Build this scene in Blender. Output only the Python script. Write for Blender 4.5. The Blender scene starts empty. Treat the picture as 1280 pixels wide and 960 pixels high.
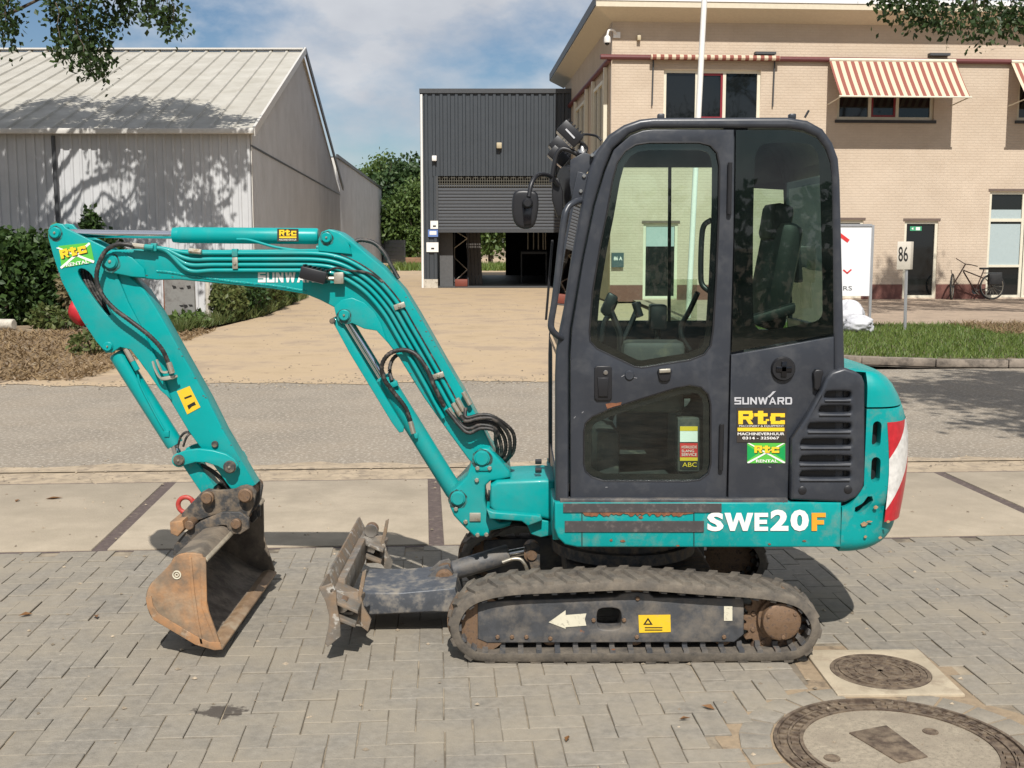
import bpy, bmesh, math, random
import numpy as np
from mathutils import Vector, Matrix, noise as mnoise
random.seed(7); np.random.seed(7)
R = math.radians
sc = bpy.context.scene
col = sc.collection

# ------------------------------------------------------------------ camera
F = 1450.0; PIT = math.atan(178 / F); H = 1.795      # focal length in px of a 1280 wide frame, pitch, eye height
CP, SP = math.cos(PIT), math.sin(PIT)
cam_d = bpy.data.cameras.new('camera'); cam = bpy.data.objects.new('camera', cam_d); col.objects.link(cam)
cam.location = (0, 0, H); cam.rotation_euler = (math.pi / 2 - PIT, 0, 0)
cam_d.sensor_width = 36; cam_d.lens = 36 * F / 1280; cam_d.clip_end = 3000; cam_d.clip_start = 0.05
sc.camera = cam

# ------------------------------------------------------------------ sky, sun, exposure
SUN_EL = 49.0; CLX, CLY = 5.7, 1.3      # elevation; drift of the cloud field
SUN_AZ = -3.5     # degrees, light drifts a little to the left as it goes away from the camera
w = bpy.data.worlds.new('World'); sc.world = w; w.use_nodes = True
nt = w.node_tree; nt.nodes.clear()
def N(t, typ, **kw):
    n = t.nodes.new(typ)
    for k, v in kw.items():
        if k.startswith('i_'):
            n.inputs[int(k[2:]) if k[2:].isdigit() else k[2:]].default_value = v
        else: setattr(n, k, v)
    return n
L = nt.links.new
out = N(nt, 'ShaderNodeOutputWorld'); bg = N(nt, 'ShaderNodeBackground'); bg.inputs[1].default_value = 0.068
sky = N(nt, 'ShaderNodeTexSky', sky_type='NISHITA', sun_disc=False, sun_elevation=R(SUN_EL), sun_rotation=R(180 + SUN_AZ))
sky.air_density = 1.0; sky.dust_density = 0.25; sky.ozone_density = 3.5
tc = N(nt, 'ShaderNodeTexCoord')
mp = N(nt, 'ShaderNodeMapping'); mp.inputs['Location'].default_value = (CLX, CLY, 0.3); mp.inputs['Scale'].default_value = (1.0, 1.0, 1.9)
L(tc.outputs['Generated'], mp.inputs[0])
n1 = N(nt, 'ShaderNodeTexNoise', noise_dimensions='3D'); n1.inputs['Scale'].default_value = 4.6; n1.inputs['Detail'].default_value = 9; n1.inputs['Roughness'].default_value = 0.56
L(mp.outputs[0], n1.inputs[0])
cr = N(nt, 'ShaderNodeValToRGB'); cr.color_ramp.elements[0].position = 0.385; cr.color_ramp.elements[1].position = 0.555
cr.color_ramp.elements[1].color = (0.93, 0.93, 0.93, 1)
L(n1.outputs[0], cr.inputs[0])
n2 = N(nt, 'ShaderNodeTexNoise'); n2.inputs['Scale'].default_value = 6.0; n2.inputs['Detail'].default_value = 7; L(mp.outputs[0], n2.inputs[0])
cr2 = N(nt, 'ShaderNodeValToRGB'); cr2.color_ramp.elements[0].position = 0.34; cr2.color_ramp.elements[1].position = 0.66
cr2.color_ramp.elements[0].color = (7.2, 7.5, 8.2, 1); cr2.color_ramp.elements[1].color = (11.0, 11.1, 11.3, 1)
L(n2.outputs[0], cr2.inputs[0])
mx = N(nt, 'ShaderNodeMix', data_type='RGBA'); L(cr.outputs[0], mx.inputs[0]); hs = N(nt, 'ShaderNodeHueSaturation', i_Saturation=1.05); L(sky.outputs[0], hs.inputs['Color']); L(hs.outputs[0], mx.inputs[6]); L(cr2.outputs[0], mx.inputs[7])
L(mx.outputs[2], bg.inputs[0]); L(bg.outputs[0], out.inputs[0])
sun_d = bpy.data.lights.new('sun', 'SUN'); sun_d.energy = 5.0; sun_d.angle = R(0.53); sun_d.color = (1.0, 0.96, 0.90)
sun = bpy.data.objects.new('sun', sun_d); col.objects.link(sun)
sun.rotation_euler = (R(90 - SUN_EL), 0, R(-SUN_AZ)); sun.location = (0, -8, 20)
vs = sc.view_settings; vs.view_transform = 'Standard'; vs.look = 'None'; vs.gamma = 1; vs.use_curve_mapping = False; vs.exposure = 0.14
sc.render.engine = 'CYCLES'

# ------------------------------------------------------------------ photo geometry -> metres
def P(px, py, Y):
    a = (px - 640) / F; b = -(py - 480) / F
    t = Y / (CP + b * SP)
    return Vector((a * t, Y, H + (-SP + b * CP) * t))
def G(px, py, z=0.0):
    a = (px - 640) / F; b = -(py - 480) / F
    t = (z - H) / (-SP + b * CP)
    return Vector((a * t, (CP + b * SP) * t, z))
def PP(px, py, o, d):
    """point of the vertical plane through o along the horizontal direction d"""
    a = (px - 640) / F; b = -(py - 480) / F
    r = Vector((a, CP + b * SP, -SP + b * CP)); n = Vector((d[1], -d[0], 0))
    t = n.dot(Vector((o[0], o[1], 0))) / n.dot(r)
    return Vector((0, 0, H)) + r * t

# ------------------------------------------------------------------ scene helpers
def tag(o, label=None, cat=None, group=None, kind=None):
    if label: o['label'] = label
    if cat: o['category'] = cat
    if group: o['group'] = group
    if kind: o['kind'] = kind
    return o
def link(o, parent=None):
    col.objects.link(o)
    if parent is not None:
        o.parent = parent
        if parent.type == 'EMPTY' and parent.parent is None:
            o.matrix_parent_inverse = Matrix.LocRotScale(parent.location, parent.rotation_euler, None).inverted()
    return o
def thing(name, loc, label, cat, group=None, rz=0.0):
    o = bpy.data.objects.new(name, None); o.location = loc; o.rotation_euler = (0, 0, rz); o.empty_display_size = 0.2
    col.objects.link(o); return tag(o, label, cat, group)
def finish(me, smooth):
    if smooth:
        me.polygons.foreach_set('use_smooth', [True] * len(me.polygons))
        me.set_sharp_from_angle(angle=R(smooth))
    me.update()
def mesh_obj(name, v, f, mat, parent=None, smooth=0, **tags):
    me = bpy.data.meshes.new(name)
    me.from_pydata([tuple(q) for q in v], [], [tuple(q) for q in f])
    if mat is not None: me.materials.append(mat)
    finish(me, smooth)
    o = bpy.data.objects.new(name, me); link(o, parent)
    return tag(o, **tags)
class MB:
    def __init__(s): s.v = []; s.f = []
    def add(s, v, f):
        n = len(s.v); s.v += [tuple(q) for q in v]; s.f += [tuple(i + n for i in q) for q in f]; return s
    def box(s, x0, x1, y0, y1, z0, z1):
        return s.add([(x0,y0,z0),(x1,y0,z0),(x1,y1,z0),(x0,y1,z0),(x0,y0,z1),(x1,y0,z1),(x1,y1,z1),(x0,y1,z1)],
                     [(0,3,2,1),(4,5,6,7),(0,1,5,4),(1,2,6,5),(2,3,7,6),(3,0,4,7)])
    def obox(s, c, ax, ay, az):
        c, ax, ay, az = Vector(c), Vector(ax), Vector(ay), Vector(az)
        q = [c+ax*i+ay*j+az*k for k in (-1,1) for (i,j) in ((-1,-1),(1,-1),(1,1),(-1,1))]
        return s.add(q, [(0,3,2,1),(4,5,6,7),(0,1,5,4),(1,2,6,5),(2,3,7,6),(3,0,4,7)])
    def prism(s, pts, vec):
        pts = [Vector(p) for p in pts]; vec = Vector(vec); n = len(pts)
        return s.add(pts + [p + vec for p in pts], [tuple(range(n))[::-1], tuple(range(n, 2*n))] + [(i, (i+1) % n, n+(i+1) % n, n+i) for i in range(n)])
    def tube(s, pts, r, seg=8, caps=True):
        v, f = tube_geo(pts, r, seg, caps); return s.add(v, f)
    def build(s, name, mat, parent=None, smooth=0, bevel=0, **tags):
        o = mesh_obj(name, s.v, s.f, mat, parent, 0, **tags)
        me = o.data
        bm = bmesh.new(); bm.from_mesh(me)
        bmesh.ops.recalc_face_normals(bm, faces=bm.faces)
        if bevel:
            es = [e for e in bm.edges if len(e.link_faces) == 2 and e.calc_face_angle(0) > 0.5]
            bmesh.ops.bevel(bm, geom=es, offset=bevel, segments=2, profile=0.5, affect='EDGES', clamp_overlap=True)
        bm.to_mesh(me); bm.free()
        finish(me, smooth or (40 if bevel else 0))
        return o
def crom(pts, n=8, closed=False):
    """Catmull-Rom resampling"""
    pts = [Vector(p) for p in pts]; m = len(pts); out = []
    rng = range(m if closed else m - 1)
    for i in rng:
        p1, p2 = pts[i], pts[(i+1) % m]
        p0 = pts[i-1] if (i > 0 or closed) else p1 * 2 - p2
        p3 = pts[(i+2) % m] if (i + 2 < m or closed) else p2 * 2 - p1
        for k in range(n):
            t = k / n
            out.append(0.5 * ((2*p1) + (p2-p0)*t + (2*p0-5*p1+4*p2-p3)*t*t + (3*p1-p0-3*p2+p3)*t*t*t))
    if not closed: out.append(pts[-1])
    return out
def tube_geo(pts, r, seg=8, caps=True):
    pts = [Vector(p) for p in pts]; n = len(pts)
    rs = r if isinstance(r, (list, tuple)) else [r] * n
    v = []; f = []
    t0 = (pts[1] - pts[0]).normalized()
    u = t0.orthogonal().normalized()
    for i, p in enumerate(pts):
        t = ((pts[min(i+1, n-1)] - pts[max(i-1, 0)])).normalized()
        u = (u - t * u.dot(t))
        u = u.normalized() if u.length > 1e-6 else t.orthogonal().normalized()
        b = t.cross(u)
        for k in range(seg):
            a = 2 * math.pi * k / seg
            v.append(p + (u * math.cos(a) + b * math.sin(a)) * rs[i])
    for i in range(n - 1):
        for k in range(seg):
            f.append((i*seg+k, i*seg+(k+1) % seg, (i+1)*seg+(k+1) % seg, (i+1)*seg+k))
    if caps:
        f.append(tuple(range(seg))[::-1]); f.append(tuple((n-1)*seg+k for k in range(seg)))
    return v, f
def tube(name, pts, r, mat, parent=None, seg=10, smooth=50, res=6, **tags):
    pts = crom(pts, res) if res > 1 and len(pts) > 2 else [Vector(p) for p in pts]
    v, f = tube_geo(pts, r, seg)
    return mesh_obj(name, v, f, mat, parent, smooth, **tags)
def hose(name, pts, r, mat, parent=None):
    """ribbed rubber hose in a spiral guard"""
    c = crom(pts, 30); d = [0.0]
    for a, b in zip(c, c[1:]): d.append(d[-1] + (b - a).length)
    n = max(8, int(d[-1] / 0.0075)); q = []; rs = []; j = 0
    for i in range(n + 1):
        s_ = d[-1] * i / n
        while j < len(d) - 2 and d[j+1] < s_: j += 1
        t = (s_ - d[j]) / max(1e-9, d[j+1] - d[j]); q.append(c[j].lerp(c[j+1], min(1, max(0, t)))); rs.append(r * (1.0 if i % 2 else 0.84))
    v, f = tube_geo(q, rs, 9)
    return mesh_obj(name, v, f, mat, parent, 60)
def lathe(name, p0, p1, prof, mat, parent=None, seg=24, smooth=35, **tags):
    """prof: (fraction along p0->p1, radius)"""
    p0, p1 = Vector(p0), Vector(p1); ax = (p1 - p0); t = ax.normalized(); u = t.orthogonal().normalized(); b = t.cross(u)
    v = []; f = []
    for (q, r) in prof:
        for k in range(seg):
            a = 2*math.pi*k/seg; v.append(p0 + ax*q + (u*math.cos(a) + b*math.sin(a)) * max(r, 1e-5))
    m = len(prof)
    for i in range(m-1):
        for k in range(seg):
            f.append((i*seg+k, i*seg+(k+1) % seg, (i+1)*seg+(k+1) % seg, (i+1)*seg+k))
    f.append(tuple(range(seg))[::-1]); f.append(tuple((m-1)*seg+k for k in range(seg)))
    o = mesh_obj(name, v, f, mat, parent, 0, **tags)
    bm = bmesh.new(); bm.from_mesh(o.data); bmesh.ops.recalc_face_normals(bm, faces=bm.faces); bm.to_mesh(o.data); bm.free()
    finish(o.data, smooth); return o
def rod(name, p0, p1, r, mat, parent=None, seg=20, ch=0.15, **tags):
    ln = (Vector(p1) - Vector(p0)).length; c = min(0.3, ch * r / ln)
    return lathe(name, p0, p1, [(0, r*(1-ch)), (c, r), (1-c, r), (1, r*(1-ch))], mat, parent, seg, **tags)
def chaikin(pts, it=2, closed=True):
    pts = [Vector(p) for p in pts]
    for _ in range(it):
        q = []
        for i in range(len(pts)):
            a, b = pts[i], pts[(i+1) % len(pts)]
            q += [a*0.75 + b*0.25, a*0.25 + b*0.75]
        pts = q
    return pts
def curve_mesh(name, loops, half, bevel, to3d, mat, parent=None, bres=2, smooth=35, **tags):
    """flat outline with holes (2-D loops) -> bevelled plate; to3d maps (x, y, depth) to the world"""
    cu = bpy.data.curves.new('tmp', 'CURVE'); cu.dimensions = '2D'; cu.fill_mode = 'BOTH'
    for lp in loops:
        sp = cu.splines.new('POLY'); sp.points.add(len(lp) - 1); sp.use_cyclic_u = True
        for q, p in zip(sp.points, lp): q.co = (p[0], p[1], 0, 1)
    cu.extrude = max(0, half - bevel); cu.bevel_depth = bevel; cu.bevel_resolution = bres; cu.offset = -bevel
    ob = bpy.data.objects.new('tmp', cu); me = bpy.data.meshes.new_from_object(ob)
    bpy.data.objects.remove(ob); bpy.data.curves.remove(cu)
    co = np.empty(len(me.vertices) * 3); me.vertices.foreach_get('co', co); co = co.reshape(-1, 3)
    me.vertices.foreach_set('co', np.array([to3d(*c) for c in co]).ravel())
    me.name = name; me.materials.clear()
    if mat is not None: me.materials.append(mat)
    bm = bmesh.new(); bm.from_mesh(me); bmesh.ops.remove_doubles(bm, verts=bm.verts, dist=1e-5)
    bmesh.ops.recalc_face_normals(bm, faces=bm.faces); bm.to_mesh(me); bm.free()
    finish(me, smooth)
    o = bpy.data.objects.new(name, me); link(o, parent); return tag(o, **tags)
def plate(name, pts, Y0, Y1, mat, parent=None, bevel=0.004, holes=(), soft=0, hsoft=2, Yref=None, **tags):
    """side-on outline given in photo pixels, standing at depth Y0, reaching back to Y1"""
    yr = Y0 if Yref is None else Yref
    def cv(lp, s_):
        q = [P(x, y, yr) for x, y in lp]; q = [Vector((p.x, p.z, 0)) for p in q]
        return chaikin(q, s_) if s_ else q
    yc = (Y0 + Y1) / 2
    return curve_mesh(name, [cv(pts, soft)] + [cv(h, hsoft) for h in holes], (Y1 - Y0) / 2, bevel,
                      lambda x, y, z: (x, yc - z, y), mat, parent, **tags)
def text_mesh(name, s, mat, parent, p0, ux, uy, w_, h_, bold=0.0, extr=0.0006, fit=True, shear=0.0, **tags):
    """lettering in the rectangle p0 (lower left), axes ux, uy, width w_, height h_"""
    cu = bpy.data.curves.new('tmp', 'FONT'); cu.body = s; cu.size = 1; cu.resolution_u = 3; cu.offset = bold; cu.shear = shear; cu.align_x = 'LEFT'
    ob = bpy.data.objects.new('tmp', cu); me = bpy.data.meshes.new_from_object(ob)
    bpy.data.objects.remove(ob); bpy.data.curves.remove(cu)
    co = np.empty(len(me.vertices) * 3); me.vertices.foreach_get('co', co); co = co.reshape(-1, 3)
    mn = co.min(0); mxx = co.max(0); ux, uy, p0 = Vector(ux), Vector(uy), Vector(p0); nn = ux.cross(uy)
    sx = w_ / (mxx[0] - mn[0]); sy = h_ / (mxx[1] - mn[1])
    q = [p0 + ux * ((c[0]-mn[0])*sx) + uy * ((c[1]-mn[1])*sy) + nn * extr for c in co]
    me.vertices.foreach_set('co', np.array([tuple(v) for v in q]).ravel()); me.name = name; me.materials.clear(); me.materials.append(mat); me.update()
    o = bpy.data.objects.new(name, me); link(o, parent); return tag(o, **tags)
def ptext(name, s, x0, y0, x1, y1, Y, mat, parent, **kw):
    """lettering facing the camera in the photo rectangle x0..x1, y0 (top)..y1 at depth Y"""
    a = P(x0, y1, Y); b = P(x1, y1, Y); c = P(x0, y0, Y)
    return text_mesh(name, s, mat, parent, a, (b-a).normalized(), (c-a).normalized(), (b-a).length, (c-a).length, **kw)

# ------------------------------------------------------------------ materials
def mat(name, c, rough=0.6, metal=0.0, var=0.12, scale=12.0, bump=0.0, bscale=80.0, c2=None, c2amt=0.0, c2scale=5.0, c2soft=0.08,
        rnd=0.0, spec=0.5, detail=5.0, c3=None, c3amt=0.0, c3scale=30.0, coat=0.0, c3soft=0.03):
    m = bpy.data.materials.new(name); m.use_nodes = True; t = m.node_tree; t.nodes.clear(); L = t.links.new
    o = N(t, 'ShaderNodeOutputMaterial'); b = N(t, 'ShaderNodeBsdfPrincipled'); L(b.outputs[0], o.inputs[0])
    b.inputs['Metallic'].default_value = metal; b.inputs['Specular IOR Level'].default_value = spec; b.inputs['Coat Weight'].default_value = coat
    tcn = N(t, 'ShaderNodeTexCoord'); g = N(t, 'ShaderNodeNewGeometry')
    co = g.outputs['Position']
    nz = N(t, 'ShaderNodeTexNoise', i_Scale=scale, i_Detail=detail, i_Roughness=0.62); L(co, nz.inputs['Vector'])
    mr = N(t, 'ShaderNodeMapRange', i_1=0.3, i_2=0.7, i_3=1 - var, i_4=1 + var); L(nz.outputs[0], mr.inputs[0])
    fac = mr.outputs[0]
    if rnd:
        oi = N(t, 'ShaderNodeObjectInfo')
        ad = N(t, 'ShaderNodeMath', operation='ADD'); L(oi.outputs['Random'], ad.inputs[0]); L(g.outputs['Random Per Island'], ad.inputs[1])
        fr = N(t, 'ShaderNodeMath', operation='FRACT'); L(ad.outputs[0], fr.inputs[0])
        mr2 = N(t, 'ShaderNodeMapRange', i_1=0.0, i_2=1.0, i_3=1 - rnd, i_4=1 + rnd); L(fr.outputs[0], mr2.inputs[0])
        mu = N(t, 'ShaderNodeMath', operation='MULTIPLY'); L(fac, mu.inputs[0]); L(mr2.outputs[0], mu.inputs[1]); fac = mu.outputs[0]
    base = N(t, 'ShaderNodeVectorMath', operation='SCALE'); base.inputs[0].default_value = c[:3]; L(fac, base.inputs['Scale'])
    colr = base.outputs[0]; rgh = None
    def layer(colr, cc, amt, scl, soft):
        n2 = N(t, 'ShaderNodeTexNoise', i_Scale=scl, i_Detail=8.0, i_Roughness=0.66); L(co, n2.inputs['Vector'])
        r2 = N(t, 'ShaderNodeMapRange', i_1=0.72 - amt*0.45 - soft, i_2=0.72 - amt*0.45 + soft, i_3=0.0, i_4=1.0); L(n2.outputs[0], r2.inputs[0])
        mxn = N(t, 'ShaderNodeMix', data_type='RGBA'); L(r2.outputs[0], mxn.inputs[0]); L(colr, mxn.inputs[6]); mxn.inputs[7].default_value = (*cc[:3], 1)
        return mxn.outputs[2], r2.outputs[0]
    if c2 is not None: colr, k = layer(colr, c2, c2amt, c2scale, c2soft); rgh = k
    if c3 is not None: colr, k3 = layer(colr, c3, c3amt, c3scale, c3soft)
    L(colr, b.inputs['Base Color'])
    if rgh is not None:
        rm = N(t, 'ShaderNodeMapRange', i_1=0.0, i_2=1.0, i_3=rough, i_4=min(0.95, rough + 0.3)); L(rgh, rm.inputs[0]); L(rm.outputs[0], b.inputs['Roughness'])
    else: b.inputs['Roughness'].default_value = rough
    if bump:
        nb = N(t, 'ShaderNodeTexNoise', i_Scale=bscale, i_Detail=4.0); L(co, nb.inputs['Vector'])
        bn = N(t, 'ShaderNodeBump', i_Strength=1.0, i_Distance=bump); L(nb.outputs[0], bn.inputs['Height']); L(bn.outputs[0], b.inputs['Normal'])
    return m
def get(m, typ): return [n for n in m.node_tree.nodes if n.bl_idname == typ]
def leaf_mat(name, c, c2, tr=0.35):
    m = bpy.data.materials.new(name); m.use_nodes = True; t = m.node_tree; t.nodes.clear(); L = t.links.new
    o = N(t, 'ShaderNodeOutputMaterial'); d = N(t, 'ShaderNodeBsdfPrincipled'); d.inputs['Roughness'].default_value = 0.5; d.inputs['Specular IOR Level'].default_value = 0.35
    tl = N(t, 'ShaderNodeBsdfTranslucent'); ms = N(t, 'ShaderNodeMixShader', i_0=tr)
    g = N(t, 'ShaderNodeNewGeometry'); mxn = N(t, 'ShaderNodeMix', data_type='RGBA')
    mxn.inputs[6].default_value = (*c, 1); mxn.inputs[7].default_value = (*c2, 1); L(g.outputs['Random Per Island'], mxn.inputs[0])
    L(mxn.outputs[2], d.inputs['Base Color']); L(mxn.outputs[2], tl.inputs[0]); L(d.outputs[0], ms.inputs[1]); L(tl.outputs[0], ms.inputs[2]); L(ms.outputs[0], o.inputs[0])
    return m
def glass_mat(name, tint, refl=1.0, ior=1.5, film=0.0, filmc=(0.3, 0.35, 0.33)):
    m = bpy.data.materials.new(name); m.use_nodes = True; t = m.node_tree; t.nodes.clear(); L = t.links.new
    o = N(t, 'ShaderNodeOutputMaterial'); tr = N(t, 'ShaderNodeBsdfTransparent'); tr.inputs[0].default_value = (*tint, 1)
    gl = N(t, 'ShaderNodeBsdfGlossy'); gl.inputs['Roughness'].default_value = 0.015; gl.inputs[0].default_value = (refl, refl, refl, 1)
    fr = N(t, 'ShaderNodeFresnel', i_0=ior); ms = N(t, 'ShaderNodeMixShader'); L(fr.outputs[0], ms.inputs[0])
    a = tr.outputs[0]
    if film:      # a thin layer of dust
        df = N(t, 'ShaderNodeBsdfDiffuse'); df.inputs[0].default_value = (*filmc, 1)
        nz = N(t, 'ShaderNodeTexNoise', i_Scale=9.0, i_Detail=6.0); g = N(t, 'ShaderNodeNewGeometry'); L(g.outputs['Position'], nz.inputs['Vector'])
        r = N(t, 'ShaderNodeMapRange', i_1=0.35, i_2=0.75, i_3=0.0, i_4=film); L(nz.outputs[0], r.inputs[0])
        m2 = N(t, 'ShaderNodeMixShader'); L(r.outputs[0], m2.inputs[0]); L(a, m2.inputs[1]); L(df.outputs[0], m2.inputs[2]); a = m2.outputs[0]
    L(a, ms.inputs[1]); L(gl.outputs[0], ms.inputs[2]); L(ms.outputs[0], o.inputs[0]); return m
def flat(name, c, rough=0.55, **kw): return mat(name, c, rough, var=kw.pop('var', 0.05), **kw)

DUST = (0.30, 0.23, 0.16); RUST = (0.22, 0.085, 0.035)
TEAL = mat('teal_paint', (0.0, 0.295, 0.288), 0.34, spec=0.35, var=0.06, scale=4, c2=(0.035, 0.25, 0.238), c2amt=0.22, c2scale=6, c2soft=0.16, c3=(0.10, 0.085, 0.07), c3amt=-0.20, c3scale=38, coat=0.05, bump=0.0004, bscale=30)
TEALD = mat('teal_paint_worn', (0.0, 0.272, 0.265), 0.38, spec=0.35, var=0.08, scale=6, c2=(0.12, 0.24, 0.21), c2amt=0.22, c2scale=14, c2soft=0.12, c3=(0.05, 0.03, 0.02), c3amt=0.02, c3scale=60)
GREY = mat('cab_grey_paint', (0.031, 0.035, 0.044), 0.34, var=0.06, scale=8, c2=(0.055, 0.057, 0.062), c2amt=0.14, c2scale=11, c2soft=0.2, c3=(0.35, 0.33, 0.3), c3amt=-0.32, c3scale=70)
BLACK = mat('black_plastic', (0.012, 0.012, 0.014), 0.42, var=0.1)
FRIT = mat('black_window_border', (0.006, 0.006, 0.008), 0.12, var=0.02)
RUBBER = mat('track_rubber', (0.052, 0.047, 0.042), 0.85, var=0.25, scale=30, c2=(0.16, 0.135, 0.105), c2amt=0.55, c2scale=16, c2soft=0.2, bump=0.002, bscale=90)
HOSE = mat('black_hose', (0.020, 0.019, 0.018), 0.5, var=0.3, c2=(0.12, 0.10, 0.085), c2amt=0.3, c2scale=30)
STEEL = mat('bright_steel', (0.55, 0.53, 0.50), 0.28, 1.0, var=0.1, c2=(0.2, 0.15, 0.1), c2amt=0.15, c2scale=40)
ZINC = mat('zinc_steel', (0.45, 0.42, 0.35), 0.45, 0.7, var=0.15, c2=(0.25, 0.18, 0.10), c2amt=0.25, c2scale=40)
CHROME = mat('chrome_rod', (0.72, 0.72, 0.74), 0.12, 1.0, var=0.04)
FRAME = mat('worn_black_steel', (0.058, 0.061, 0.067), 0.5, var=0.25, scale=14, c2=(0.18, 0.155, 0.125), c2amt=0.34, c2scale=9, c2soft=0.14, c3=RUST, c3amt=0.06, c3scale=13, bump=0.0012, bscale=60)
COUPL = mat('dirty_black_steel', (0.040, 0.040, 0.040), 0.6, var=0.3, scale=30, c2=(0.17, 0.13, 0.09), c2amt=0.42, c2scale=22, c2soft=0.1, bump=0.002, bscale=90)
RUSTY = mat('rusty_bucket_steel', (0.27, 0.20, 0.132), 0.72, var=0.35, scale=14, c2=(0.40, 0.205, 0.09), c2amt=0.50, c2scale=4.4, c2soft=0.10, c3=(0.15, 0.115, 0.082), c3amt=0.34, c3scale=6, c3soft=0.12, bump=0.002, bscale=70)
BUCKET_IN = mat('bucket_inside_steel', (0.20, 0.16, 0.118), 0.6, var=0.3, scale=9, c2=(0.11, 0.09, 0.07), c2amt=0.45, c2scale=8, bump=0.002, bscale=70)
PINM = mat('rusty_pin', (0.20, 0.125, 0.075), 0.55, 0.3, var=0.3, scale=50, c2=(0.08, 0.06, 0.05), c2amt=0.3, c2scale=50)
RUSTM = mat('surface_rust', (0.19, 0.075, 0.035), 0.85, var=0.4, scale=60)
RED = flat('red_paint', (0.42, 0.045, 0.035), 0.5, c2=(0.3, 0.15, 0.1), c2amt=0.25, c2scale=60)
WHITE = flat('white_print', (0.78, 0.76, 0.72))
CREAM = flat('cream_sticker', (0.62, 0.58, 0.45), c2=(0.3, 0.26, 0.2), c2amt=0.2, c2scale=60)
SILVER = flat('silver_print', (0.50, 0.50, 0.52), 0.4)
YELLOW = flat('yellow_sticker', (0.72, 0.47, 0.02), c2=(0.5, 0.36, 0.12), c2amt=0.15, c2scale=50)
ORANGE = flat('orange_print', (0.80, 0.33, 0.02))
YPRINT = flat('yellow_print', (0.85, 0.55, 0.02))
DKPRINT = flat('black_print', (0.012, 0.011, 0.010))
BROWNST = flat('dark_sticker', (0.035, 0.027, 0.022))
GREENST = flat('green_sticker', (0.09, 0.45, 0.05))
GREEND = flat('dark_green_sticker', (0.0, 0.30, 0.07))
STRIP = mat('grey_rubber_strip', (0.055, 0.050, 0.050), 0.7, var=0.15, scale=30, c2=(0.13, 0.11, 0.1), c2amt=0.25, c2scale=30)
DARKGLASS = glass_mat('dark_tinted_cab_glass', (0.52, 0.66, 0.58), 1.0, 1.5, 0.02)
GLASS = glass_mat('green_tinted_cab_glass', (0.79, 0.94, 0.87), 1.0, 1.5, 0.02)
SEATM = mat('seat_vinyl', (0.020, 0.021, 0.022), 0.5, var=0.1, bump=0.001, bscale=200)
INTER = mat('cab_interior_plastic', (0.035, 0.036, 0.036), 0.6, var=0.15, c2=(0.1, 0.09, 0.07), c2amt=0.25, c2scale=14)
# block letters built from bars (x, y in a unit box, T = stroke thickness)
def glyph(ch, T=0.2, TV=0.24):
    b = lambda x0, y0, x1, y1: [(x0, y0), (x1, y0), (x1, y1), (x0, y1)]
    m = 0.5
    if ch == 'S': return [b(0, 1-T, 1, 1), b(0, m-T/2, 1, m+T/2), b(0, 0, 1, T), b(0, m+T/2, TV, 1-T), b(1-TV, T, 1, m-T/2)]
    if ch == 'U': return [b(0, 0, TV, 1), b(1-TV, 0, 1, 1), b(TV, 0, 1-TV, T)]
    if ch == 'N': return [b(0, 0, TV, 1), b(1-TV, 0, 1, 1), [(TV, 1), (TV, 1-T*1.9), (1-TV, 0), (1-TV, T*1.9)]]
    if ch == 'W': return [[(0, 1), (TV*.8, 1), (.36, 0), (.2, 0)], [(.36, 0), (.2, 0), (.42, 1), (.58, 1)][::-1], [(.42, 1), (.58, 1), (.8, 0), (.64, 0)], [(.64, 0), (.8, 0), (1, 1), (1-TV*.8, 1)]]
    if ch == 'A': return [[(0, 0), (TV, 0), (.58, 1), (.42, 1)], [(1-TV, 0), (1, 0), (.58, 1), (.42, 1)], b(.28, .22, .72, .22+T)]
    if ch == 'R': return [b(0, 0, TV, 1), b(TV, 1-T, .94, 1), b(1-TV, m, 1, 1-T*.7), b(TV, m-T*.6, .94, m+T*.4), [(.5, m-T*.6), (.78, m-T*.6), (1, 0), (1-TV, 0)]]
    if ch == 'D': return [b(0, 0, TV, 1), b(TV, 1-T, .88, 1), b(TV, 0, .88, T), b(1-TV, T, 1, 1-T), [(.88, 0), (1, T), (.88, T)], [(.88, 1-T), (1, 1-T), (.88, 1)]]
    if ch == 'E': return [b(0, 0, TV, 1), b(TV, 1-T, 1, 1), b(TV, m-T/2, .92, m+T/2), b(TV, 0, 1, T)]
    if ch == 'F': return [b(0, 0, TV, 1), b(TV, 1-T, 1, 1), b(TV, m-T*.6, .88, m+T*.4)]
    if ch == 't': return [b(.25, 0, .25+TV*1.2, 1), b(0, .58, .25, .58+T), b(.25+TV*1.2, .58, .9, .58+T), b(.25+TV*1.2, 0, .85, T), b(.78, T, 1, T*1.6)]
    if ch == 'c': return [b(0, T, TV*1.2, .82-T), b(.06, .82-T, 1, .82), b(.06, 0, 1, T), b(1-TV, .82-T*1.25, 1, .82-T), b(1-TV, T, 1, T*1.25)]
    if ch == '2': return [b(0, 0, 1, T), b(0, 1-T, .9, 1), b(1-TV, m, 1, 1-T*.6), [(1-TV, m), (1, m), (TV*1.3, T), (0, T)], b(0, .68, TV, 1-T)]
    if ch == '0': return [b(0, .12, TV, .88), b(1-TV, .12, 1, .88), b(.13, 1-T, .87, 1), b(.13, 0, .87, T), [(0, .88), (TV, .88), (.13, 1)], [(1-TV, .88), (1, .88), (.87, 1)], [(0, .12), (.13, 0), (TV, .12)], [(1, .12), (1-TV, .12), (.87, 0)]]
    return []
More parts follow.
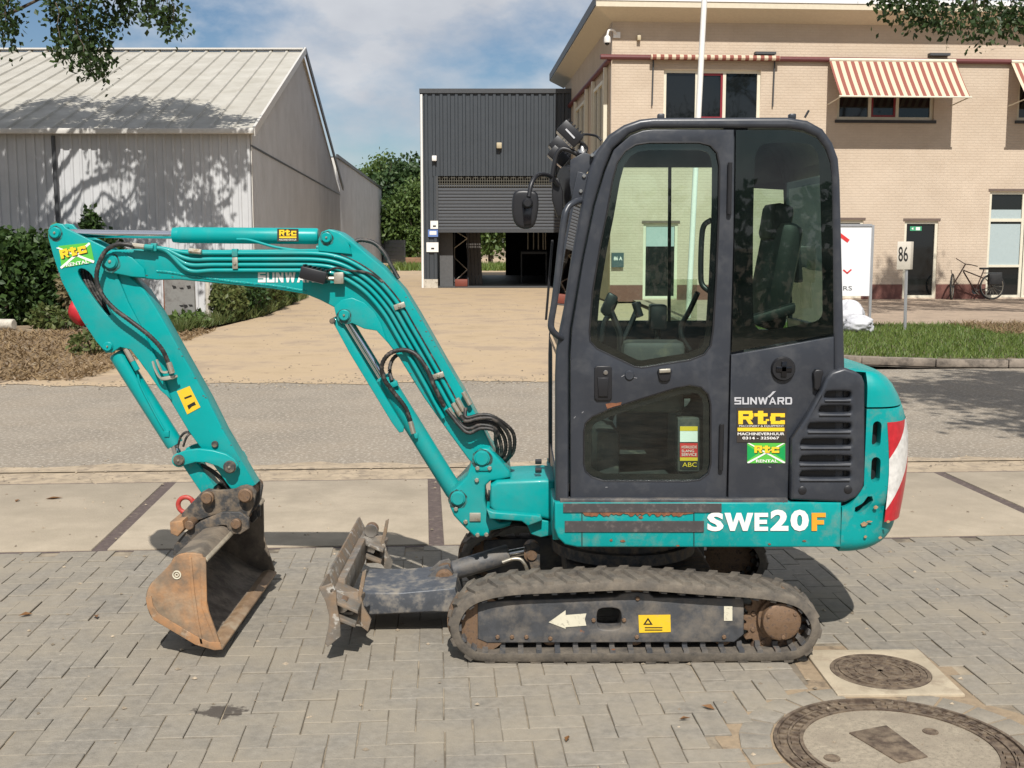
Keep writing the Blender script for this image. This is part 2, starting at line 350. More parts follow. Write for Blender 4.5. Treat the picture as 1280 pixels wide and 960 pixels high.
def block_text(name, spec, mat_, parent, p0, ux, uy, W, Hh, T=0.2, TV=0.24, lift=0.0008, shear=0.0):
    """spec: (character, left, right, top) in fractions of the box"""
    p0, ux, uy = Vector(p0), Vector(ux), Vector(uy); nn = ux.cross(uy); v = []; f = []; k = 0
    for ch, a, b, tp in spec:
        for poly in glyph(ch, T, TV):
            n0 = len(v); k += 1
            for (x, y) in poly: v.append(p0 + ux*((a+(b-a)*x)*W + shear*y*Hh) + uy*(y*tp*Hh) + nn*(lift + .00006*(k % 6)))
            f.append(tuple(range(n0, len(v))))
    me = bpy.data.meshes.new(name); me.from_pydata([tuple(q) for q in v], [], f); me.materials.append(mat_); me.update()
    bm = bmesh.new(); bm.from_mesh(me)
    for fc in bm.faces:
        fc.normal_update()
        if fc.normal.dot(nn) < 0: fc.normal_flip()
    bm.to_mesh(me); bm.free()
    o = bpy.data.objects.new(name, me); link(o, parent); return o
def spread(s, gap=0.16, wide=None):
    wide = wide or {}; tot = sum(wide.get(c, 1.0) for c in s) + gap*(len(s)-1); x = 0; out_ = []
    for c in s:
        w_ = wide.get(c, 1.0); out_.append((c, x/tot, (x+w_)/tot, 1.0)); x += w_ + gap
    return out_
def pblock(name, s, x0, y0, x1, y1, Y, m, parent, **kw):
    a = P(x0, y1, Y); b = P(x1, y1, Y); c = P(x0, y0, Y); spec = s if isinstance(s, list) else spread(s, kw.pop('gap', .16), kw.pop('wide', None))
    return block_text(name, spec, m, parent, a, (b-a).normalized(), (c-a).normalized(), (b-a).length, (c-a).length, **kw)
SUNW = {'W': 1.45, 'A': 1.1}

# ================================================================== GROUND
ASPH = mat('dusty_asphalt', (0.240, 0.205, 0.160), 0.9, var=0.16, scale=1.2, detail=10, c2=(0.30, 0.245, 0.18), c2amt=0.20, c2scale=1.0, c2soft=0.2, c3=(0.40, 0.355, 0.29), c3amt=0.36, c3scale=30, bump=0.006, bscale=110)
SAND = mat('sandy_paving', (0.448, 0.335, 0.208), 0.95, var=0.22, scale=0.8, detail=12, c2=(0.33, 0.25, 0.17), c2amt=0.42, c2scale=0.8, c2soft=0.09, c3=(0.27, 0.195, 0.13), c3amt=0.16, c3scale=4, bump=0.012, bscale=9)
SLAB = mat('concrete_slab', (0.355, 0.298, 0.222), 0.9, var=0.12, scale=2.2, detail=12, c2=(0.29, 0.245, 0.18), c2amt=0.36, c2scale=3.0, c2soft=0.14, c3=(0.10, 0.075, 0.055), c3amt=-0.10, c3scale=16, bump=0.003, bscale=60, rnd=0.05)
TAR = mat('dark_joint_filler', (0.095, 0.070, 0.062), 0.9, var=0.25, scale=30, c2=(0.2, 0.16, 0.12), c2amt=0.2, c2scale=25)
JOINT = mat('sand_in_joints', (0.170, 0.140, 0.102), 0.95, var=0.4, scale=6, c2=(0.34, 0.28, 0.2), c2amt=0.42, c2scale=3, c2soft=0.1)
GUTTER = mat('sanded_gutter_bricks', (0.37, 0.295, 0.205), 0.95, var=0.2, scale=5, detail=12, c2=(0.25, 0.2, 0.145), c2amt=0.36, c2scale=9, c2soft=0.06, bump=0.008, bscale=16)
DIRT = mat('bare_soil', (0.20, 0.145, 0.095), 0.95, var=0.3, scale=2, detail=10, c2=(0.32, 0.25, 0.16), c2amt=0.4, c2scale=2.5, bump=0.03, bscale=7)
KERBM = mat('old_concrete_kerb', (0.24, 0.20, 0.16), 0.9, var=0.25, scale=4, c2=(0.10, 0.085, 0.07), c2amt=0.35, c2scale=5, bump=0.006, bscale=30, rnd=0.1)
PAVE = mat('far_brick_pavement', (0.34, 0.26, 0.19), 0.9, var=0.15, scale=1.5, detail=10, c2=(0.26, 0.20, 0.15), c2amt=0.35, c2scale=4, bump=0.004, bscale=30)

# brick paver material: grey concrete brick, sand drifting over it, one oil stain
PAVER = mat('grey_paver', (0.218, 0.196, 0.162), 0.88, var=0.22, scale=26, detail=8, rnd=0.06, c2=(0.282, 0.242, 0.182), c2amt=0.38, c2scale=2.3, c2soft=0.16, c3=(0.42, 0.37, 0.29), c3amt=0.04, c3scale=17, bump=0.0022, bscale=120)
def stain(m, spots, c):
    t = m.node_tree; b = get(m, 'ShaderNodeBsdfPrincipled')[0]; lk = b.inputs['Base Color'].links[0].from_socket
    g = N(t, 'ShaderNodeNewGeometry'); nz = N(t, 'ShaderNodeTexNoise', i_Scale=24.0, i_Detail=6.0); t.links.new(g.outputs['Position'], nz.inputs['Vector'])
    for (x, y, rx, ry) in spots:
        mpn = N(t, 'ShaderNodeMapping', vector_type='TEXTURE'); mpn.inputs['Location'].default_value = (x, y, 0); mpn.inputs['Scale'].default_value = (rx, ry, 1)
        t.links.new(g.outputs['Position'], mpn.inputs[0])
        ln = N(t, 'ShaderNodeVectorMath', operation='LENGTH'); t.links.new(mpn.outputs[0], ln.inputs[0])
        ad = N(t, 'ShaderNodeMath', operation='MULTIPLY_ADD', i_1=3.2, i_2=-1.6); t.links.new(nz.outputs[0], ad.inputs[0])
        su = N(t, 'ShaderNodeMath', operation='SUBTRACT'); t.links.new(ln.outputs['Value'], su.inputs[0]); t.links.new(ad.outputs[0], su.inputs[1])
        mr = N(t, 'ShaderNodeMapRange', i_1=1.15, i_2=0.85, i_3=0.0, i_4=0.85); t.links.new(su.outputs[0], mr.inputs[0])
        mxn = N(t, 'ShaderNodeMix', data_type='RGBA'); t.links.new(mr.outputs[0], mxn.inputs[0]); t.links.new(lk, mxn.inputs[6]); mxn.inputs[7].default_value = (*c, 1); lk = mxn.outputs[2]
    t.links.new(lk, b.inputs['Base Color'])
so = G(278, 889)
stain(PAVER, [(so.x, so.y, 0.085, 0.05), (so.x - 0.3, so.y + 0.75, 0.02, 0.02)], (0.045, 0.035, 0.028))

SA = math.atan(0.065); SO = Vector((0, 6.76, 0)); SU = Vector((math.cos(SA), math.sin(SA), 0)); SV = Vector((-math.sin(SA), math.cos(SA), 0))
def S(u, v, z=0.0): return SO + SU * u + SV * v + Vector((0, 0, z))
def suv(p): d = Vector((p[0], p[1], 0)) - SO; return d.dot(SU), d.dot(SV)
def sheet(name, pts, m, **kw):
    return mesh_obj(name, pts, [tuple(range(len(pts)))], m, None, 0, kind='structure', **kw)
sheet('ground', [(-900, -300, -0.07), (900, -300, -0.07), (900, 1500, -0.07), (-900, 1500, -0.07)], DIRT)
pav = sheet('brick_pavement', [S(-14, -10, -0.007), S(14, -10, -0.007), S(14, 0, -0.007), S(-14, 0, -0.007)], JOINT)

# covers set into the paving
MC = Vector((1.385, 3.955, 0)); MR = 0.44            # big round manhole
fr_c = Vector((1.547, 4.69, 0)); fr_h = 0.255; fr_a = R(0.8)
def in_frame(p, m=0.0):
    d = Vector((p[0], p[1], 0)) - fr_c; return abs(d.x*math.cos(fr_a)+d.y*math.sin(fr_a)) < fr_h + m and abs(-d.x*math.sin(fr_a)+d.y*math.cos(fr_a)) < fr_h + m
# herringbone bricks
W_ = 0.1055
def brick_mesh(L_, B_, h=0.05):
    ch = 0.0026; a, b = L_/2, B_/2
    v = [(-a,-b,-h),(a,-b,-h),(a,b,-h),(-a,b,-h),(-a,-b,-ch),(a,-b,-ch),(a,b,-ch),(-a,b,-ch),(-a+ch,-b+ch,0),(a-ch,-b+ch,0),(a-ch,b-ch,0),(-a+ch,b-ch,0)]
    f = [(0,1,5,4),(1,2,6,5),(2,3,7,6),(3,0,4,7),(4,5,9,8),(5,6,10,9),(6,7,11,10),(7,4,8,11),(8,9,10,11)]
    return v, f
bv, bf = brick_mesh(2*W_-0.0036, W_-0.0036)
bme = bpy.data.meshes.new('brick'); bme.from_pydata(bv, [], bf); bme.materials.append(PAVER); bme.update()
cells = []
nu, nv = 70, 52
for i in range(-nu, nu):
    for j in range(-nv, 0):
        k = (i - j) % 4
        if k == 0:
            u, v, r = (i + 1) * W_, (j + 0.5) * W_, 0.0
        elif k == 3 and j < -1:
            u, v, r = (i + 0.5) * W_, (j + 1) * W_, math.pi / 2
        elif k == 3:
            continue
        else: continue
        p = S(u, v)
        if in_frame(p, 0.055) or (p - MC).length < MR + 0.165: continue
        zc = p.y * CP + H * SP; sx = 640 + F * p.x / zc; sy = 480 - F * (p.y * SP - H * CP) / zc
        cells.append((p, r, -20 < sx < 1300 and sy < 975, zc))
vis = sorted([c for c in cells if c[2]], key=lambda c: c[3])
def jit(p, r):
    rr = random.Random(int(p.x*1000)*7919 + int(p.y*1000))
    return Matrix.Translation(p + Vector((rr.gauss(0,.0011), rr.gauss(0,.0011), rr.gauss(0,.0019)))) @ Matrix.Rotation(r + SA + rr.gauss(0,.005), 4, 'Z') @ Matrix.Rotation(rr.gauss(0,.006), 4, 'X') @ Matrix.Rotation(rr.gauss(0,.004), 4, 'Y')
near = set(id(c) for c in vis[:300])
mb = MB()
for c in cells:
    M_ = jit(c[0], c[1])
    if id(c) in near:
        o = bpy.data.objects.new('brick', bme); col.objects.link(o); o.parent = pav; o.matrix_world = M_
    else: mb.add([M_ @ Vector(q) for q in bv], bf)
o = mesh_obj('bricks', mb.v, mb.f, PAVER, pav); o['kind'] = 'stuff'

# wedge bricks laid round the big manhole
for k in range(26):
    a = 2*math.pi*(k+0.5)/26; da = 2*math.pi/26*0.46
    r0, r1 = MR + 0.012, MR + 0.125
    pc = MC + Vector((math.cos(a), math.sin(a), 0)) * (r0+r1)/2
    if in_frame(pc, 0.03) or pc.y < 3.2: continue
    q = [MC + Vector((math.cos(a+s_*da*(1.0 if rr_ == r1 else 0.97)), math.sin(a+s_*da), 0))*rr_ + Vector((0, 0, -0.03)) for rr_, s_ in ((r0,-1),(r1,-1),(r1,1),(r0,1))]
    MB().prism(q, (0, 0, 0.03 + random.gauss(0, .0015))).build('brick', PAVER, pav, bevel=0.003)
CEM = mat('loose_cement_and_sand', (0.30, 0.225, 0.145), 0.95, var=0.3, scale=8, c2=(0.16, 0.12, 0.08), c2amt=0.35, c2scale=8, bump=0.006, bscale=30)
q = []
for k in range(48):
    a = 2*math.pi*k/48; q.append(MC + Vector((math.cos(a), math.sin(a), 0))*(MR+0.19+0.03*math.sin(5*a)) + Vector((0, 0, -0.0045)))
mesh_obj('sand_fill', q, [tuple(range(48))], CEM, pav)
q = []
for k in range(40):
    a = 2*math.pi*k/40; e = 1/max(abs(math.cos(a)), abs(math.sin(a))); q.append(fr_c + Vector((math.cos(a), math.sin(a), 0))*e*0.33 + Vector((0, 0, -0.0058)))
mesh_obj('sand_fill', q, [tuple(range(40))], CEM, pav)

IRON = mat('rusty_cast_iron', (0.105, 0.075, 0.055), 0.7, 0.4, var=0.3, scale=25, c2=(0.24, 0.185, 0.13), c2amt=0.45, c2scale=20, c2soft=0.12, bump=0.0015, bscale=120)
AGG = mat('exposed_aggregate_concrete', (0.29, 0.245, 0.182), 0.9, var=0.25, scale=40, c2=(0.24, 0.2, 0.15), c2amt=0.35, c2scale=5, c3=(0.16, 0.13, 0.10), c3amt=0.22, c3scale=95, bump=0.004, bscale=130)
def ring(name, c, r0, r1, z0, z1, m, parent, seg=64, a0=0.0, a1=2*math.pi):
    v = []; f = []; full = abs(a1 - a0 - 2*math.pi) < 1e-6; n = seg if full else seg + 1
    for k in range(n):
        a = a0 + (a1-a0)*k/seg; cs = Vector((math.cos(a), math.sin(a), 0))
        v += [c+cs*r0+Vector((0,0,z0)), c+cs*r1+Vector((0,0,z0)), c+cs*r1+Vector((0,0,z1)), c+cs*r0+Vector((0,0,z1))]
    for k in range(seg):
        i, j = 4*k, 4*((k+1) % n)
        f += [(i+1,j+1,j+2,i+2),(i+2,j+2,j+3,i+3),(i+3,j+3,j,i)]
    if not full: f += [(0,1,2,3), (4*n-4,4*n-1,4*n-2,4*n-3)]
    return mesh_obj(name, v, f, m, parent, 30)
man = thing('manhole_cover', MC, 'large round manhole cover with concrete centre and iron ring, in bottom right paving', 'manhole cover')
ring('iron_ring', MC, MR-0.012, MR, -0.05, 0.006, IRON, man)
ring('iron_ring', MC, 0.335, 0.348, -0.05, 0.004, IRON, man)
ring('ring_bed', MC, 0.34, MR-0.005, -0.05, -0.004, IRON, man)
mb = MB()
for k in range(56):
    a = 2*math.pi*k/56
    if k % 14 in (0, 1): continue
    cs = Vector((math.cos(a), math.sin(a), 0)); tn = Vector((-cs.y, cs.x, 0))
    mb.obox(MC+cs*0.407+Vector((0,0,-0.001)), cs*0.012, tn*0.014, Vector((0,0,0.005)))
    mb.obox(MC+cs*0.366+Vector((0,0,-0.001)), cs*0.012, tn*0.009, Vector((0,0,0.005)))
mb.build('ring_studs', IRON, man)['kind'] = 'stuff'
ring('iron_ring', MC, 0.384, 0.391, -0.02, 0.003, IRON, man)
v = [MC + Vector((0, 0, 0.002))]; f = []
for k in range(64):
    a = 2*math.pi*k/64; v.append(MC + Vector((math.cos(a), math.sin(a), 0))*0.337 + Vector((0, 0, -0.001)))
for k in range(64): f.append((0, 1+k, 1+(k+1) % 64))
mesh_obj('concrete_disc', v, f, AGG, man)
pa, pb, pc_, pd = [G(x, y) for x, y in ((1061, 917), (1108, 908), (1160, 947), (1124, 955))]
MB().prism([p + Vector((0, 0, -0.01)) for p in (pa, pd, pc_, pb)], (0, 0, 0.016)).build('name_plate', IRON, man, bevel=0.003)
for (x, y) in ((1163, 915), (1040, 948)):
    p = G(x, y); lathe('lifting_hole', p + Vector((0,0,-0.004)), p + Vector((0,0,0.004)), [(0, .03), (1, .028), (1, .02), (0.7, .018)], IRON, man, 14)
cov = thing('drain_cover', fr_c, 'small round cast iron cover in square concrete frame behind the right track', 'drain cover')
ca, sa_ = math.cos(fr_a), math.sin(fr_a)
def frl(x, y, z): return fr_c + Vector((x*ca - y*sa_, x*sa_ + y*ca, z))
fo = [(-fr_h, -fr_h), (fr_h, -fr_h), (fr_h, fr_h), (-fr_h, fr_h)]
def circ(r, n=48): return [(r*math.cos(2*math.pi*k/n), r*math.sin(2*math.pi*k/n)) for k in range(n)]
SLAB2 = mat('concrete_cover_frame', (0.40, 0.335, 0.24), 0.9, var=0.12, scale=7, c2=(0.3, 0.24, 0.17), c2amt=0.3, c2scale=9, bump=0.002, bscale=70)
curve_mesh('concrete_frame', [fo, circ(0.205)], 0.04, 0.004, lambda x, y, z: frl(x, y, z - 0.034), SLAB2, cov)
ring('iron_rim', fr_c, 0.188, 0.2035, -0.05, 0.005, IRON, cov)
lathe('iron_disc', fr_c + Vector((0,0,-.05)), fr_c + Vector((0,0,.003)), [(0, .187), (.95, .187), (1, .186)], IRON, cov, 48)
for r_ in (0.165, 0.135, 0.10): ring('raised_ring', fr_c, r_-0.004, r_+0.004, 0.0, 0.008, IRON, cov, 48)
mb = MB()
for k in range(28):
    a = 2*math.pi*k/28; cs = Vector((math.cos(a), math.sin(a), 0)); tn = Vector((-cs.y, cs.x, 0))
    mb.obox(fr_c+cs*0.150+Vector((0,0,.003)), cs*0.013, tn*0.006, Vector((0,0,.004)))
    if k % 2: mb.obox(fr_c+cs*0.117+Vector((0,0,.003)), cs*0.013, tn*0.006, Vector((0,0,.004)))
for k in range(4):
    a = k*math.pi/4 + .2; cs = Vector((math.cos(a), math.sin(a), 0)); tn = Vector((-cs.y, cs.x, 0)); mb.obox(fr_c+Vector((0,0,.003)), cs*0.075, tn*0.006, Vector((0,0,.004)))
mb.build('raised_pattern', IRON, cov)['kind'] = 'stuff'

# concrete slab strip
cs_ = sheet('concrete_strip', [S(-30, 0.0, -0.006), S(32, 0.0, -0.006), S(32, 2.0, -0.006), S(-30, 2.0, -0.006)], TAR)
for k in range(-5, 7):
    u0 = -0.45 + 1.975 * k + 0.045; u1 = u0 + 1.975 - 0.09
    if abs(k) > 4 and k > 5: continue
    sk = -0.02
    q = [S(u0 - sk*0, 0.035, -0.03), S(u1, 0.035, -0.03), S(u1 + sk, 1.945, -0.03), S(u0 + sk, 1.945, -0.03)]
    MB().prism(q, (0, 0, 0.033)).build('slab', SLAB, cs_, bevel=0.006)
sheet('gutter', [S(-60, 1.96, -0.010), S(60, 1.96, -0.010), S(60, 2.47, -0.004), S(-60, 2.47, -0.004)], GUTTER)
sheet('road', [S(-120, 2.43, 0.0), S(120, 2.43, 0.0), S(120, 9.2, 0.0), S(-120, 9.2, 0.0)], ASPH)
rr = random.Random(9)
lo = [S(-14 + .2*i, 2.40, .0035) for i in range(140)]; hi = [S(-14 + .2*i, 2.50 + .10*abs(math.sin(i*.37)) + rr.uniform(0, .12) + .1*math.sin(i*.05), .0035) for i in range(140)]
sheet('sand_drift', lo + hi[::-1], GUTTER)
# sandy yard: ragged edge over the road
rr = random.Random(3)
edge = [S(-6.6 + 0.25*i, 8.05 + rr.uniform(-.10, .10) + 0.12*math.sin(i*0.55) + (0.9*max(0, (i-38)/6.0) if i > 38 else 0), 0.006) for i in range(0, 45)]
sheet('sandy_yard', [Vector((-30, 130, 0.0)), Vector((-30, 62, 0.0)), Vector((-6.9, 40, 0.0)), Vector((-6.0, 28.5, 0.002)), Vector((-6.2, 24, 0.004)), Vector((-6.6, 16.5, 0.005))] + edge + [Vector((4.6, 17.6, 0.006)), Vector((4.6, 46, 0.0)), Vector((30, 130, 0.0))], SAND)
# pale worn concrete patches
for (x, y, rx, ry) in ((330, 427, 1.1, 0.7), (640, 380, 1.5, 2.2)):
    c = G(x, y, 0.008); q = [c + Vector((math.cos(2*math.pi*k/24)*rx*(1+.25*math.sin(3*k)), math.sin(2*math.pi*k/24)*ry*(1+.2*math.cos(2.2*k)), 0)) for k in range(24)]
edge = [S(-40 + 0.5*i, 8.55 + 0.3*math.sin(i*.7) + rr.uniform(-.12, .12), 0.012) for i in range(0, 69)]
q = edge + [Vector((-6.3, 18, .014)), Vector((-6.4, 24, 0.02)), Vector((-6.9, 34, 0.02)), Vector((-8.6, 59, .02)), Vector((-40, 59, 0.02))]
sheet('soil_verge', q, DIRT)

# right hand side: kerb stones, verge, pavement
kp = crom([(3.6, 27, 0), (3.6, 21, 0), (3.9, 18.4, 0), (4.9, 17.1, 0), (6.6, 16.55, 0), (9, 16.6, 0), (13, 16.85, 0), (20, 17.3, 0), (34, 18.2, 0)], 24)
kerb_base = [p.copy() for p in kp]
kst = sheet('kerb', [Vector((p.x, p.y, -0.012)) for p in kp] + [Vector((p.x + (.2 if p.y > 19 else 0), p.y + .25, -0.012)) for p in kp[::-1]], KERBM)
acc = 0; last = kp[0]; run = [kp[0]]
for p in kp[1:]:
    acc += (p - run[-1]).length; run.append(p)
    if acc > 0.98:
        a, b = run[0], run[-1]; t = (b - a).normalized(); nrm = Vector((-t.y, t.x, 0)); 
        hh = 0.12 + rr.gauss(0, .006)
        MB().prism([a + t*.006, b - t*.006, b - t*.006 + nrm*0.13, a + t*.006 + nrm*0.13], (0, 0, hh)).build('kerb_stone', KERBM, kst, bevel=0.015)
        run = [p]; acc = 0
q = [p + Vector((0.10 if p.y > 18.5 else 0, 0.1, 0.095)) for p in kp]
SOIL = mat('verge_soil', (0.085, 0.085, 0.035), 0.95, var=0.3, scale=3, c2=(0.16, 0.12, 0.07), c2amt=0.35, c2scale=3)
sheet('verge', [Vector((3.7, 24.0, 0.095))] + q[40:] + [Vector((34, 24.6, 0.095))], SOIL)
sheet('pavement', [Vector((3.72, 23.8, 0.10)), Vector((60, 25.5, 0.10)), Vector((60, 39, 0.10)), Vector((3.5, 35.5, 0.10))], PAVE)

# grass on the verge
GRASSM = leaf_mat('grass_blades', (0.075, 0.13, 0.025), (0.17, 0.22, 0.05), 0.3)
DRYM = leaf_mat('dry_grass_and_leaves', (0.30, 0.21, 0.11), (0.17, 0.115, 0.065), 0.2)
WEED = leaf_mat('weed_leaves', (0.06, 0.095, 0.025), (0.16, 0.175, 0.06), 0.35)
def blades(name, n, fn, h0, h1, wd, m, seed, label, cat, bend=0.5):
    rg = np.random.RandomState(seed); v = np.zeros((n, 3, 3)); 
    pts = np.array([fn(rg) for _ in range(n)])
    a = rg.uniform(0, 2*np.pi, n); hh = rg.uniform(h0, h1, n); tilt = rg.normal(0, bend, (n, 2))
    dx_ = np.cos(a)*wd*.5; dy_ = np.sin(a)*wd*.5
    v[:, 0] = pts + np.stack([dx_, dy_, 0*a], 1); v[:, 1] = pts - np.stack([dx_, dy_, 0*a], 1)
    v[:, 2] = pts + np.stack([tilt[:, 0]*hh, tilt[:, 1]*hh, hh], 1)
    me = bpy.data.meshes.new(name); me.from_pydata(v.reshape(-1, 3).tolist(), [], np.arange(3*n).reshape(-1, 3).tolist()); me.materials.append(m); me.update()
    o = bpy.data.objects.new(name, me); col.objects.link(o); return tag(o, label, cat, kind='stuff')
def vg(rg):
    while True:
        x = rg.uniform(3.8, 16.5); y = rg.uniform(16.9, 24.3)
        if x < 5.4 and y < 17.2 + (5.4-x)*0.9: continue
        if y < 16.8 + 0.03*(x-6): continue
        if y > 23.2 and rg.rand() < (y-23.2)/1.2: continue
        if x > 9.2 and y > 21.3 + 0.5*math.sin(x*2) and rg.rand() < 0.9: continue
        return (x, y, 0.095)
blades('grass', 34000, vg, 0.03, 0.10, 0.02, GRASSM, 1, 'green grass verge behind the kerb on the right', 'grass')
def vd(rg):
    x = rg.uniform(9.0, 16); y = rg.uniform(21.2, 24.0); return (x, y, 0.10)
blades('dry_grass', 6000, vd, 0.02, 0.14, 0.03, DRYM, 2, 'brown cut grass lying behind the green verge on the right', 'dry grass', 1.5)
def vl(rg):
    x = rg.uniform(-13, -5.6); y = 15.3 + 0.065*x + 8.5*rg.rand()**1.2
    return (x - 0.05*max(0, y-16), y, 0.015)
blades('dead_leaves', 15000, vl, 0.01, 0.10, 0.045, DRYM, 3, 'dead leaves and dry grass covering the soil on the left', 'dead leaves', 1.6)
def vw(rg):
    t = rg.rand(); y = 22.5 + 15*t**1.3; x = (-6.35 + .09*(y-24) if y < 28 else -5.99 - .06*(y-28)) - abs(rg.normal(0, .4)); return (x, y, 0.02)
blades('weeds', 7000, vw, 0.04, 0.32, 0.035, WEED, 4, 'green weeds growing along the edge of the sandy yard', 'weeds', 0.45)

# grit and pebbles lying about
GRIT = mat('grit', (0.26, 0.21, 0.15), 0.9, var=0.4, scale=40, rnd=0.45)
rg = np.random.RandomState(17); v = []; f = []
for k in range(2600):
    t = rg.rand()
    if t < .35: p = S(rg.uniform(-6.5, 5), rg.normal(8.1, .35), .008)
    elif t < .55: p = S(rg.uniform(-8, 8), rg.normal(2.4, .22), .003)
    elif t < .75: p = Vector((rg.uniform(-6, 3.5), rg.uniform(15.5, 34), .008))
    elif t < .85: p = S(rg.uniform(-6, 6), rg.uniform(0.1, 1.9), .004)
    else: p = S(rg.uniform(-6, 6), rg.uniform(-3, 0), .001)
    s_ = rg.uniform(.004, .013) * (1.7 if p.y > 14 else 1); n0 = len(v)
    for (x, y, z) in ((1,0,0),(0,1,0),(-1,0,0),(0,-1,0),(0,0,.7)): v.append((p.x + x*s_*rg.uniform(.6, 1.4), p.y + y*s_*rg.uniform(.6, 1.4), p.z + z*s_))
    f += [(n0, n0+1, n0+4), (n0+1, n0+2, n0+4), (n0+2, n0+3, n0+4), (n0+3, n0, n0+4)]
mesh_obj('grit', v, f, GRIT, None, label='grit and small stones scattered over the road and yard', cat='grit', kind='stuff')

# ================================================================== FOLIAGE
def leaves(name, pts, size, m, parent, seed=0, droop=0.0, **tags):
    """a leaf-sized bent quad at every point"""
    rg = np.random.RandomState(seed); n = len(pts); pts = np.asarray(pts, float)
    d = rg.normal(0, 1, (n, 3)); d[:, 2] -= droop; d /= np.linalg.norm(d, axis=1)[:, None]
    u = np.cross(d, rg.normal(0, 1, (n, 3))); u /= np.linalg.norm(u, axis=1)[:, None] + 1e-9
    s = size * rg.uniform(0.6, 1.25, n)[:, None]
    nn = np.cross(d, u)
    v = np.stack([pts, pts + d*s*.5 + u*s*.33 + nn*s*.06, pts + d*s, pts + d*s*.5 - u*s*.33 + nn*s*.06], 1)
    f = np.arange(4*n).reshape(-1, 4)
    me = bpy.data.meshes.new(name); me.from_pydata(v.reshape(-1, 3).tolist(), [], f.tolist()); me.materials.append(m); me.update()
    o = bpy.data.objects.new(name, me); link(o, parent); return tag(o, **tags)
def clumps(rg, centres, n, sig):
    c = np.asarray(centres)[rg.randint(0, len(centres), n)]
    return c + rg.normal(0, 1, (n, 3)) * np.asarray(sig)
BARK = mat('bark', (0.085, 0.065, 0.045), 0.9, var=0.3, scale=9, bump=0.01, bscale=20)
LEAF_A = leaf_mat('tree_leaves', (0.018, 0.038, 0.010), (0.045, 0.078, 0.020), 0.28)
LEAF_B = leaf_mat('dark_tree_leaves', (0.025, 0.055, 0.018), (0.06, 0.10, 0.03), 0.25)
LEAF_C = leaf_mat('light_tree_leaves', (0.055, 0.10, 0.024), (0.13, 0.19, 0.05), 0.35)
IVY = leaf_mat('ivy_leaves', (0.02, 0.045, 0.012), (0.065, 0.115, 0.028), 0.25)
def limb(mb, a, b, r0, r1, rg, wob=0.12, n=6):
    a, b = Vector(a), Vector(b); pts = [a.lerp(b, k/n) + Vector(rg.normal(0, wob, 3).tolist())*(0 if k in (0, n) else 1) for k in range(n+1)]
    mb.tube(pts, [r0 + (r1-r0)*k/n for k in range(n+1)], 7); return pts
def tree(name, base, top, crown_c, crown_r, nclump, nleaf, size, m, seed, label, group=None, extra=(), trunk_r=0.2, sig=0.45, squash=(1, 1, 1), shell=0.45, gap=None, hang_n=95):
    rg = np.random.RandomState(seed); t = thing(name, base, label, 'tree', group)
    mb = MB(); base = Vector(base); crown_c = Vector(crown_c)
    limb(mb, base, top, trunk_r, trunk_r*.6, rg, 0.05)
    cs = []
    while len(cs) < nclump:
        d = rg.normal(0, 1, 3); d /= np.linalg.norm(d); r = crown_r * (shell + (1-shell)*rg.rand()**0.6)
        p = np.array(crown_c) + d*r*np.array(squash)
        if gap is not None and gap(p): continue
        cs.append(p)
    cs = np.array(cs); ex_ = np.array(extra) if len(extra) else None
    for k in range(min(18, len(cs))):
        p = cs[k]
        s0_ = Vector(top) if p[2] > top[2] + 1.6 else Vector((p[0]*.8+top[0]*.2, p[1], p[2]+1.3)); limb(mb, s0_ + Vector(rg.normal(0, .1, 3).tolist()), Vector(p.tolist()), trunk_r*.42 if s0_ == Vector(top) else .018, 0.008, rg, 0.18 if p[2] > top[2] + 1.6 else .04)
    for e in (extra or ()):
        q0 = Vector(e) + Vector((rg.normal(0, .3), rg.normal(0, .2), rg.uniform(.5, 1.1))); limb(mb, q0, Vector(e) + Vector((0, 0, -.12)), .013, .004, rg, .03, 5)
    mb.build('trunk', BARK, t, smooth=60)
    if ex_ is not None: leaves('hanging_leaves', clumps(rg, ex_, len(extra)*hang_n, (.17, .2, .19)), size*.82, m, t, seed+1, 0.9)
    leaves('crown', clumps(rg, cs, nleaf, (sig, sig, sig*.8)), size, m, t, seed, 0.5)
    return t
# tree over the shed: its lowest branches hang into the top left corner of the picture
def hang(px, py, Y): return tuple(P(px, py, Y))
ex = [hang(x, y, 24.5 + 0.6*math.sin(x)) for x, y in ((6,8),(12,26),(4,42),(66,3),(78,14),(84,30),(88,46),(96,56),(104,66),(112,78),(122,84),(128,66),(116,46),(128,30),(140,16),(152,6),(80,62),(98,16),(110,6),(196,8),(206,18),(212,26),(188,2),(165,3))]
rgx = np.random.RandomState(12)
tree('overhanging_tree', (-13.2, 24.2, 0), (-12.8, 24.3, 5.5), (-10.6, 24.8, 9.6), 3.6, 110, 32000, 0.17, LEAF_A, 5,
     'dark leafy tree whose branches hang into the top left corner', None, ex, 0.24, 0.24, (1.3, 0.8, 0.95), 0.3,
     gap=lambda p: p[2] < 7.15 + 0.25*math.sin(p[0]*3))
ex = [hang(x, y, 23.5 + 0.5*math.cos(x)) for x, y in ((1108,6),(1122,4),(1140,12),(1152,18),(1165,10),(1178,20),(1190,26),(1200,12),(1214,24),(1228,34),(1236,16),(1250,22),(1262,30),(1270,12),(1225,6),(1150,4),(1275,26))]
tree('verge_tree', (14.6, 22.6, 0.09), (14.3, 22.8, 5.5), (12.8, 23.4, 9.8), 3.4, 80, 11500, 0.15, LEAF_A, 9,
     'leafy tree whose twigs hang into the top right corner', None, ex, 0.2, 0.22, (1.35, 0.75, 0.95), 0.35,
     gap=lambda p: p[2] < 6.9 + 0.2*math.sin(p[0]*3))
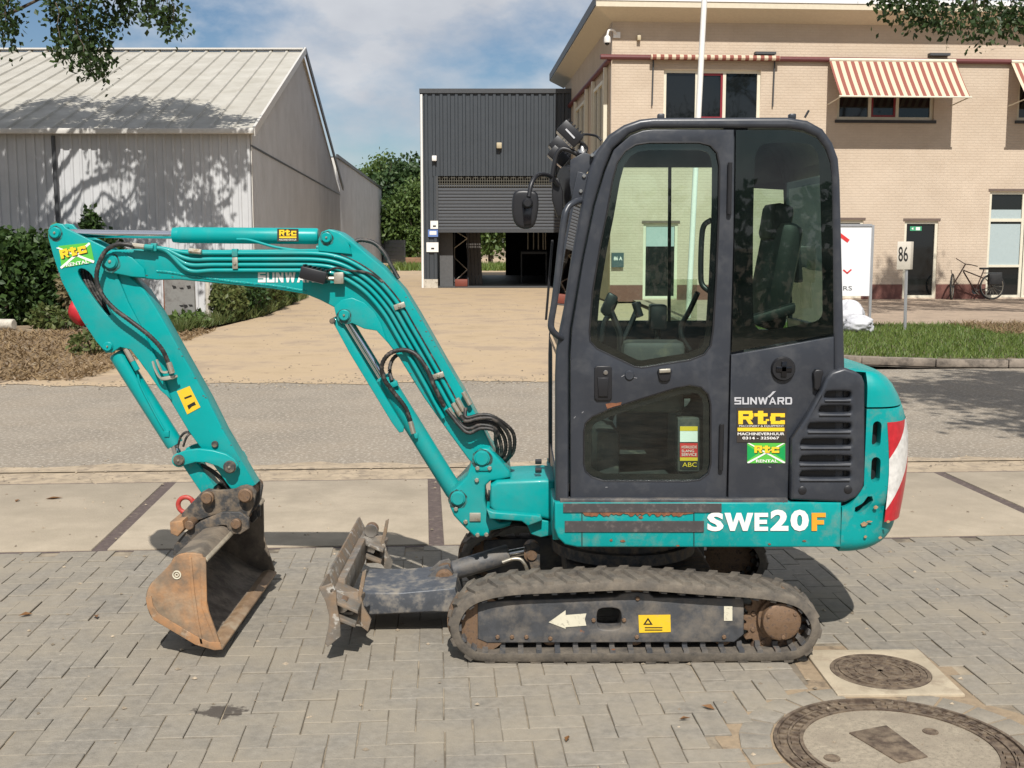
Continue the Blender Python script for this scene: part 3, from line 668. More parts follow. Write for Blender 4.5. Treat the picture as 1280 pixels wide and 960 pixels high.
# tree on the near side of the street, out of view: throws the dappled shade on the road
tree('roadside_tree', (9.6, 3.2, 0), (9.3, 3.6, 4.5), (7.9, 6.2, 8.3), 3.3, 85, 17000, 0.18, LEAF_A, 15,
     'leafy street tree right of the view, shading the road', None, (), 0.18, 0.35, (1.15, 0.8, 0.75), 0.2)
# trees behind the yard
tree('conifer', G(512, 327) + Vector((0.4, 0, 0)), (-9.3, 104, 6.5), (-9.6, 104, 5.4), 3.9, 150, 15000, 0.42, LEAF_B, 21, 'tall dark tree behind the yard, beside the dark hall', None, (), 0.3, 0.6, (.75, .8, 1.0), 0.3)
tree('garden_tree', (-13.2, 112, 0), (-13.0, 112, 6), (-12.2, 112, 6.6), 2.7, 80, 6000, 0.42, LEAF_C, 22, 'light green tree behind the yard, beside the pale grey shed', None, (), 0.25, 0.6, (.95, .8, 1.0), 0.3)
tree('garden_tree', (-11.6, 100, 0), (-11.5, 100, 2), (-11.4, 100, 2.6), 2.4, 60, 5000, 0.34, LEAF_B, 23, 'low bushy tree in front of the taller trees, left of the dark hall', None, (), 0.2, 0.5, (1, .8, 1.0), 0.3)
tree('conifer', (-8.3, 98, 0), (-8.3, 98, 3), (-8.3, 98, 3.6), 3.0, 90, 8000, 0.36, LEAF_C, 24, 'green conifer whose boughs touch the dark hall in the view', None, (), 0.2, 0.5, (.6, .7, 1.15), 0.3)
tree('garden_tree', (-1.6, 88, 0), (-1.6, 88, 3), (-1.6, 88, 4.0), 3.6, 70, 6000, 0.4, LEAF_C, 25, 'bright green tree seen through the open hall', None, (), 0.2, 0.6, (1.2, .8, .8), 0.3)
def gb(rg): return (rg.uniform(-8, 4), rg.uniform(72, 84), 0.0)
blades('meadow_grass', 5000, gb, 0.2, 0.5, 0.10, GRASSM, 6, 'grass strip seen through the open hall', 'grass')

# hedge and bushes on the left
def bush(name, blobs, nleaf, size, m, seed, label, group=None, core=(0.03, 0.04, 0.02)):
    rg = np.random.RandomState(seed); c0 = blobs[0][0]; t = thing(name, (c0[0], c0[1], 0), label, 'shrub', group)
    pts = []; tot = sum(b[1][0]*b[1][2] for b in blobs)
    for c, r in blobs:
        n = int(nleaf * r[0]*r[2]/tot); d = rg.normal(0, 1, (n, 3)); d /= np.linalg.norm(d, axis=1)[:, None]
        q = np.array(c) + d*np.array(r)*(0.55 + 0.5*rg.rand(n, 1)**.5) ; pts.append(q[q[:, 2] > 0.02])
    mb = MB()
    for c, r in blobs:
        for k in range(3): limb(mb, (c[0]+rg.normal(0, .1), c[1]+rg.normal(0, .1), 0), (c[0]+rg.normal(0, r[0]*.5), c[1]+rg.normal(0, r[1]*.5), c[2]+r[2]*.6), 0.025, 0.008, rg, .05)
    mb.build('stem', BARK, t)
    leaves('foliage', np.concatenate(pts), size, m, t, seed, 0.2)
    return t
rg0 = np.random.RandomState(8)
bl = [((-13.0+0.55*k, 25.2+rg0.normal(0,.1), 0.95+rg0.normal(0,.1)), (0.62, 0.75, 1.0+rg0.normal(0,.1))) for k in range(8)] + [((-9.0, 24.9, .75), (.5, .6, .75)), ((-8.5, 25.0, .5), (.45, .5, .55)), ((-12.2, 24.9, 1.45), (.6, .6, .65)), ((-10.9, 24.9, 1.4), (.7, .6, .7))]
bush('ivy_hedge', bl, 19000, 0.17, IVY, 31, 'dark green ivy hedge in front of the grey shed, far left')
bush('climbing_ivy', [((-10.0, 27.95, 1.1), (.35, .18, 1.3)), ((-10.05, 28.0, 2.0), (.22, .14, .65)), ((-9.6, 28.0, 1.6), (.3, .15, .45))], 1800, 0.15, IVY, 32, 'ivy climbing the downpipe of the grey shed')
DRYTW = leaf_mat('dry_twigs', (0.20, 0.15, 0.075), (0.11, 0.10, 0.05), 0.2)
bush('dry_bush', [((-8.9, 24.3, .85), (.5, .4, .55))], 900, 0.13, DRYTW, 33, 'dry brown bush at the right end of the ivy hedge')
bush('weed_bush', [((-9.6, 23.9, .22), (.35, .3, .28)), ((-9.1, 23.7, .16), (.3, .3, .2))], 700, 0.12, WEED, 34, 'bright green weeds at the foot of the ivy hedge')
bush('weed_bush', [((-6.75, 18.4, .16), (.28, .25, .22))], 300, 0.10, WEED, 35, 'small green weed on the bare soil behind the arm')
for i, (y, h_, lab) in enumerate(((24.0, .26, 'low green bush at the foot of the fence, nearest the road'), (26.3, .85, 'leafy green bush beside the white fence posts'), (28.0, 1.0, 'green bush along the fence below the boom'), (30.6, .75, 'bush farther along the edge of the sandy yard'), (33.2, .7, 'farthest bush along the edge of the sandy yard'))):
    x = -6.75 if y < 25 else (-6.45 + .11*(y-26.3) if y < 29 else -6.28 - .06*(y-29))
    bush('fence_bush', [((x, y, h_*.55), (.36, .9, h_*.55)), ((x-.15, y+.6, h_*.6), (.3, .7, h_*.6))], 1800, 0.13, (WEED if i % 2 else IVY) if i else LEAF_C, 40+i, lab, 'bushes along the edge of the yard')

# ================================================================== LEFT SHEDS
SHEDW = mat('grey_steel_cladding', (0.515, 0.52, 0.525), 0.55, var=0.06, scale=0.6, c2=(0.43, 0.435, 0.435), c2amt=0.25, c2scale=0.9, c2soft=0.2)
SHEDR = mat('weathered_roof_sheet', (0.435, 0.415, 0.365), 0.6, var=0.10, scale=0.8, detail=9, c2=(0.32, 0.30, 0.255), c2amt=0.40, c2scale=1.1, c2soft=0.2)
TRIM = mat('pale_steel_trim', (0.55, 0.53, 0.49), 0.5, var=0.06)
DARKG = mat('dark_grey_steel', (0.055, 0.058, 0.062), 0.5, var=0.1)
YS = 28.5
C1 = P(312, 165, YS); EZ = C1.z
C2 = Vector((-8.54, 58.1, EZ)); RT = .41; RZ = 8.17; RM = C1 + (C2 - C1)*RT
shed = thing('shed', (C1.x - 7, YS, 0), 'large light grey steel shed with pale ribbed roof on the left', 'shed')
def ribs(x0, x1, pitch, dep, flat_=0.6):
    """trapezoid sheet profile as (x, offset) pairs"""
    q = []; n = max(1, round((x1-x0)/pitch)); p = (x1-x0)/n
    for i in range(n):
        a = x0+i*p; q += [(a, 0), (a+p*flat_, 0), (a+p*(flat_+.08), dep), (a+p*.92, dep)]
    q.append((x1, 0)); return q
def clad(name, m, parent, prof, bot, top, nrm):
    """prof: (s, off); bot(s), top(s) give the line ends"""
    v = []; f = []
    for i, (s_, o_) in enumerate(prof):
        v += [Vector(bot(s_)) + Vector(nrm)*o_, Vector(top(s_)) + Vector(nrm)*o_]
        if i: f.append((2*i-2, 2*i, 2*i+1, 2*i-1))
    return mesh_obj(name, v, f, m, parent)
SW = 0.9
base_sheet = clad('wall_sheet', SHEDW, shed, ribs(0, SW, 0.225, 0.03), lambda s_: (s_, 0, -0.05), lambda s_: (s_, 0, EZ), (0, -1, 0))
for k in range(22):
    o = base_sheet if k == 0 else bpy.data.objects.new('wall_sheet', base_sheet.data)
    if k: link(o, shed)
    o.location = (C1.x - SW*(k+1), YS + 0.0, 0)
gd = (C2 - C1); gd.z = 0; gl = gd.length; gd.normalize(); gn = Vector((gd.y, -gd.x, 0))
def gtop(s_): t = s_/gl; return C1 + gd*s_ + Vector((0, 0, (RZ-EZ)*(t/RT if t < RT else (1-t)/(1-RT))))
clad('gable_wall', SHEDW, shed, ribs(0, gl, 0.3, 0.03), lambda s_: Vector((C1.x, C1.y, -0.05)) + gd*s_, gtop, gn)
MB().prism([C1 + gn*.035, C1 + gd*0.12 + gn*.035, C1 + gd*.12 + Vector((0,0,-EZ)) + gn*.035, C1 + Vector((0,0,-EZ)) + gn*.035], -gn*.02).build('corner_trim', TRIM, shed)
mb = MB(); z_ = EZ - 0.35
p0, p1 = C1 + Vector((0, 0, -.35)) + gn*.04, C2 + Vector((0, 0, -.35)) + gn*.04
mb.prism([p0, p1, p1 + Vector((0,0,.05)), p0 + Vector((0,0,.05))], -gn*.03); mb.build('wall_seam', DARKG, shed)
# roof sheets up the front slope and down the back
ov = 0.22
e0 = Vector((0, -ov, EZ + 0.06 - ov*(RZ-EZ)/(RM.y-C1.y)))
sl = Vector((RM.x - C1.x, RM.y - C1.y, RZ + 0.06 - EZ))
RP = 0.545
def roof_strip(name, a, d, parent, wd):
    n = Vector((0, 0, 1)); v = []; f = []
    for i, (s_, o_) in enumerate([(0, 0), (wd*.80, 0), (wd*.84, .05), (wd*.96, .05), (wd, 0)]):
        v += [a + Vector((s_, 0, o_)), a + d + Vector((s_, 0, o_))]
        if i: f.append((2*i-2, 2*i, 2*i+1, 2*i-1))
    return mesh_obj(name, v, f, SHEDR, parent)
rf = MB(); 
r0 = roof_strip('roof_sheet', e0, Vector((sl.x, sl.y + ov, RZ + 0.06 - e0.z)), shed, RP)
for k in range(34):
    o = r0 if k == 0 else bpy.data.objects.new('roof_sheet', r0.data)
    if k: link(o, shed)
    o.location = (C1.x - RP*(k+1) + .18, YS, 0)
xl = C1.x - 19
MB().add([(xl, RM.y, RZ+.05), (RM.x+.1, RM.y, RZ+.05), (C2.x, C2.y, EZ), (xl, C2.y, EZ)], [(0, 1, 2, 3)]).build('rear_roof', SHEDR, shed)
MB().box(xl, RM.x+.15, RM.y-.22, RM.y+.2, RZ+.10, RZ+.15).build('ridge_cap', TRIM, shed)
MB().box(xl, C1.x+.16, YS-ov-.11, YS-ov+.02, e0.z-.06, e0.z+.07).build('gutter', TRIM, shed, bevel=.02)
a = C1 + Vector((.12, -ov, .10)); b = Vector((RM.x+.16, RM.y, RZ+.20)); c = Vector((C2.x+.16, C2.y, EZ+.1))
nn = gn*.06
MB().prism([a, b, b+Vector((0,0,-.22)), a+Vector((0,0,-.22))], nn).build('verge_trim', TRIM, shed)
MB().prism([b, c, c+Vector((0,0,-.22)), b+Vector((0,0,-.22))], nn).build('verge_trim', DARKG, shed)
pd = PP(68, 200, (0, YS-.1, 0), (1, 0)); tube('downpipe', [(pd.x, YS-.12, EZ-.1), (pd.x+.02, YS-.12, 2), (pd.x, YS-.12, 0)], .05, DARKG, shed, res=1)
s2 = thing('shed', (-12, 62, 0), 'lower flat grey shed behind the gable of the big shed', 'shed')
A2 = P(420, 197, 62); B2 = Vector((-11.1, 99.6, A2.z)); d2 = (B2-A2); l2 = d2.length; d2.normalize(); n2_ = Vector((d2.y, -d2.x, 0))
clad('side_wall', SHEDW, s2, ribs(0, l2, .4, .03), lambda s_: Vector((A2.x, A2.y, -.05)) + d2*s_, lambda s_: A2 + d2*s_, n2_)
MB().box(A2.x-20, A2.x, A2.y, A2.y+.1, -.05, A2.z).build('front_wall', TRIM, s2)
MB().prism([A2 + Vector((-20, 0, 0)), A2, B2, B2 + Vector((-20, 0, 0))], (0, 0, .06)).build('roof', DARKG, s2)
MB().prism([A2, B2, B2+Vector((0,0,.18)), A2+Vector((0,0,.18))], n2_*.1).build('roof_trim', DARKG, s2)
# fence and boards far behind
fn = thing('panel_fence', P(490, 330, 97), 'dark grey panel fence between the pale shed and the trees', 'fence')
a, b = P(477, 330, 99), P(506, 330, 92); a.z = b.z = 0
for k in range(6): 
    q = (b-a); MB().prism([a + Vector((0,0,.32*k+.02)), b + Vector((0,0,.32*k+.02)), b + Vector((0,0,.32*k+.32)), a + Vector((0,0,.32*k+.32))], (0.05, .06, 0)).build('panel', DARKG, fn)
WOOD = mat('weathered_board', (0.22, 0.13, 0.075), 0.8, var=0.25, scale=3)
wd = thing('board_stack', P(515, 330, 92), 'brown stacked boards beside the far panel fence', 'boards')
p = P(507, 330, 92); q = P(540, 330, 92)
for k in range(3): MB().box(p.x, q.x, 92, 93, .02+.18*k, .19+.18*k).build('board', WOOD, wd)

# fence posts, panel and oddments by the left verge
CONC = mat('weathered_concrete_post', (0.48, 0.44, 0.37), 0.9, var=0.15, scale=5, c2=(0.25, 0.22, 0.17), c2amt=0.3, c2scale=6)
for (x, lab) in ((243, 'left of two pale concrete fence posts below the boom'), (261, 'right of two pale concrete fence posts below the boom')):
    b = G(x, 404); rod('fence_post', b, b + Vector((-.03 if x < 250 else 0, 0, 1.45)), .055, CONC, None, 10, label=lab, cat='post', group='concrete fence posts')
b = G(313, 378)
for (x, yb, h_, lab) in ((317, 383, 1.3, 'pale post half hidden by bushes near the grey shed'), ):
    b = G(x, yb); rod('fence_post', b, b + Vector((0, 0, h_)), .06, CONC, None, 10, label=lab, cat='post', group='concrete fence posts')
b = G(207, 402); rod('rusty_post', b, b + Vector((.02, 0, 1.5)), .035, RUSTM, None, 10, label='thin rusty post left of the grey site board', cat='post')
GREYB = mat('faded_grey_board', (0.20, 0.195, 0.18), 0.8, var=0.2, scale=3, c2=(0.12, 0.11, 0.10), c2amt=0.35, c2scale=3)
sb = thing('site_board', G(222, 400), 'faded grey board with dark lettering behind the arm', 'board')
yb = 24.3; a = P(205, 352, yb); b = P(244, 396, yb)
MB().box(a.x, b.x, yb, yb+.04, b.z, a.z+.25).build('panel', GREYB, sb)
rs = random.Random(4)
for (x0_, x1_, y_) in ((214, 240, 361), (221, 242, 383)):
    for k in range(3):
        x = x0_ + (x1_-x0_)*k/3 + rs.uniform(0, 3); plate('smudge', [(x, y_-3+rs.uniform(-2, 2)), (x+5, y_-3+rs.uniform(-2, 2)), (x+6, y_+rs.uniform(-1, 1)), (x+2, y_+2+rs.uniform(-2, 1))], yb-.004, yb-.002, DKPRINT, sb, bevel=0)
REDC = mat('red_tarpaulin', (0.48, 0.02, 0.03), 0.5, var=0.15, scale=6)
c = P(101, 389, 23.0); v = []; f = []
for i in range(9):
    for j in range(14):
        th = math.pi*i/8; ph = 2*math.pi*j/14; r_ = 1 + .13*math.sin(3*ph+2*th) + .07*math.sin(7*ph)
        v.append(c + Vector((math.sin(th)*math.cos(ph)*.20*r_, math.sin(th)*math.sin(ph)*.3*r_, math.cos(th)*.27*r_)))
for i in range(8):
    for j in range(14): f.append((i*14+j, i*14+(j+1) % 14, (i+1)*14+(j+1) % 14, (i+1)*14+j))
mesh_obj('red_sack', v, f, REDC, None, 60, label='red sack on the soil behind the raised arm', cat='sack')
p = G(18, 413); rod('concrete_pipe', p + Vector((-2.6, .5, .12)), p + Vector((0, 0, .12)), .11, CONC, None, 16, label='grey concrete pipe lying under the hedge at the left edge', cat='pipe')

# ================================================================== DARK HALL
YH = 45.4
HALL = mat('anthracite_cladding', (0.040, 0.047, 0.055), 0.5, var=0.08, scale=1.5)
HALLD = mat('hall_interior', (0.05, 0.052, 0.055), 0.8, var=0.15)
hall = thing('hall', (P(620, 362, YH).x, YH, 0), 'dark anthracite corrugated hall with half open roller door', 'hall')
def HX(px): return P(px, 300, YH).x
def HZ(py): return P(600, py, YH).z
xa, xd0, xb = HX(527), HX(547), 2.6
zt, zd, zb = HZ(115), HZ(220), HZ(288)
clad('upper_cladding', HALL, hall, ribs(xa, xb, .29, .045, .5), lambda s_: (s_, YH, zd), lambda s_: (s_, YH, zt), (0, -1, 0))
clad('jamb_cladding', HALL, hall, ribs(xa, xd0, .29, .045, .5), lambda s_: (s_, YH, HZ(349)), lambda s_: (s_, YH, zd), (0, -1, 0))
MB().box(xa-.03, xb, YH-.08, YH+.15, zt-.05, zt+.12).build('parapet_trim', DARKG, hall)
MB().box(xa, xd0, YH-.06, YH+.1, -.1, HZ(349)).build('plinth', CONC, hall)
MB().box(xa-.02, xa+.03, YH, YH+17, -.1, zt).build('side_wall', HALL, hall)
MB().box(xa, xb+6, YH+.05, YH+17, zt-.12, zt-.02).build('roof', HALL, hall)
MB().box(xb+.4, xb+.5, YH+.1, YH+17, -.1, zt).build('side_wall', HALLD, hall)
xo0, xo1 = HX(601)*62.4/YH, HX(632)*62.4/YH
MB().box(xa, xo0, YH+16.9, YH+17, -.1, zt).box(xo1, xb+6, YH+16.9, YH+17, -.1, zt).box(xo0, xo1, YH+16.9, YH+17, 3.2, zt).build('rear_wall', HALLD, hall)
sheet_ = mesh_obj('floor', [(xa, YH+.02, .012), (xb+6, YH+.02, .012), (xb+6, YH+17, .012), (xa, YH+17, .012)], [(0, 1, 2, 3)], mat('hall_floor', (.10, .10, .10), .5, var=.2), hall)
MB().box(xd0-.04, xd0+.04, YH-.05, YH+.12, HZ(288), zd).build('door_jamb', DARKG, hall)
# roller door: slats as one corrugated curtain, perforated band at the top
v = []; f = []; zz_ = zb; i = 0
while zz_ < HZ(234):
    for (dz, o_) in ((0, 0), (.03, .03), (.09, .03), (.12, 0)):
        v += [(xd0, YH+.06-o_, zz_+dz), (xb, YH+.06-o_, zz_+dz)]
    zz_ += .125
for k in range(len(v)//2-1): f.append((2*k, 2*k+1, 2*k+3, 2*k+2))
mesh_obj('roller_door', v, f, mat('roller_slats', (0.075, 0.080, 0.088), 0.45, var=.05), hall)
mb = MB()
for k in range(4): mb.box(xd0, xb, YH+.03, YH+.05, HZ(234)+.115*k, HZ(234)+.03+.115*k)
for k in range(60):
    x = xd0 + (xb-xd0)*k/60; mb.box(x, x+.03, YH+.025, YH+.055, HZ(234), zd)
mb.build('door_grille', mat('grille_steel', (0.07, .065, .05), .5), hall)
MB().box(xd0, xb, YH+.02, YH+.10, zb-.08, zb+.02).build('bottom_bar', DARKG, hall)
LAMP = mat('beige_lamp_housing', (0.45, 0.38, 0.25), 0.5)
p = P(624, 182, YH-.1); MB().box(p.x-.1, p.x+.1, YH-.2, YH-.04, p.z-.11, p.z+.11).build('wall_lamp', LAMP, None, bevel=.02, label='small beige lamp high on the dark hall', cat='lamp')
p = P(543, 198, YH-.1); MB().box(p.x-.09, p.x+.09, YH-.2, YH-.04, p.z-.1, p.z+.1).build('alarm_box', WHITE, None, bevel=.02, label='small white alarm box on the corner of the hall', cat='alarm box')
rod('rain_pipe', P(528.5, 360, YH-.15), P(526.5, 118, YH-.15), .05, WHITE, None, 12, label='white rain pipe on the left corner of the dark hall', cat='pipe')
BLUES = flat('blue_sign', (.12, .2, .45))
for (x0, y0, x1, y1, m, lab) in ((538, 276, 547.5, 286, WHITE, 'small white sign, topmost by the hall door'), (535, 287, 547.5, 296, BLUES, 'small blue sign by the hall door'), (533, 303, 548, 315, WHITE, 'larger white sign, lowest by the hall door')):
    a, b = P(x0, y0, YH-.09), P(x1, y1, YH-.09)
    o = thing('notice_sign', (a.x, YH-.09, b.z), lab, 'sign', 'signs beside the hall door')
    MB().box(a.x, b.x, YH-.09, YH-.06, b.z, a.z).build('sign_plate', m, o)
    if m is BLUES: MB().box(a.x+.06, b.x-.06, YH-.096, YH-.091, b.z+.08, a.z-.06).build('print', WHITE, o)
    else: MB().box((a.x+b.x)/2-.05, (a.x+b.x)/2+.07, YH-.096, YH-.091, (a.z+b.z)/2-.08, (a.z+b.z)/2-.02).build('print', DKPRINT, o)
# things inside the hall
rk = thing('pipe_rack', (HX(575), 47, 0), 'steel rack with zigzag bracing inside the open hall', 'rack')
yk = 47.0
for x in (568, 585): rod('upright', P(x, 361, yk), P(x, 280, yk), .03, DARKG, rk, 8)
zg = [(568, 352), (584, 337), (568, 322), (568, 310), (584, 298), (568, 288)]
for (a, b) in zip(zg, zg[1:]): rod('brace', P(*a, yk-.05), P(*b, yk-.05), .022, ZINC, rk, 6)
bd = thing('leaning_boards', (HX(596), 47.4, 0), 'grey boards leaning upright inside the open hall', 'boards')
for k in range(4):
    a = P(589+4.5*k, 357, 47.4); MB().obox(a + Vector((-.1, .2, 1.15)), Vector((.065, 0, 0)), Vector((0, .03, 0)), Vector((-.06, .08, 1.2))).build('board', mat('grey_wood', (.10, .09, .08), .8), bd)
dk = thing('open_door_leaf', (HX(556), 46.2, 0), 'dark door leaf just inside the hall, left', 'door')
a, b = P(550, 358, 46.2), P(566, 289, 46.2); MB().box(a.x, b.x, 46.2, 46.28, .02, b.z).build('leaf', mat('door_leaf_grey', (.09, .09, .09), .6), dk)
sh = thing('wall_shelf', (HX(670), 50, 0), 'shelf with pale rods standing on it inside the hall', 'shelf')
a, b = P(651, 316, 50), P(684, 316, 50); MB().box(a.x, b.x, 50, 50.4, a.z-.05, a.z+.05).build('shelf_board', DARKG, sh)
for x in (660, 667, 673, 679, 682): rod('rod', P(x, 312, 50.2), P(x, 290, 50.2), .03, ZINC, sh, 6)
mb = MB()
MB().box(a.x, a.x+.06, 50.3, 50.4, 0, a.z-.05).box(b.x-.06, b.x, 50.3, 50.4, 0, a.z-.05).build('shelf_leg', DARKG, sh)
cr_ = thing('red_crate', (HX(577), 46.9, 0), 'small red crate under the rack inside the hall', 'crate')
a = P(577, 358, 46.8); MB().box(a.x-.25, a.x+.25, 46.4, 46.8, .02, .3).build('crate_body', flat('dull_red', (.2, .05, .03)), cr_, bevel=.02)
# hedge on the near side of the street behind the camera: dark reflections in the cab glass
bl = [((-14+1.9*k, -15.5+rg0.normal(0,.2), 1.35), (1.35, .9, 1.55+rg0.normal(0,.12))) for k in range(16)]
bush('garden_hedge', bl, 9000, 0.34, LEAF_B, 51, 'tall dark hedge across the street behind the viewer')
tree('street_tree', (-4.4, -13.5, 0), (-4.3, -13.5, 2.6), (-4.0, -13.5, 5.2), 2.6, 60, 6000, 0.28, LEAF_B, 52, 'leafy tree in front of the hedge behind the viewer', None, (), 0.18, 0.4, (1.2, .9, .9), 0.3)

# ================================================================== BEIGE BRICK BUILDING
FA = R(4.0); FD = Vector((math.cos(FA), math.sin(FA), 0)); FN = Vector((math.sin(FA), -math.cos(FA), 0)); FO = Vector((2.85, 33.9, 0))
def brickwall(name, c, d):
    m = mat(name, c, 0.85, var=0.07, scale=0.5, detail=9, c2=(c[0]*.86, c[1]*.84, c[2]*.82), c2amt=0.3, c2scale=1.3, c2soft=0.2)
    t = m.node_tree; b = get(m, 'ShaderNodeBsdfPrincipled')[0]; g = N(t, 'ShaderNodeNewGeometry')
    dt = N(t, 'ShaderNodeVectorMath', operation='DOT_PRODUCT'); dt.inputs[1].default_value = tuple(d); t.links.new(g.outputs['Position'], dt.inputs[0])
    sp = N(t, 'ShaderNodeSeparateXYZ'); t.links.new(g.outputs['Position'], sp.inputs[0])
    cb = N(t, 'ShaderNodeCombineXYZ'); t.links.new(dt.outputs['Value'], cb.inputs[0]); t.links.new(sp.outputs[2], cb.inputs[1])
    br = N(t, 'ShaderNodeTexBrick'); br.inputs['Scale'].default_value = 1.0; br.inputs['Brick Width'].default_value = 0.22; br.inputs['Row Height'].default_value = 0.0775
    br.inputs['Mortar Size'].default_value = 0.011; br.inputs['Mortar Smooth'].default_value = 0.3; br.inputs['Color1'].default_value = (1, 1, 1, 1); br.inputs['Color2'].default_value = (.978, .978, .978, 1); br.inputs['Mortar'].default_value = (.95, .947, .943, 1)
    t.links.new(cb.outputs[0], br.inputs[0])
    lk = b.inputs['Base Color'].links[0].from_socket
    mu = N(t, 'ShaderNodeMix', data_type='RGBA', blend_type='MULTIPLY', i_0=1.0); t.links.new(lk, mu.inputs[6]); t.links.new(br.outputs['Color'], mu.inputs[7]); t.links.new(mu.outputs[2], b.inputs['Base Color'])
    bp = N(t, 'ShaderNodeBump', i_Strength=1.0, i_Distance=0.003); bp.invert = True; t.links.new(br.outputs['Fac'], bp.inputs['Height']); t.links.new(bp.outputs[0], b.inputs['Normal'])
    return m
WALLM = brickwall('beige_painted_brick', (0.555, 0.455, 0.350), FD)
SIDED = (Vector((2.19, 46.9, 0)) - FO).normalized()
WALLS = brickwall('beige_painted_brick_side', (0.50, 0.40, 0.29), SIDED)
PLINTH = mat('dark_red_plinth', (0.16, 0.065, 0.05), 0.7, var=.1)
MAROON = mat('maroon_paint', (0.13, 0.035, 0.035), 0.5, var=.1)
CREAMP = mat('cream_window_paint', (0.64, 0.60, 0.48), 0.5, var=.05)
DGLASS = mat('dark_window_glass', (0.008, 0.010, 0.011), 0.04, var=.0)
REDP = mat('red_window_paint', (0.22, 0.015, 0.025), 0.45, var=.05)
SOFF = mat('cream_soffit', (0.62, 0.55, 0.42), 0.7, var=.05)
bld = thing('brick_building', FO, 'two storey beige brick building with flat overhanging roof on the right', 'building')
def FU(px, py): return (PP(px, py, FO, FD) - FO).dot(FD)
def FZ(px, py): return PP(px, py, FO, FD).z
def FP(u, z, out_=0.0): return FO + FD*u + FN*out_ + Vector((0, 0, z))
ZT = P(762, 27, 33.9).z; BW = 26.0
wins = []   # openings u0,u1,z0,z1
def rect(px0, py0, px1, py1):
    return (FU(px0, py1), FU(px1, py1), FZ((px0+px1)/2, py1), FZ((px0+px1)/2, py0))
W1 = rect(829, 87, 950, 152); W2 = rect(1046, 84, 1167, 150); W3 = rect(1271, 86, 1392, 151)
D1 = rect(803, 279, 846, 377); D2 = rect(1127, 276, 1169, 376); W4 = rect(1231, 239, 1276, 375); D3 = rect(1277, 239, 1318, 375)
D0 = rect(1040, 275, 1076, 376)
D1, D2, W4, D3, D0 = [(a, b, .14, d) for (a, b, c, d) in (D1, D2, W4, D3, D0)]
ops = [W1, W2, W3, D1, D2, D0, (W4[0], D3[1], .14, W4[3])]
curve_mesh('front_wall', [[(0, 0.05), (BW, 0.05), (BW, ZT), (0, ZT)]] + [[(a, c), (b, c), (b, d), (a, d)] for a, b, c, d in ops], .15, 0.0,
           lambda x, y, z: FP(x, y, -.15 - z), WALLM, bld, smooth=0)
zp = FZ(1110, 355.5)
us = sorted([0.0] + [x for o_ in (D1, D2, D0, (W4[0], D3[1], 0, 0)) for x in o_[:2]] + [BW])
mb = MB()
for k in range(0, len(us), 2): 
    a, b = us[k], us[k+1]; mb.prism([FP(a, .06, .012), FP(b, .06, .012), FP(b, zp, .012), FP(a, zp, .012)], -FN*.01)
mb.build('plinth', PLINTH, bld)
SE = FO + SIDED*13.02; SN = Vector((-SIDED.y, SIDED.x, 0))
if SN.x > 0: SN = -SN
def SPt(s_, z, out_=0.0): return FO + SIDED*s_ + SN*out_ + Vector((0, 0, z))
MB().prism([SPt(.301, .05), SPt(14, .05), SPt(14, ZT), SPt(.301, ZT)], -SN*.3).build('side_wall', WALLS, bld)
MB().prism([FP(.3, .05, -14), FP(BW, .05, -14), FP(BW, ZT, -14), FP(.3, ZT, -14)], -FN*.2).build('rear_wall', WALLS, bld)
mesh_obj('inner_floor', [FP(.3, .2, -.31), FP(BW, .2, -.31), FP(BW, .2, -4), FP(.3, .2, -4)], [(0, 1, 2, 3)], HALLD, bld)
mesh_obj('inner_wall', [FP(.3, .2, -2.5), FP(BW, .2, -2.5), FP(BW, ZT, -2.5), FP(.3, ZT, -2.5)], [(0, 1, 2, 3)], mat('dim_room', (.05, .05, .05), .9), bld)
# roof slab with sloping soffit
zf = P(740, 8, 33.2).z; ovf, ovs = 0.70, 0.57
a0, b0 = SPt(0, ZT) , FP(BW, ZT)
e00 = FP(-ovs, zf, ovf); e10 = FP(BW+.5, zf, ovf); es = SPt(14.5, zf, ovs); i00 = FP(0, ZT, 0); i10 = FP(BW+.5, ZT, 0); is_ = SPt(14.5, ZT, 0)
mesh_obj('soffit', [e00, e10, i10, i00, es, is_], [(0, 1, 2, 3), (4, 0, 3, 5)], SOFF, bld)
up = Vector((0, 0, .26)); 
MB().add([e00, e10, e10+up, e00+up, es, es+up, FP(BW, zf, -14)+up, FP(BW, zf, -14)], [(0, 1, 2, 3), (4, 0, 3, 5), (3, 2, 6, 5)]).build('roof_slab', SOFF, bld)
wt = mat('white_roof_edge', (0.72, 0.72, 0.72), .5, var=.03)
MB().prism([e00+up*.62-FN*0, e10+up*.62, e10+up*1.12, e00+up*1.12], FN*.025).build('roof_edge', wt, bld)
MB().prism([e00+up*.1, es+up*.1, es+up*1.12, e00+up*1.12], SN*.025).build('roof_edge', DARKG, bld)
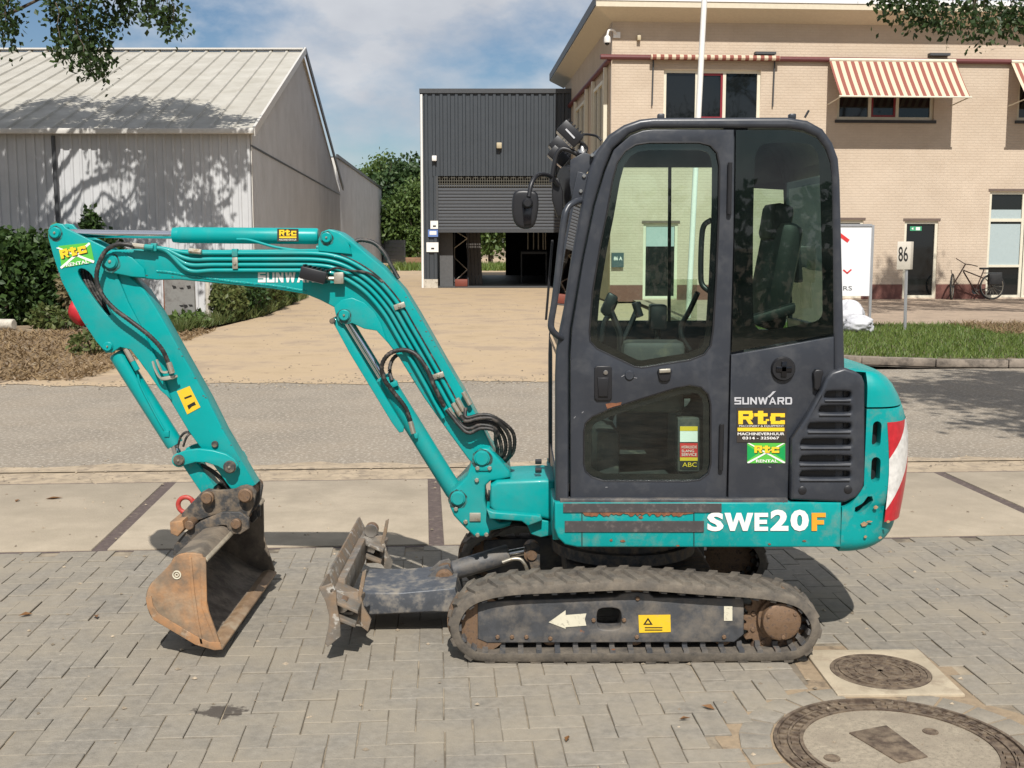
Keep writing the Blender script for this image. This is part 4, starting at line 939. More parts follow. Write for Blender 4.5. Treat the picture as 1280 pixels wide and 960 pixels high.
# maroon pipe band
zr = FZ(900, 73)
rod('maroon_pipe', FP(-.35, zr, .06), FP(BW, zr-.03, .06), .075, MAROON, bld, 10)
rod('maroon_pipe', SPt(0, zr-.05, .07), SPt(13.5, zr-.05, .07), .075, MAROON, bld, 10)
def window(name, o_, muls, panes, sill=True, fw=.09, redm=None, parent=bld, mats=None):
    """frame, mullions at fractions, panes between; set 8 cm back in the opening"""
    a, b, c, d = o_; k = -.08
    fr = MB(); bar = lambda u0, u1, z0, z1, o1=k: fr.prism([FP(u0, z0, o1), FP(u1, z0, o1), FP(u1, z1, o1), FP(u0, z1, o1)], -FN*.07)
    bar(a, a+fw, c, d); bar(b-fw, b, c, d); bar(a+fw, b-fw, d-fw, d); bar(a+fw, b-fw, c, c+fw)
    for m_ in muls: u = a+(b-a)*m_; bar(u-fw*.5, u+fw*.5, c+fw, d-fw)
    o = fr.build(name, CREAMP, parent)
    es_ = [a+fw] + [x for m_ in muls for x in (a+(b-a)*m_-fw*.5, a+(b-a)*m_+fw*.5)] + [b-fw]
    for i in range(0, len(es_), 2):
        u0, u1 = es_[i], es_[i+1]
        if redm is not None and i//2 == redm:
            r_ = MB(); 
            for (x0, x1, y0, y1) in ((u0, u0+.06, c+fw, d-fw), (u1-.06, u1, c+fw, d-fw), (u0+.06, u1-.06, c+fw, c+fw+.06), (u0+.06, u1-.06, d-fw-.06, d-fw)):
                r_.prism([FP(x0, y0, k-.012), FP(x1, y0, k-.012), FP(x1, y1, k-.012), FP(x0, y1, k-.012)], -FN*.05)
            r_.build('casement', REDP, o)
        mesh_obj('pane', [FP(u0, c+fw, k-.04), FP(u1, c+fw, k-.04), FP(u1, d-fw, k-.04), FP(u0, d-fw, k-.04)], [(0, 1, 2, 3)], DGLASS, o)
    if sill: MB().prism([FP(a-.06, c-.09, .06), FP(b+.06, c-.09, .06), FP(b+.06, c-.005, .06), FP(a-.06, c-.005, .06)], -FN*.16).build('sill', mat('dark_sill', (.03, .03, .03), .6), o)
    return o
window('window', W1, (.345, .63), None, redm=1); window('window', W2, (.345, .63), None, redm=1); window('window', W3, (.345, .63), None, redm=1)
def door(o_, m_frame, leafm, lintel=True, trans=None, blind=None):
    a, b, c, d = o_; fw = .085; k = -.05; fr = MB()
    for (x0, x1, y0, y1) in ((a, a+fw, c, d), (b-fw, b, c, d), (a+fw, b-fw, d-fw, d), (a+fw, b-fw, c, c+.07)): fr.prism([FP(x0, y0, k), FP(x1, y0, k), FP(x1, y1, k), FP(x0, y1, k)], -FN*.08)
    if trans: fr.prism([FP(a+fw, trans, k), FP(b-fw, trans, k), FP(b-fw, trans+.09, k), FP(a+fw, trans+.09, k)], -FN*.08)
    o = fr.build('door' if leafm else 'window', m_frame, bld)
    mesh_obj('pane', [FP(a+fw, c+.07, k-.05), FP(b-fw, c+.07, k-.05), FP(b-fw, d-fw, k-.05), FP(a+fw, d-fw, k-.05)], [(0, 1, 2, 3)], DGLASS, o)
    if lintel: MB().prism([FP(a-.05, d+.002, .02), FP(b+.05, d+.002, .02), FP(b+.05, d+.07, .02), FP(a-.05, d+.07, .02)], -FN*.06).build('lintel', mat('brown_lintel', (.14, .10, .08), .7), o)
    for bl_ in (blind or ()):
        MB().prism([FP(a+fw+.01, bl_[0], k-.02), FP(b-fw-.01, bl_[0], k-.02), FP(b-fw-.01, bl_[1], k-.02), FP(a+fw+.01, bl_[1], k-.02)], -FN*.02).build('blind', mat('pale_blue_blind', (.36, .43, .43), .7, var=.03), o)
    return o
dd = door(D2, CREAMP, True); door(D1, CREAMP, True, blind=[(FZ(824, 308), FZ(824, 282))]); door(D0, CREAMP, True)
ww = door(W4, CREAMP, None, trans=FZ(1250, 277), blind=[(FZ(1250, 331), FZ(1250, 280)), (FZ(1250, 275), FZ(1250, 262))])
a, b, c, d = W4; MB().prism([FP(a+.085, FZ(1250, 334), -.045), FP(b-.085, FZ(1250, 334), -.045), FP(b-.085, FZ(1250, 331), -.045), FP(a+.085, FZ(1250, 331), -.045)], -FN*.05).build('glazing_bar', CREAMP, ww)
d3 = door(D3, CREAMP, True); a, b, c, d = D3
for (x0, x1, y0, y1) in ((a+.09, a+.24, c+.07, 2.3), (b-.24, b-.09, c+.07, 2.3), (a+.24, b-.24, c+.07, c+.38), (a+.24, b-.24, 2.12, 2.3)):
    MB().prism([FP(x0, y0, -.06), FP(x1, y0, -.06), FP(x1, y1, -.06), FP(x0, y1, -.06)], -FN*.04).build('door_rail', REDP, d3)
EXITM = flat('green_exit_sign', (.05, .32, .16)); 
ex = thing('exit_sign', FP(D2[0]+.4, 2.2), 'green exit sign with white arrow inside the glass door', 'sign')
za, zb2 = FZ(1146, 283), FZ(1146, 288.5); ua, ub = FU(1139, 285), FU(1153.5, 285)
MB().prism([FP(ua, zb2, -.08), FP(ub, zb2, -.08), FP(ub, za, -.08), FP(ua, za, -.08)], -FN*.01).build('sign_plate', EXITM, ex)
mb = MB(); um = (ua+ub)/2; zm_ = (za+zb2)/2
mb.prism([FP(ua+.04, zm_, -.077), FP(ua+.1, zm_-.04, -.077), FP(ua+.1, zm_+.04, -.077)], -FN*.002); mb.prism([FP(um, zb2+.02, -.077), FP(ub-.05, zb2+.02, -.077), FP(ub-.05, za-.02, -.077), FP(um, za-.02, -.077)], -FN*.002); mb.build('pictogram', WHITE, ex)
# side wall windows
for (s0, s1) in ((1.35, 3.6), (6.2, 9.0)):
    z0, z1 = 4.3, 6.55
    fr = MB()
    for (x0, x1, y0, y1) in ((s0, s0+.1, z0, z1), (s1-.1, s1, z0, z1), (s0+.1, s1-.1, z0, z0+.1), (s0+.1, s1-.1, z1-.1, z1), ((s0+s1)/2-.05, (s0+s1)/2+.05, z0+.1, z1-.1)):
        fr.prism([SPt(x0, y0, .10), SPt(x1, y0, .10), SPt(x1, y1, .10), SPt(x0, y1, .10)], -SN*.09)
    o = fr.build('window', CREAMP, bld)
    mesh_obj('pane', [SPt(s0+.1, z0+.1, .03), SPt(s1-.1, z0+.1, .03), SPt(s1-.1, z1-.1, .03), SPt(s0+.1, z1-.1, .03)], [(0, 1, 2, 3)], mat('pale_side_pane', (.16, .15, .13), .15), o)
    for q in (s0-.45, s1+.3): MB().prism([SPt(q, z0, .12), SPt(q+.12, z0, .12), SPt(q+.12, z1+.3, .12), SPt(q, z1+.3, .12)], -SN*.11).build('awning_rail', CREAMP, o)
# awnings
def stripes():
    m = flat('striped_awning_cloth', (1, 1, 1), .8); t = m.node_tree; b = get(m, 'ShaderNodeBsdfPrincipled')[0]
    g = N(t, 'ShaderNodeNewGeometry'); dt = N(t, 'ShaderNodeVectorMath', operation='DOT_PRODUCT'); dt.inputs[1].default_value = tuple(FD); t.links.new(g.outputs['Position'], dt.inputs[0])
    mo = N(t, 'ShaderNodeMath', operation='MODULO', i_1=0.222); t.links.new(dt.outputs['Value'], mo.inputs[0]); gt = N(t, 'ShaderNodeMath', operation='GREATER_THAN', i_1=0.112); t.links.new(mo.outputs[0], gt.inputs[0])
    mx_ = N(t, 'ShaderNodeMix', data_type='RGBA'); t.links.new(gt.outputs[0], mx_.inputs[0]); mx_.inputs[6].default_value = (.60, .49, .36, 1); mx_.inputs[7].default_value = (.25, .08, .058, 1); t.links.new(mx_.outputs[2], b.inputs['Base Color'])
    return m
STRIPE = stripes()
def awning(u0, u1, drop, d_, lab):
    z0 = zr - .02; t = thing('awning', FP((u0+u1)/2, z0), lab, 'awning', 'striped awnings on the brick facade')
    n = 8; v = []; f = []
    for k in range(n+1):
        s_ = k/n; sag = -.03*math.sin(math.pi*s_)
        v += [FP(u0, z0-drop*s_+sag, .10+d_*s_), FP(u1, z0-drop*s_+sag, .10+d_*s_)]
    for k in range(n): f.append((2*k, 2*k+1, 2*k+3, 2*k+2))
    m_ = len(v); v += [q + Vector((0, 0, -.012)) for q in v]; f += [tuple(i+m_ for i in q[::-1]) for q in f]
    mesh_obj('cloth', v, f, STRIPE, t)
    rod('front_bar', FP(u0-.04, z0-drop, .10+d_), FP(u1+.04, z0-drop, .10+d_), .025, CREAMP, t, 8)
    rod('roller', FP(u0, z0, .1), FP(u1, z0, .1), .06, CREAMP, t, 8)
    for u in (u0+.03, u1-.03): rod('arm', FP(u, z0-drop-.1, .03), FP(u, z0-drop, .10+d_), .018, CREAMP, t, 6)
    return t
dr = zr - PP(1120, 126, FO + FN*1.1, FD).z; dr = 1.15
awning(FU(1035, 72), FU(1193, 72), dr, 1.05, 'red and cream striped awning let down over the middle upper window')
awning(FU(1262, 72), FU(1420, 72), dr, 1.05, 'striped awning at the right edge of the picture')
t = thing('awning', FP(FU(890, 72), zr), 'rolled up striped awning with hanging arms over the left upper window', 'awning', 'striped awnings on the brick facade')
ua, ub = FU(812, 72), FU(972, 72); rod('rolled_cloth', FP(ua, zr-.01, .2), FP(ub, zr-.01, .2), .075, STRIPE, t, 10)
for u in (ua+.1, ub-.1): rod('arm', FP(u, zr-.05, .05), FP(u-.02, zr-1.35, .05), .022, DARKG, t, 6); 
for (x, y) in ((955, 67.5), (1172, 69)): 
    a = FP(FU(x, y), FZ(x, y)); MB().obox(a + FN*.1, FD*.3, FN*.1, Vector((0, 0, .035))).build('vent', DARKG, bld)
for (x, y) in ((798, 48), ):
    a = FP(FU(x, y), FZ(x, y)); MB().obox(a + FN*.07, FD*.05, FN*.07, Vector((0, 0, .07))).build('wall_lamp', LAMP, None, bevel=.01, label='small brass coloured lamp high on the brick facade', cat='lamp')
cc = thing('security_camera', FP(.05, FZ(764, 44), .05), 'white dome security camera on the corner of the brick building', 'camera')
a = FP(.12, FZ(766, 44), .03); tube('bracket', [a, a + FN*.12 + Vector((-.1, 0, .1)), a + FN*.2 + Vector((-.25, 0, .1)), a + FN*.22 + Vector((-.3, 0, -.05))], .03, WHITE, cc)
q = a + FN*.22 + Vector((-.3, 0, -.05)); lathe('housing', q, q + Vector((0, 0, -.2)), [(0, .04), (.25, .09), (.8, .10), (1, .09)], WHITE, cc, 16); lathe('dome', q + Vector((0, 0, -.2)), q + Vector((0, 0, -.27)), [(0, .075), (.6, .06), (1, .02)], DGLASS, cc, 16)
MB().obox(a + FN*.01, FD*.1, FN*.02, Vector((0, 0, .08))).build('wall_plate', WHITE, cc)
# house number plate by the door, seen through the cab
NUMB = flat('slate_blue_box', (.05, .08, .09)); hn = thing('number_plate', FP(FU(771, 325), FZ(771, 325)), 'small dark box reading 86 A on the facade, seen through the cab door', 'number plate')
u0, u1, z1, z0 = FU(764, 325), FU(779, 325), FZ(771, 316), FZ(771, 334)
MB().prism([FP(u0, z0, .1), FP(u1, z0, .1), FP(u1, z1, .1), FP(u0, z1, .1)], -FN*.09).build('box', NUMB, hn)
text_mesh('lettering', '86 A', WHITE, hn, FP(u0+.06, z0+.2, .102), FD, (0, 0, 1), (u1-u0)*.7, .11, bold=.02)
# flag pole in front of the facade
b = G(860, 398, .1); tp = P(884, -70, 26.6); rod('flag_pole', b, tp, .062, mat('white_pole', (.72, .70, .66), .4, var=.04), None, 14, label='slim white flag pole in front of the brick building', cat='pole')

# advertising board, white sacks, number sign
YB = 24.2
ab = thing('advert_board', P(1040, 405, YB), 'white board with red chevrons on aluminium posts behind the cab', 'sign board')
x0, x1 = P(985, 330, YB).x, P(1091, 330, YB).x; z1, z0 = P(1080, 283, YB).z, P(1080, 370, YB).z
BOARD = flat('white_board', (.74, .74, .75), .4, var=.02); ALU = mat('aluminium', (.55, .55, .56), .4, .8, var=.05)
MB().box(x0, x1-.05, YB, YB+.05, z0, z1).build('panel', BOARD, ab)
MB().box(x1-.05, x1, YB-.02, YB+.06, .05, z1+.03).build('post', ALU, ab); MB().box(x0-.05, x0, YB-.02, YB+.06, .05, z1+.03).build('post', ALU, ab)
MB().box(x0, x1-.05, YB-.02, YB+.06, z1, z1+.05).build('top_rail', ALU, ab)
def bar(pts, w_, name, m, Y, parent):
    mb = MB()
    for a, b in zip(pts, pts[1:]):
        a, b = P(*a, Y), P(*b, Y); t = (b-a).normalized(); n = Vector((-t.z, 0, t.x)); mb.prism([a-n*w_/2-t*w_*.2, b-n*w_/2+t*w_*.2, b+n*w_/2+t*w_*.2, a+n*w_/2-t*w_*.2], (0, .004, 0))
    return mb.build(name, m, parent)
REDL = flat('red_print', (.62, .03, .03))
bar([(1012, 303), (1038, 281.5+3), (1060, 301)], .075, 'chevron', REDL, YB-.006, ab); bar([(1054.5, 337.5), (1059, 341.5), (1064, 337)], .03, 'chevron', REDL, YB-.006, ab)
ptext('lettering', 'RS', 1054, 357.5, 1065, 363, YB-.004, flat('grey_print', (.12, .12, .12)), ab)
SACK = mat('white_sack_cloth', (.52, .52, .54), .7, var=.12, scale=7, bump=.012, bscale=12)
def sack(c, rx, ry, rz_, seed, lab):
    rg = np.random.RandomState(seed); v = []; f = []; a_ = rg.uniform(0, 6, 6)
    for i in range(31):
        for j in range(48):
            th = math.pi*i/30; ph = 2*math.pi*j/48; dr_ = Vector((math.sin(th)*math.cos(ph), math.sin(th)*math.sin(ph), math.cos(th))); r_ = .92 + .16*math.sin(2*ph+a_[0]+2*th) + .26*(abs(mnoise.noise(dr_*2.3 + Vector((a_[1], a_[2], 0))))-.2) + .10*(abs(mnoise.noise(dr_*4.2 + Vector((a_[3], a_[4], 0))))-.2)
            z = math.cos(th); z = z if z > -.75 else -.75
            v.append(Vector(c) + Vector((math.sin(th)*math.cos(ph)*rx*r_, math.sin(th)*math.sin(ph)*ry*r_, z*rz_*(1+.06*math.sin(4*ph+a_[3])))))
    for i in range(30):
        for j in range(48): f.append((i*48+j, i*48+(j+1) % 48, (i+1)*48+(j+1) % 48, (i+1)*48+j))
    return mesh_obj('sack', v, f, SACK, None, 75, label=lab, cat='sack', group='white sacks')
p = P(1063, 400, 22.6); sack((p.x, 22.8, .32), .40, .38, .33, 1, 'tall white sack standing on the grass below the board')
p = P(1075, 415, 21.9); sack((p.x, 22.0, .22), .33, .30, .19, 2, 'low white sack lying on the grass, nearest the road')
sg = thing('number_sign', G(1131, 414, .1), 'pale box sign reading 86 on a slim post in the verge', 'sign')
YN = G(1131, 413, .1).y; a, b = P(1122, 302, YN), P(1143.5, 337, YN)
BOXM = mat('pale_sign_box', (.55, .50, .42), .5, var=.05)
MB().prism([Vector((a.x, YN, b.z)), Vector((b.x-.09, YN, b.z)), Vector((b.x, YN+.12, b.z)), Vector((a.x+.08, YN+.14, b.z))], (0, 0, a.z-b.z)).build('sign_box', BOXM, sg, bevel=.006)
ptext('lettering', '86', 1123, 308, 1135, 327, YN-.003, DKPRINT, sg, bold=.01)
rod('post', G(1131, 414, .08), P(1133, 337, YN+.06), .03, ALU, sg, 10)

# bicycle against the facade
BK = mat('brown_bicycle_paint', (.055, .03, .022), .4, var=.1); TY = mat('tyre', (.015, .015, .015), .7, var=.1)
bk = thing('bicycle', FP(FU(1215, 376), .1, .5), 'brown bicycle with black pannier leaning outside the building', 'bicycle')
def BP(px, py, o_=.5):
    q = PP(px, py, FO + FN*o_, FD); return q
def wheel(c, r, ax, parent):
    u = Vector(ax).normalized(); s_ = Vector((0, 0, 1)); t = u.cross(s_).normalized()
    pts = [c + (t*math.cos(2*math.pi*k/28) + s_*math.sin(2*math.pi*k/28))*r for k in range(29)]
    o = tube('wheel', pts, .026, TY, parent, 8, res=1)
    tube('rim', [c + (p - c)*.93 for p in pts], .014, ZINC, o, 6, res=1)
    mb = MB()
    for k in range(14): mb.tube([c, c + (t*math.cos(2*math.pi*k/14) + s_*math.sin(2*math.pi*k/14))*r*.93], .004, 4)
    mb.build('spokes', ZINC, o); rod('hub', c - u*.05, c + u*.05, .025, DARKG, o, 8)
wr = .36; rear = BP(1240, 360.5); rear.z = .1 + wr + .02; front = BP(1190, 361, .42); front.z = .1 + wr + .02
wheel(rear, wr, FN, bk); wheel(front, wr, FN*0.55 + FD*.9, bk)
hd = BP(1207, 330); bb = BP(1219, 364); st = BP(1230, 337); ht = BP(1204, 339)
for (a, b, r_) in ((ht, bb, .022), (ht + Vector((0, 0, .03)), st - Vector((0, 0, .25)), .018), (bb, st, .018), (bb, rear, .013), (st - Vector((0, 0, .2)), rear, .012), (hd, front, .020)): rod('frame_tube', a, b, r_, BK, bk, 8)
tube('handlebar', [BP(1195, 323, .3), BP(1200, 326, .42), hd, BP(1214, 331, .62), BP(1222, 333, .74)], .014, BK, bk)
MB().obox(st + Vector((0, 0, .03)), FD*.13, FN*.06, Vector((0, 0, .03))).build('saddle', TY, bk, bevel=.02)
MB().obox(rear + Vector((.02, 0, .22)) + FN*.1, FD*.20, FN*.07, Vector((0, 0, .16))).build('pannier', TY, bk, bevel=.03)
MB().obox(rear + Vector((0, 0, .40)), FD*.26, FN*.06, Vector((0, 0, .012))).build('carrier', DARKG, bk)
rod('crank', bb, bb + FD*.12 + Vector((0, 0, -.1)), .012, ZINC, bk, 6); lathe('chainring', bb - FN*.03, bb - FN*.02, [(0, .09), (1, .09)], DARKG, bk, 16)
# dead leaves lying on the paving
LM = leaf_mat('fallen_leaf', (.25, .12, .04), (.14, .07, .03), .1)
for i, (x, y, s_, lab) in enumerate(((856, 899, .022, 'small brown leaf on the paving below the track'), (709, 924, .02, 'tiny brown leaf near the bottom centre of the paving'), (885, 885, .028, 'curled brown leaf on the paving left of the manholes'), (32, 769, .035, 'dry leaf on the paving at the left edge'), (120, 771, .03, 'pale dry leaf left of the bucket'), (68, 623, .06, 'dark leaf on the concrete slab at the left'), (22, 626, .03, 'small dark leaf on the concrete slab at the far left'))):
    c = G(x, y, .006); a = i*1.3; u = Vector((math.cos(a), math.sin(a), 0)); n_ = Vector((-u.y, u.x, 0))
    mesh_obj('fallen_leaf', [c-u*s_, c-u*s_*.2-n_*s_*.5+Vector((0,0,.012)), c+u*s_+Vector((0,0,.006)), c-u*s_*.2+n_*s_*.5+Vector((0,0,.008)), c+Vector((0,0,.001))], [(0, 1, 4), (1, 2, 4), (2, 3, 4), (3, 0, 4)], LM, None, label=lab, cat='leaf', group='fallen leaves on the paving')

# ================================================================== EXCAVATOR
YC = 5.42                     # centre plane of the machine
YN_ = 4.93; YF = 2*YC - YN_   # cab sides
EX = thing('mini_excavator', (0.53, YC, 0), 'teal and dark grey mini excavator with cab, blade and bucket, parked on brick paving', 'excavator')
def V2(px, py, Y): return P(px, py, Y)
# ---------------------------------------------------------------- tracks
TP = [(605, 830), (700, 830.5), (800, 830.5), (900, 830), (985, 828.5), (1009, 820), (1023, 804), (1028, 783), (1019, 762), (1000, 746), (955, 736), (867, 729.5), (805, 725), (770, 725), (700, 728), (640, 731), (602, 738), (579, 749), (565, 766), (560, 786), (566, 806), (580, 821)]
def track(y0, y1, name='track'):
    pts = [P(x, y, 4.783) for x, y in TP]; lp = crom(pts, 12, True)
    # resample evenly
    d = [0]; 
    for a, b in zip(lp, lp[1:] + lp[:1]): d.append(d[-1] + (b-a).length)
    n = 180; q = []; j = 0
    for i in range(n):
        s_ = d[-1]*i/n
        while d[j+1] < s_: j += 1
        q.append(lp[j].lerp(lp[(j+1) % len(lp)], (s_-d[j])/(d[j+1]-d[j])))
    nr = []
    for i in range(n):
        t = (q[(i+1) % n]-q[i-1]).normalized(); nr.append(Vector((t.z, 0, -t.x)))
    cz = sum((p.z for p in q), 0)/n; cx = sum((p.x for p in q), 0)/n
    if nr[0].dot(q[0]-Vector((cx, q[0].y, cz))) < 0: nr = [-k for k in nr]
    th = 0.046; lug = 0.014
    prof = [(y0, -th), (y0, -.014), (y0+.008, -.007), (y1-.008, -.007), (y1, -.014), (y1, -th)]
    mb = MB(); v = []; f = []; m = len(prof)
    for i in range(n):
        for (yy, o_) in prof: v.append(Vector((q[i].x, yy, q[i].z)) + nr[i]*o_)
    for i in range(n):
        for k in range(m): f.append((i*m+k, i*m+(k+1) % m, ((i+1) % n)*m+(k+1) % m, ((i+1) % n)*m+k))
    mb.add(v, f)
    ob = mesh_obj(name, mb.v, mb.f, RUBBER, EX)
    bm = bmesh.new(); bm.from_mesh(ob.data); bmesh.ops.recalc_face_normals(bm, faces=bm.faces); bm.to_mesh(ob.data); bm.free(); finish(ob.data, 50)
    lg = MB(); w_ = (y1-y0); ym = (y0+y1)/2
    def at(i, yy, o_): i = i % n; k = int(i); t = i-k; a, b = q[k], q[(k+1) % n]; p = a.lerp(b, t); nn = nr[k].lerp(nr[(k+1) % n], t); return Vector((p.x, yy, p.z)) + nn*o_
    for k in range(36):
        i0 = k*5.0
        for side in (-1, 1):
            off = 0 if side < 0 else 2.5
            ye = y0+.001 if side < 0 else y1-.001
            yi = ym + side*-.012
            A = [at(i0+off, ye, -.018), at(i0+off+2.6, ye, -.018), at(i0+off+4.9, yi, -.010), at(i0+off+2.6, yi, -.010)]
            B = [at(i0+off+.25, ye+side*-.004, .002), at(i0+off+2.1, ye+side*-.004, .002), at(i0+off+4.4, yi, .009), at(i0+off+3.0, yi, .009)]
            lg.add(A+B, [(0,1,2,3),(4,7,6,5),(0,4,5,1),(1,5,6,2),(2,6,7,3),(3,7,4,0)])
    o = lg.build('tread_lugs', RUBBER, ob, smooth=40); o['kind'] = 'stuff'
    it = MB()
    for k in range(45):
        i0 = k*4.0
        for yy in (ym-.035, ym+.035):
            c = at(i0, yy, -th-.012); t = (at(i0+1, yy, 0)-at(i0-1, yy, 0)).normalized(); nn = nr[int(i0) % n]
            it.obox(c, t*.011, Vector((0, .012, 0)), nn*.016)
        c = at(i0, y0+.035, -th-.004); t = (at(i0+1, y0, 0)-at(i0-1, y0, 0)).normalized(); it.obox(c, t*.012, Vector((0, .026, 0)), nr[int(i0) % n]*.007)
    o = it.build('track_links', FRAME, ob); o['kind'] = 'stuff'
    return ob
track(4.783, 5.013); track(2*YC-5.013, 2*YC-4.783)
YT = 4.835
fr_px = [(597, 753), (640, 750.5), (770, 746.5), (777, 742), (795, 740), (812, 742), (817, 747), (930, 748), (930, 793), (918, 803), (609, 804), (597, 799)]
hole = [(746, 764), (752, 760), (771, 760), (777, 765), (777, 783), (771, 787.5), (752, 787.5), (746, 783)]
for side in (0, 1):
    y0, y1 = (YT, YT+.13) if side == 0 else (2*YC-YT-.13, 2*YC-YT)
    tf = plate('track_frame', fr_px, y0, y1, FRAME, EX, bevel=.006, holes=[hole] if side == 0 else (), hsoft=2, Yref=YT)
    yr = y0+.02
    for x in (688, 794, 905): 
        a = P(x, 797, YT); rod('roller', (a.x, y0+.02, a.z), (a.x, y1+.03, a.z), .044, PINM, tf, 24)
    a = P(795, 736, YT); rod('roller', (a.x, y0+.01, a.z), (a.x, y1, a.z), .035, PINM, tf, 20)
    a = P(600, 781, YT); lathe('idler', (a.x, y0+.005, a.z), (a.x, y1+.03, a.z), [(0, .10), (0, .125), (.3, .13), (.34, .145), (.66, .145), (.7, .13), (1, .125), (1, .10)], PINM, EX, 40)
    # sprocket
    c = P(972, 780, YT); nt_ = 19; pr = []
    for k in range(nt_*4):
        a_ = 2*math.pi*k/(nt_*4); r_ = (.152, .152, .128, .128)[k % 4]; pr.append((c.x + r_*math.cos(a_), c.z + r_*math.sin(a_)))
    sp_ = curve_mesh('sprocket', [pr], .014, .003, lambda x, y, z, yy=y0+.05: (x, yy - z, y), PINM, EX)
    mc = P(978, 778, 4.80)
    lathe('drive_motor', (mc.x, 4.80 if side == 0 else 2*YC-4.80, mc.z), (mc.x, y0+.09 if side == 0 else y1-.09, mc.z), [(0, .070), (.05, .081), (.1, .083), (.35, .083), (.36, .095), (.62, .098), (.63, .115), (1, .118)], PINM, EX, 40)
    if side == 0:
        for k in range(3):
            a_ = .6 + 2.1*k; rod('bolt', (mc.x+.066*math.cos(a_), 4.795, mc.z+.066*math.sin(a_)), (mc.x+.066*math.cos(a_), 4.81, mc.z+.066*math.sin(a_)), .009, PINM, sp_, 8)
        for k in range(9):
            a_ = 2*math.pi*k/9; rod('bolt', (c.x+.105*math.cos(a_), y0+.028, c.z+.105*math.sin(a_)), (c.x+.105*math.cos(a_), y0+.04, c.z+.105*math.sin(a_)), .010, PINM, sp_, 8)
        for (x, y) in ((622, 796), (640, 796), (658, 796), (688, 798), (796, 796), (905, 796), (797, 748), (742, 775), (780, 775)):
            a = P(x, y, YT); rod('bolt', (a.x, y0-.008, a.z), (a.x, y0+.004, a.z), .010, PINM, tf, 6, ch=.25)
        plate('arrow_sticker', [(686, 778), (707, 763), (707, 769), (733, 767), (731, 774), (733, 782), (707, 784), (707, 786)], YT-.0035, YT-.001, CREAM, tf, bevel=0)
        ys = plate('warning_sticker', [(798, 769), (838, 768.5), (838.5, 790), (799, 791)], YT-.0035, YT-.001, YELLOW, tf, bevel=0)
        plate('warning_triangle', [(804, 781), (810, 772), (816, 781)], YT-.0045, YT-.0037, DKPRINT, ys, bevel=0, holes=[[(807, 779.5), (810, 775), (813, 779.5)]], hsoft=0)
        for yy in (784, 787): plate('print', [(806, yy), (828, yy), (828, yy+1.2), (806, yy+1.2)], YT-.0045, YT-.0037, DKPRINT, ys, bevel=0)
        plate('white_sticker', [(905, 758), (915.5, 758), (915.5, 776), (905, 776)], YT-.0035, YT-.001, CREAM, tf, bevel=0)
# centre of the undercarriage, slewing ring
MB().box(P(705, 700, YC).x, P(880, 700, YC).x, 5.0, 2*YC-5.0, .17, .31).build('undercarriage', COUPL, EX, bevel=.02)
lathe('slewing_ring', (0.53, YC, .34), (0.53, YC, .47), [(0, .34), (.4, .34), (.42, .31), (1, .31)], COUPL, EX, 40)
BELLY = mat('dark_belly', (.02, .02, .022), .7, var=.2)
# ---------------------------------------------------------------- upper frame
sk = [(693, 628), (1052, 628), (1052, 684.5), (722, 684.5), (706, 681), (697, 672), (693, 660)]
skirt = plate('side_skirt', sk, 4.90, 4.96, TEALD, EX, bevel=.010)
xs0, xs1 = P(694, 640, 4.95).x, P(1050, 640, 4.95).x; zb_, zt_ = P(800, 683, 4.93).z, P(800, 629, 4.93).z
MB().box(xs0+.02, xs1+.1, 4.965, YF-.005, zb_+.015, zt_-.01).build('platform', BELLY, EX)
MB().box(xs0-.01, xs0+.019, 4.96, YF, zb_+.02, zt_+.0).build('front_panel', TEALD, EX, bevel=.006)
plate('far_skirt', sk, YF, YF+.03, TEALD, EX, bevel=.008, Yref=4.90)
plate('rubber_strip', [(704, 629.5), (902, 629.5), (902, 640.5), (704, 640.5)], 4.894, 4.8985, STRIP, skirt, bevel=0)
plate('rubber_strip', [(706, 651.5), (880, 651.5), (880, 665), (706, 665)], 4.894, 4.8985, STRIP, skirt, bevel=0)
plate('sill_rail', [(700, 624), (985, 624), (985, 629.3), (700, 629.3)], 4.905, 4.96, FRAME, skirt, bevel=.003)
rr = random.Random(5); q = [(728, 640.6)] + [(728+3.0*k, 641.5+rr.random()*4.5) for k in range(1, 47)] + [(868, 640.6)]
plate('rust_edge', q, 4.8955, 4.8985, RUSTM, skirt, bevel=0)
for x in (727, 867): plate('panel_seam', [(x, 641), (x+1.0, 641), (x+1.0, 683), (x, 683)], 4.8965, 4.8988, DKPRINT, skirt, bevel=0)
for (x, y, w, h) in ((762, 675, 4, 3), (775, 676, 7, 3), (798, 646, 6, 4), (1003, 676, 5, 2), (960, 680, 4, 2), (845, 682, 5, 2)):
    plate('paint_chip', [(x, y), (x+w*.6, y-h*.5), (x+w, y+h*.2), (x+w*.7, y+h*.6), (x+w*.2, y+h*.5)], 4.8965, 4.8988, RUSTM, skirt, bevel=0)
ptext('model_lettering', 'S', 884, 640.5, 904.5, 664, 4.8965, WHITE, skirt, bold=.045)
pblock('model_lettering', 'W', 905.5, 641, 941.5, 663.5, 4.8965, WHITE, skirt, TV=.26)
pblock('model_lettering', 'E', 943, 641, 960, 663.5, 4.8965, WHITE, skirt, T=.23, TV=.36)
ptext('model_lettering', '2', 963, 637, 985.5, 663.5, 4.8965, WHITE, skirt, bold=.045)
ptext('model_lettering', '0', 988, 637, 1011, 664, 4.8965, WHITE, skirt, bold=.045)
pblock('model_lettering', 'F', 1014.5, 641, 1032, 663.5, 4.8965, ORANGE, skirt, T=.24, TV=.38)
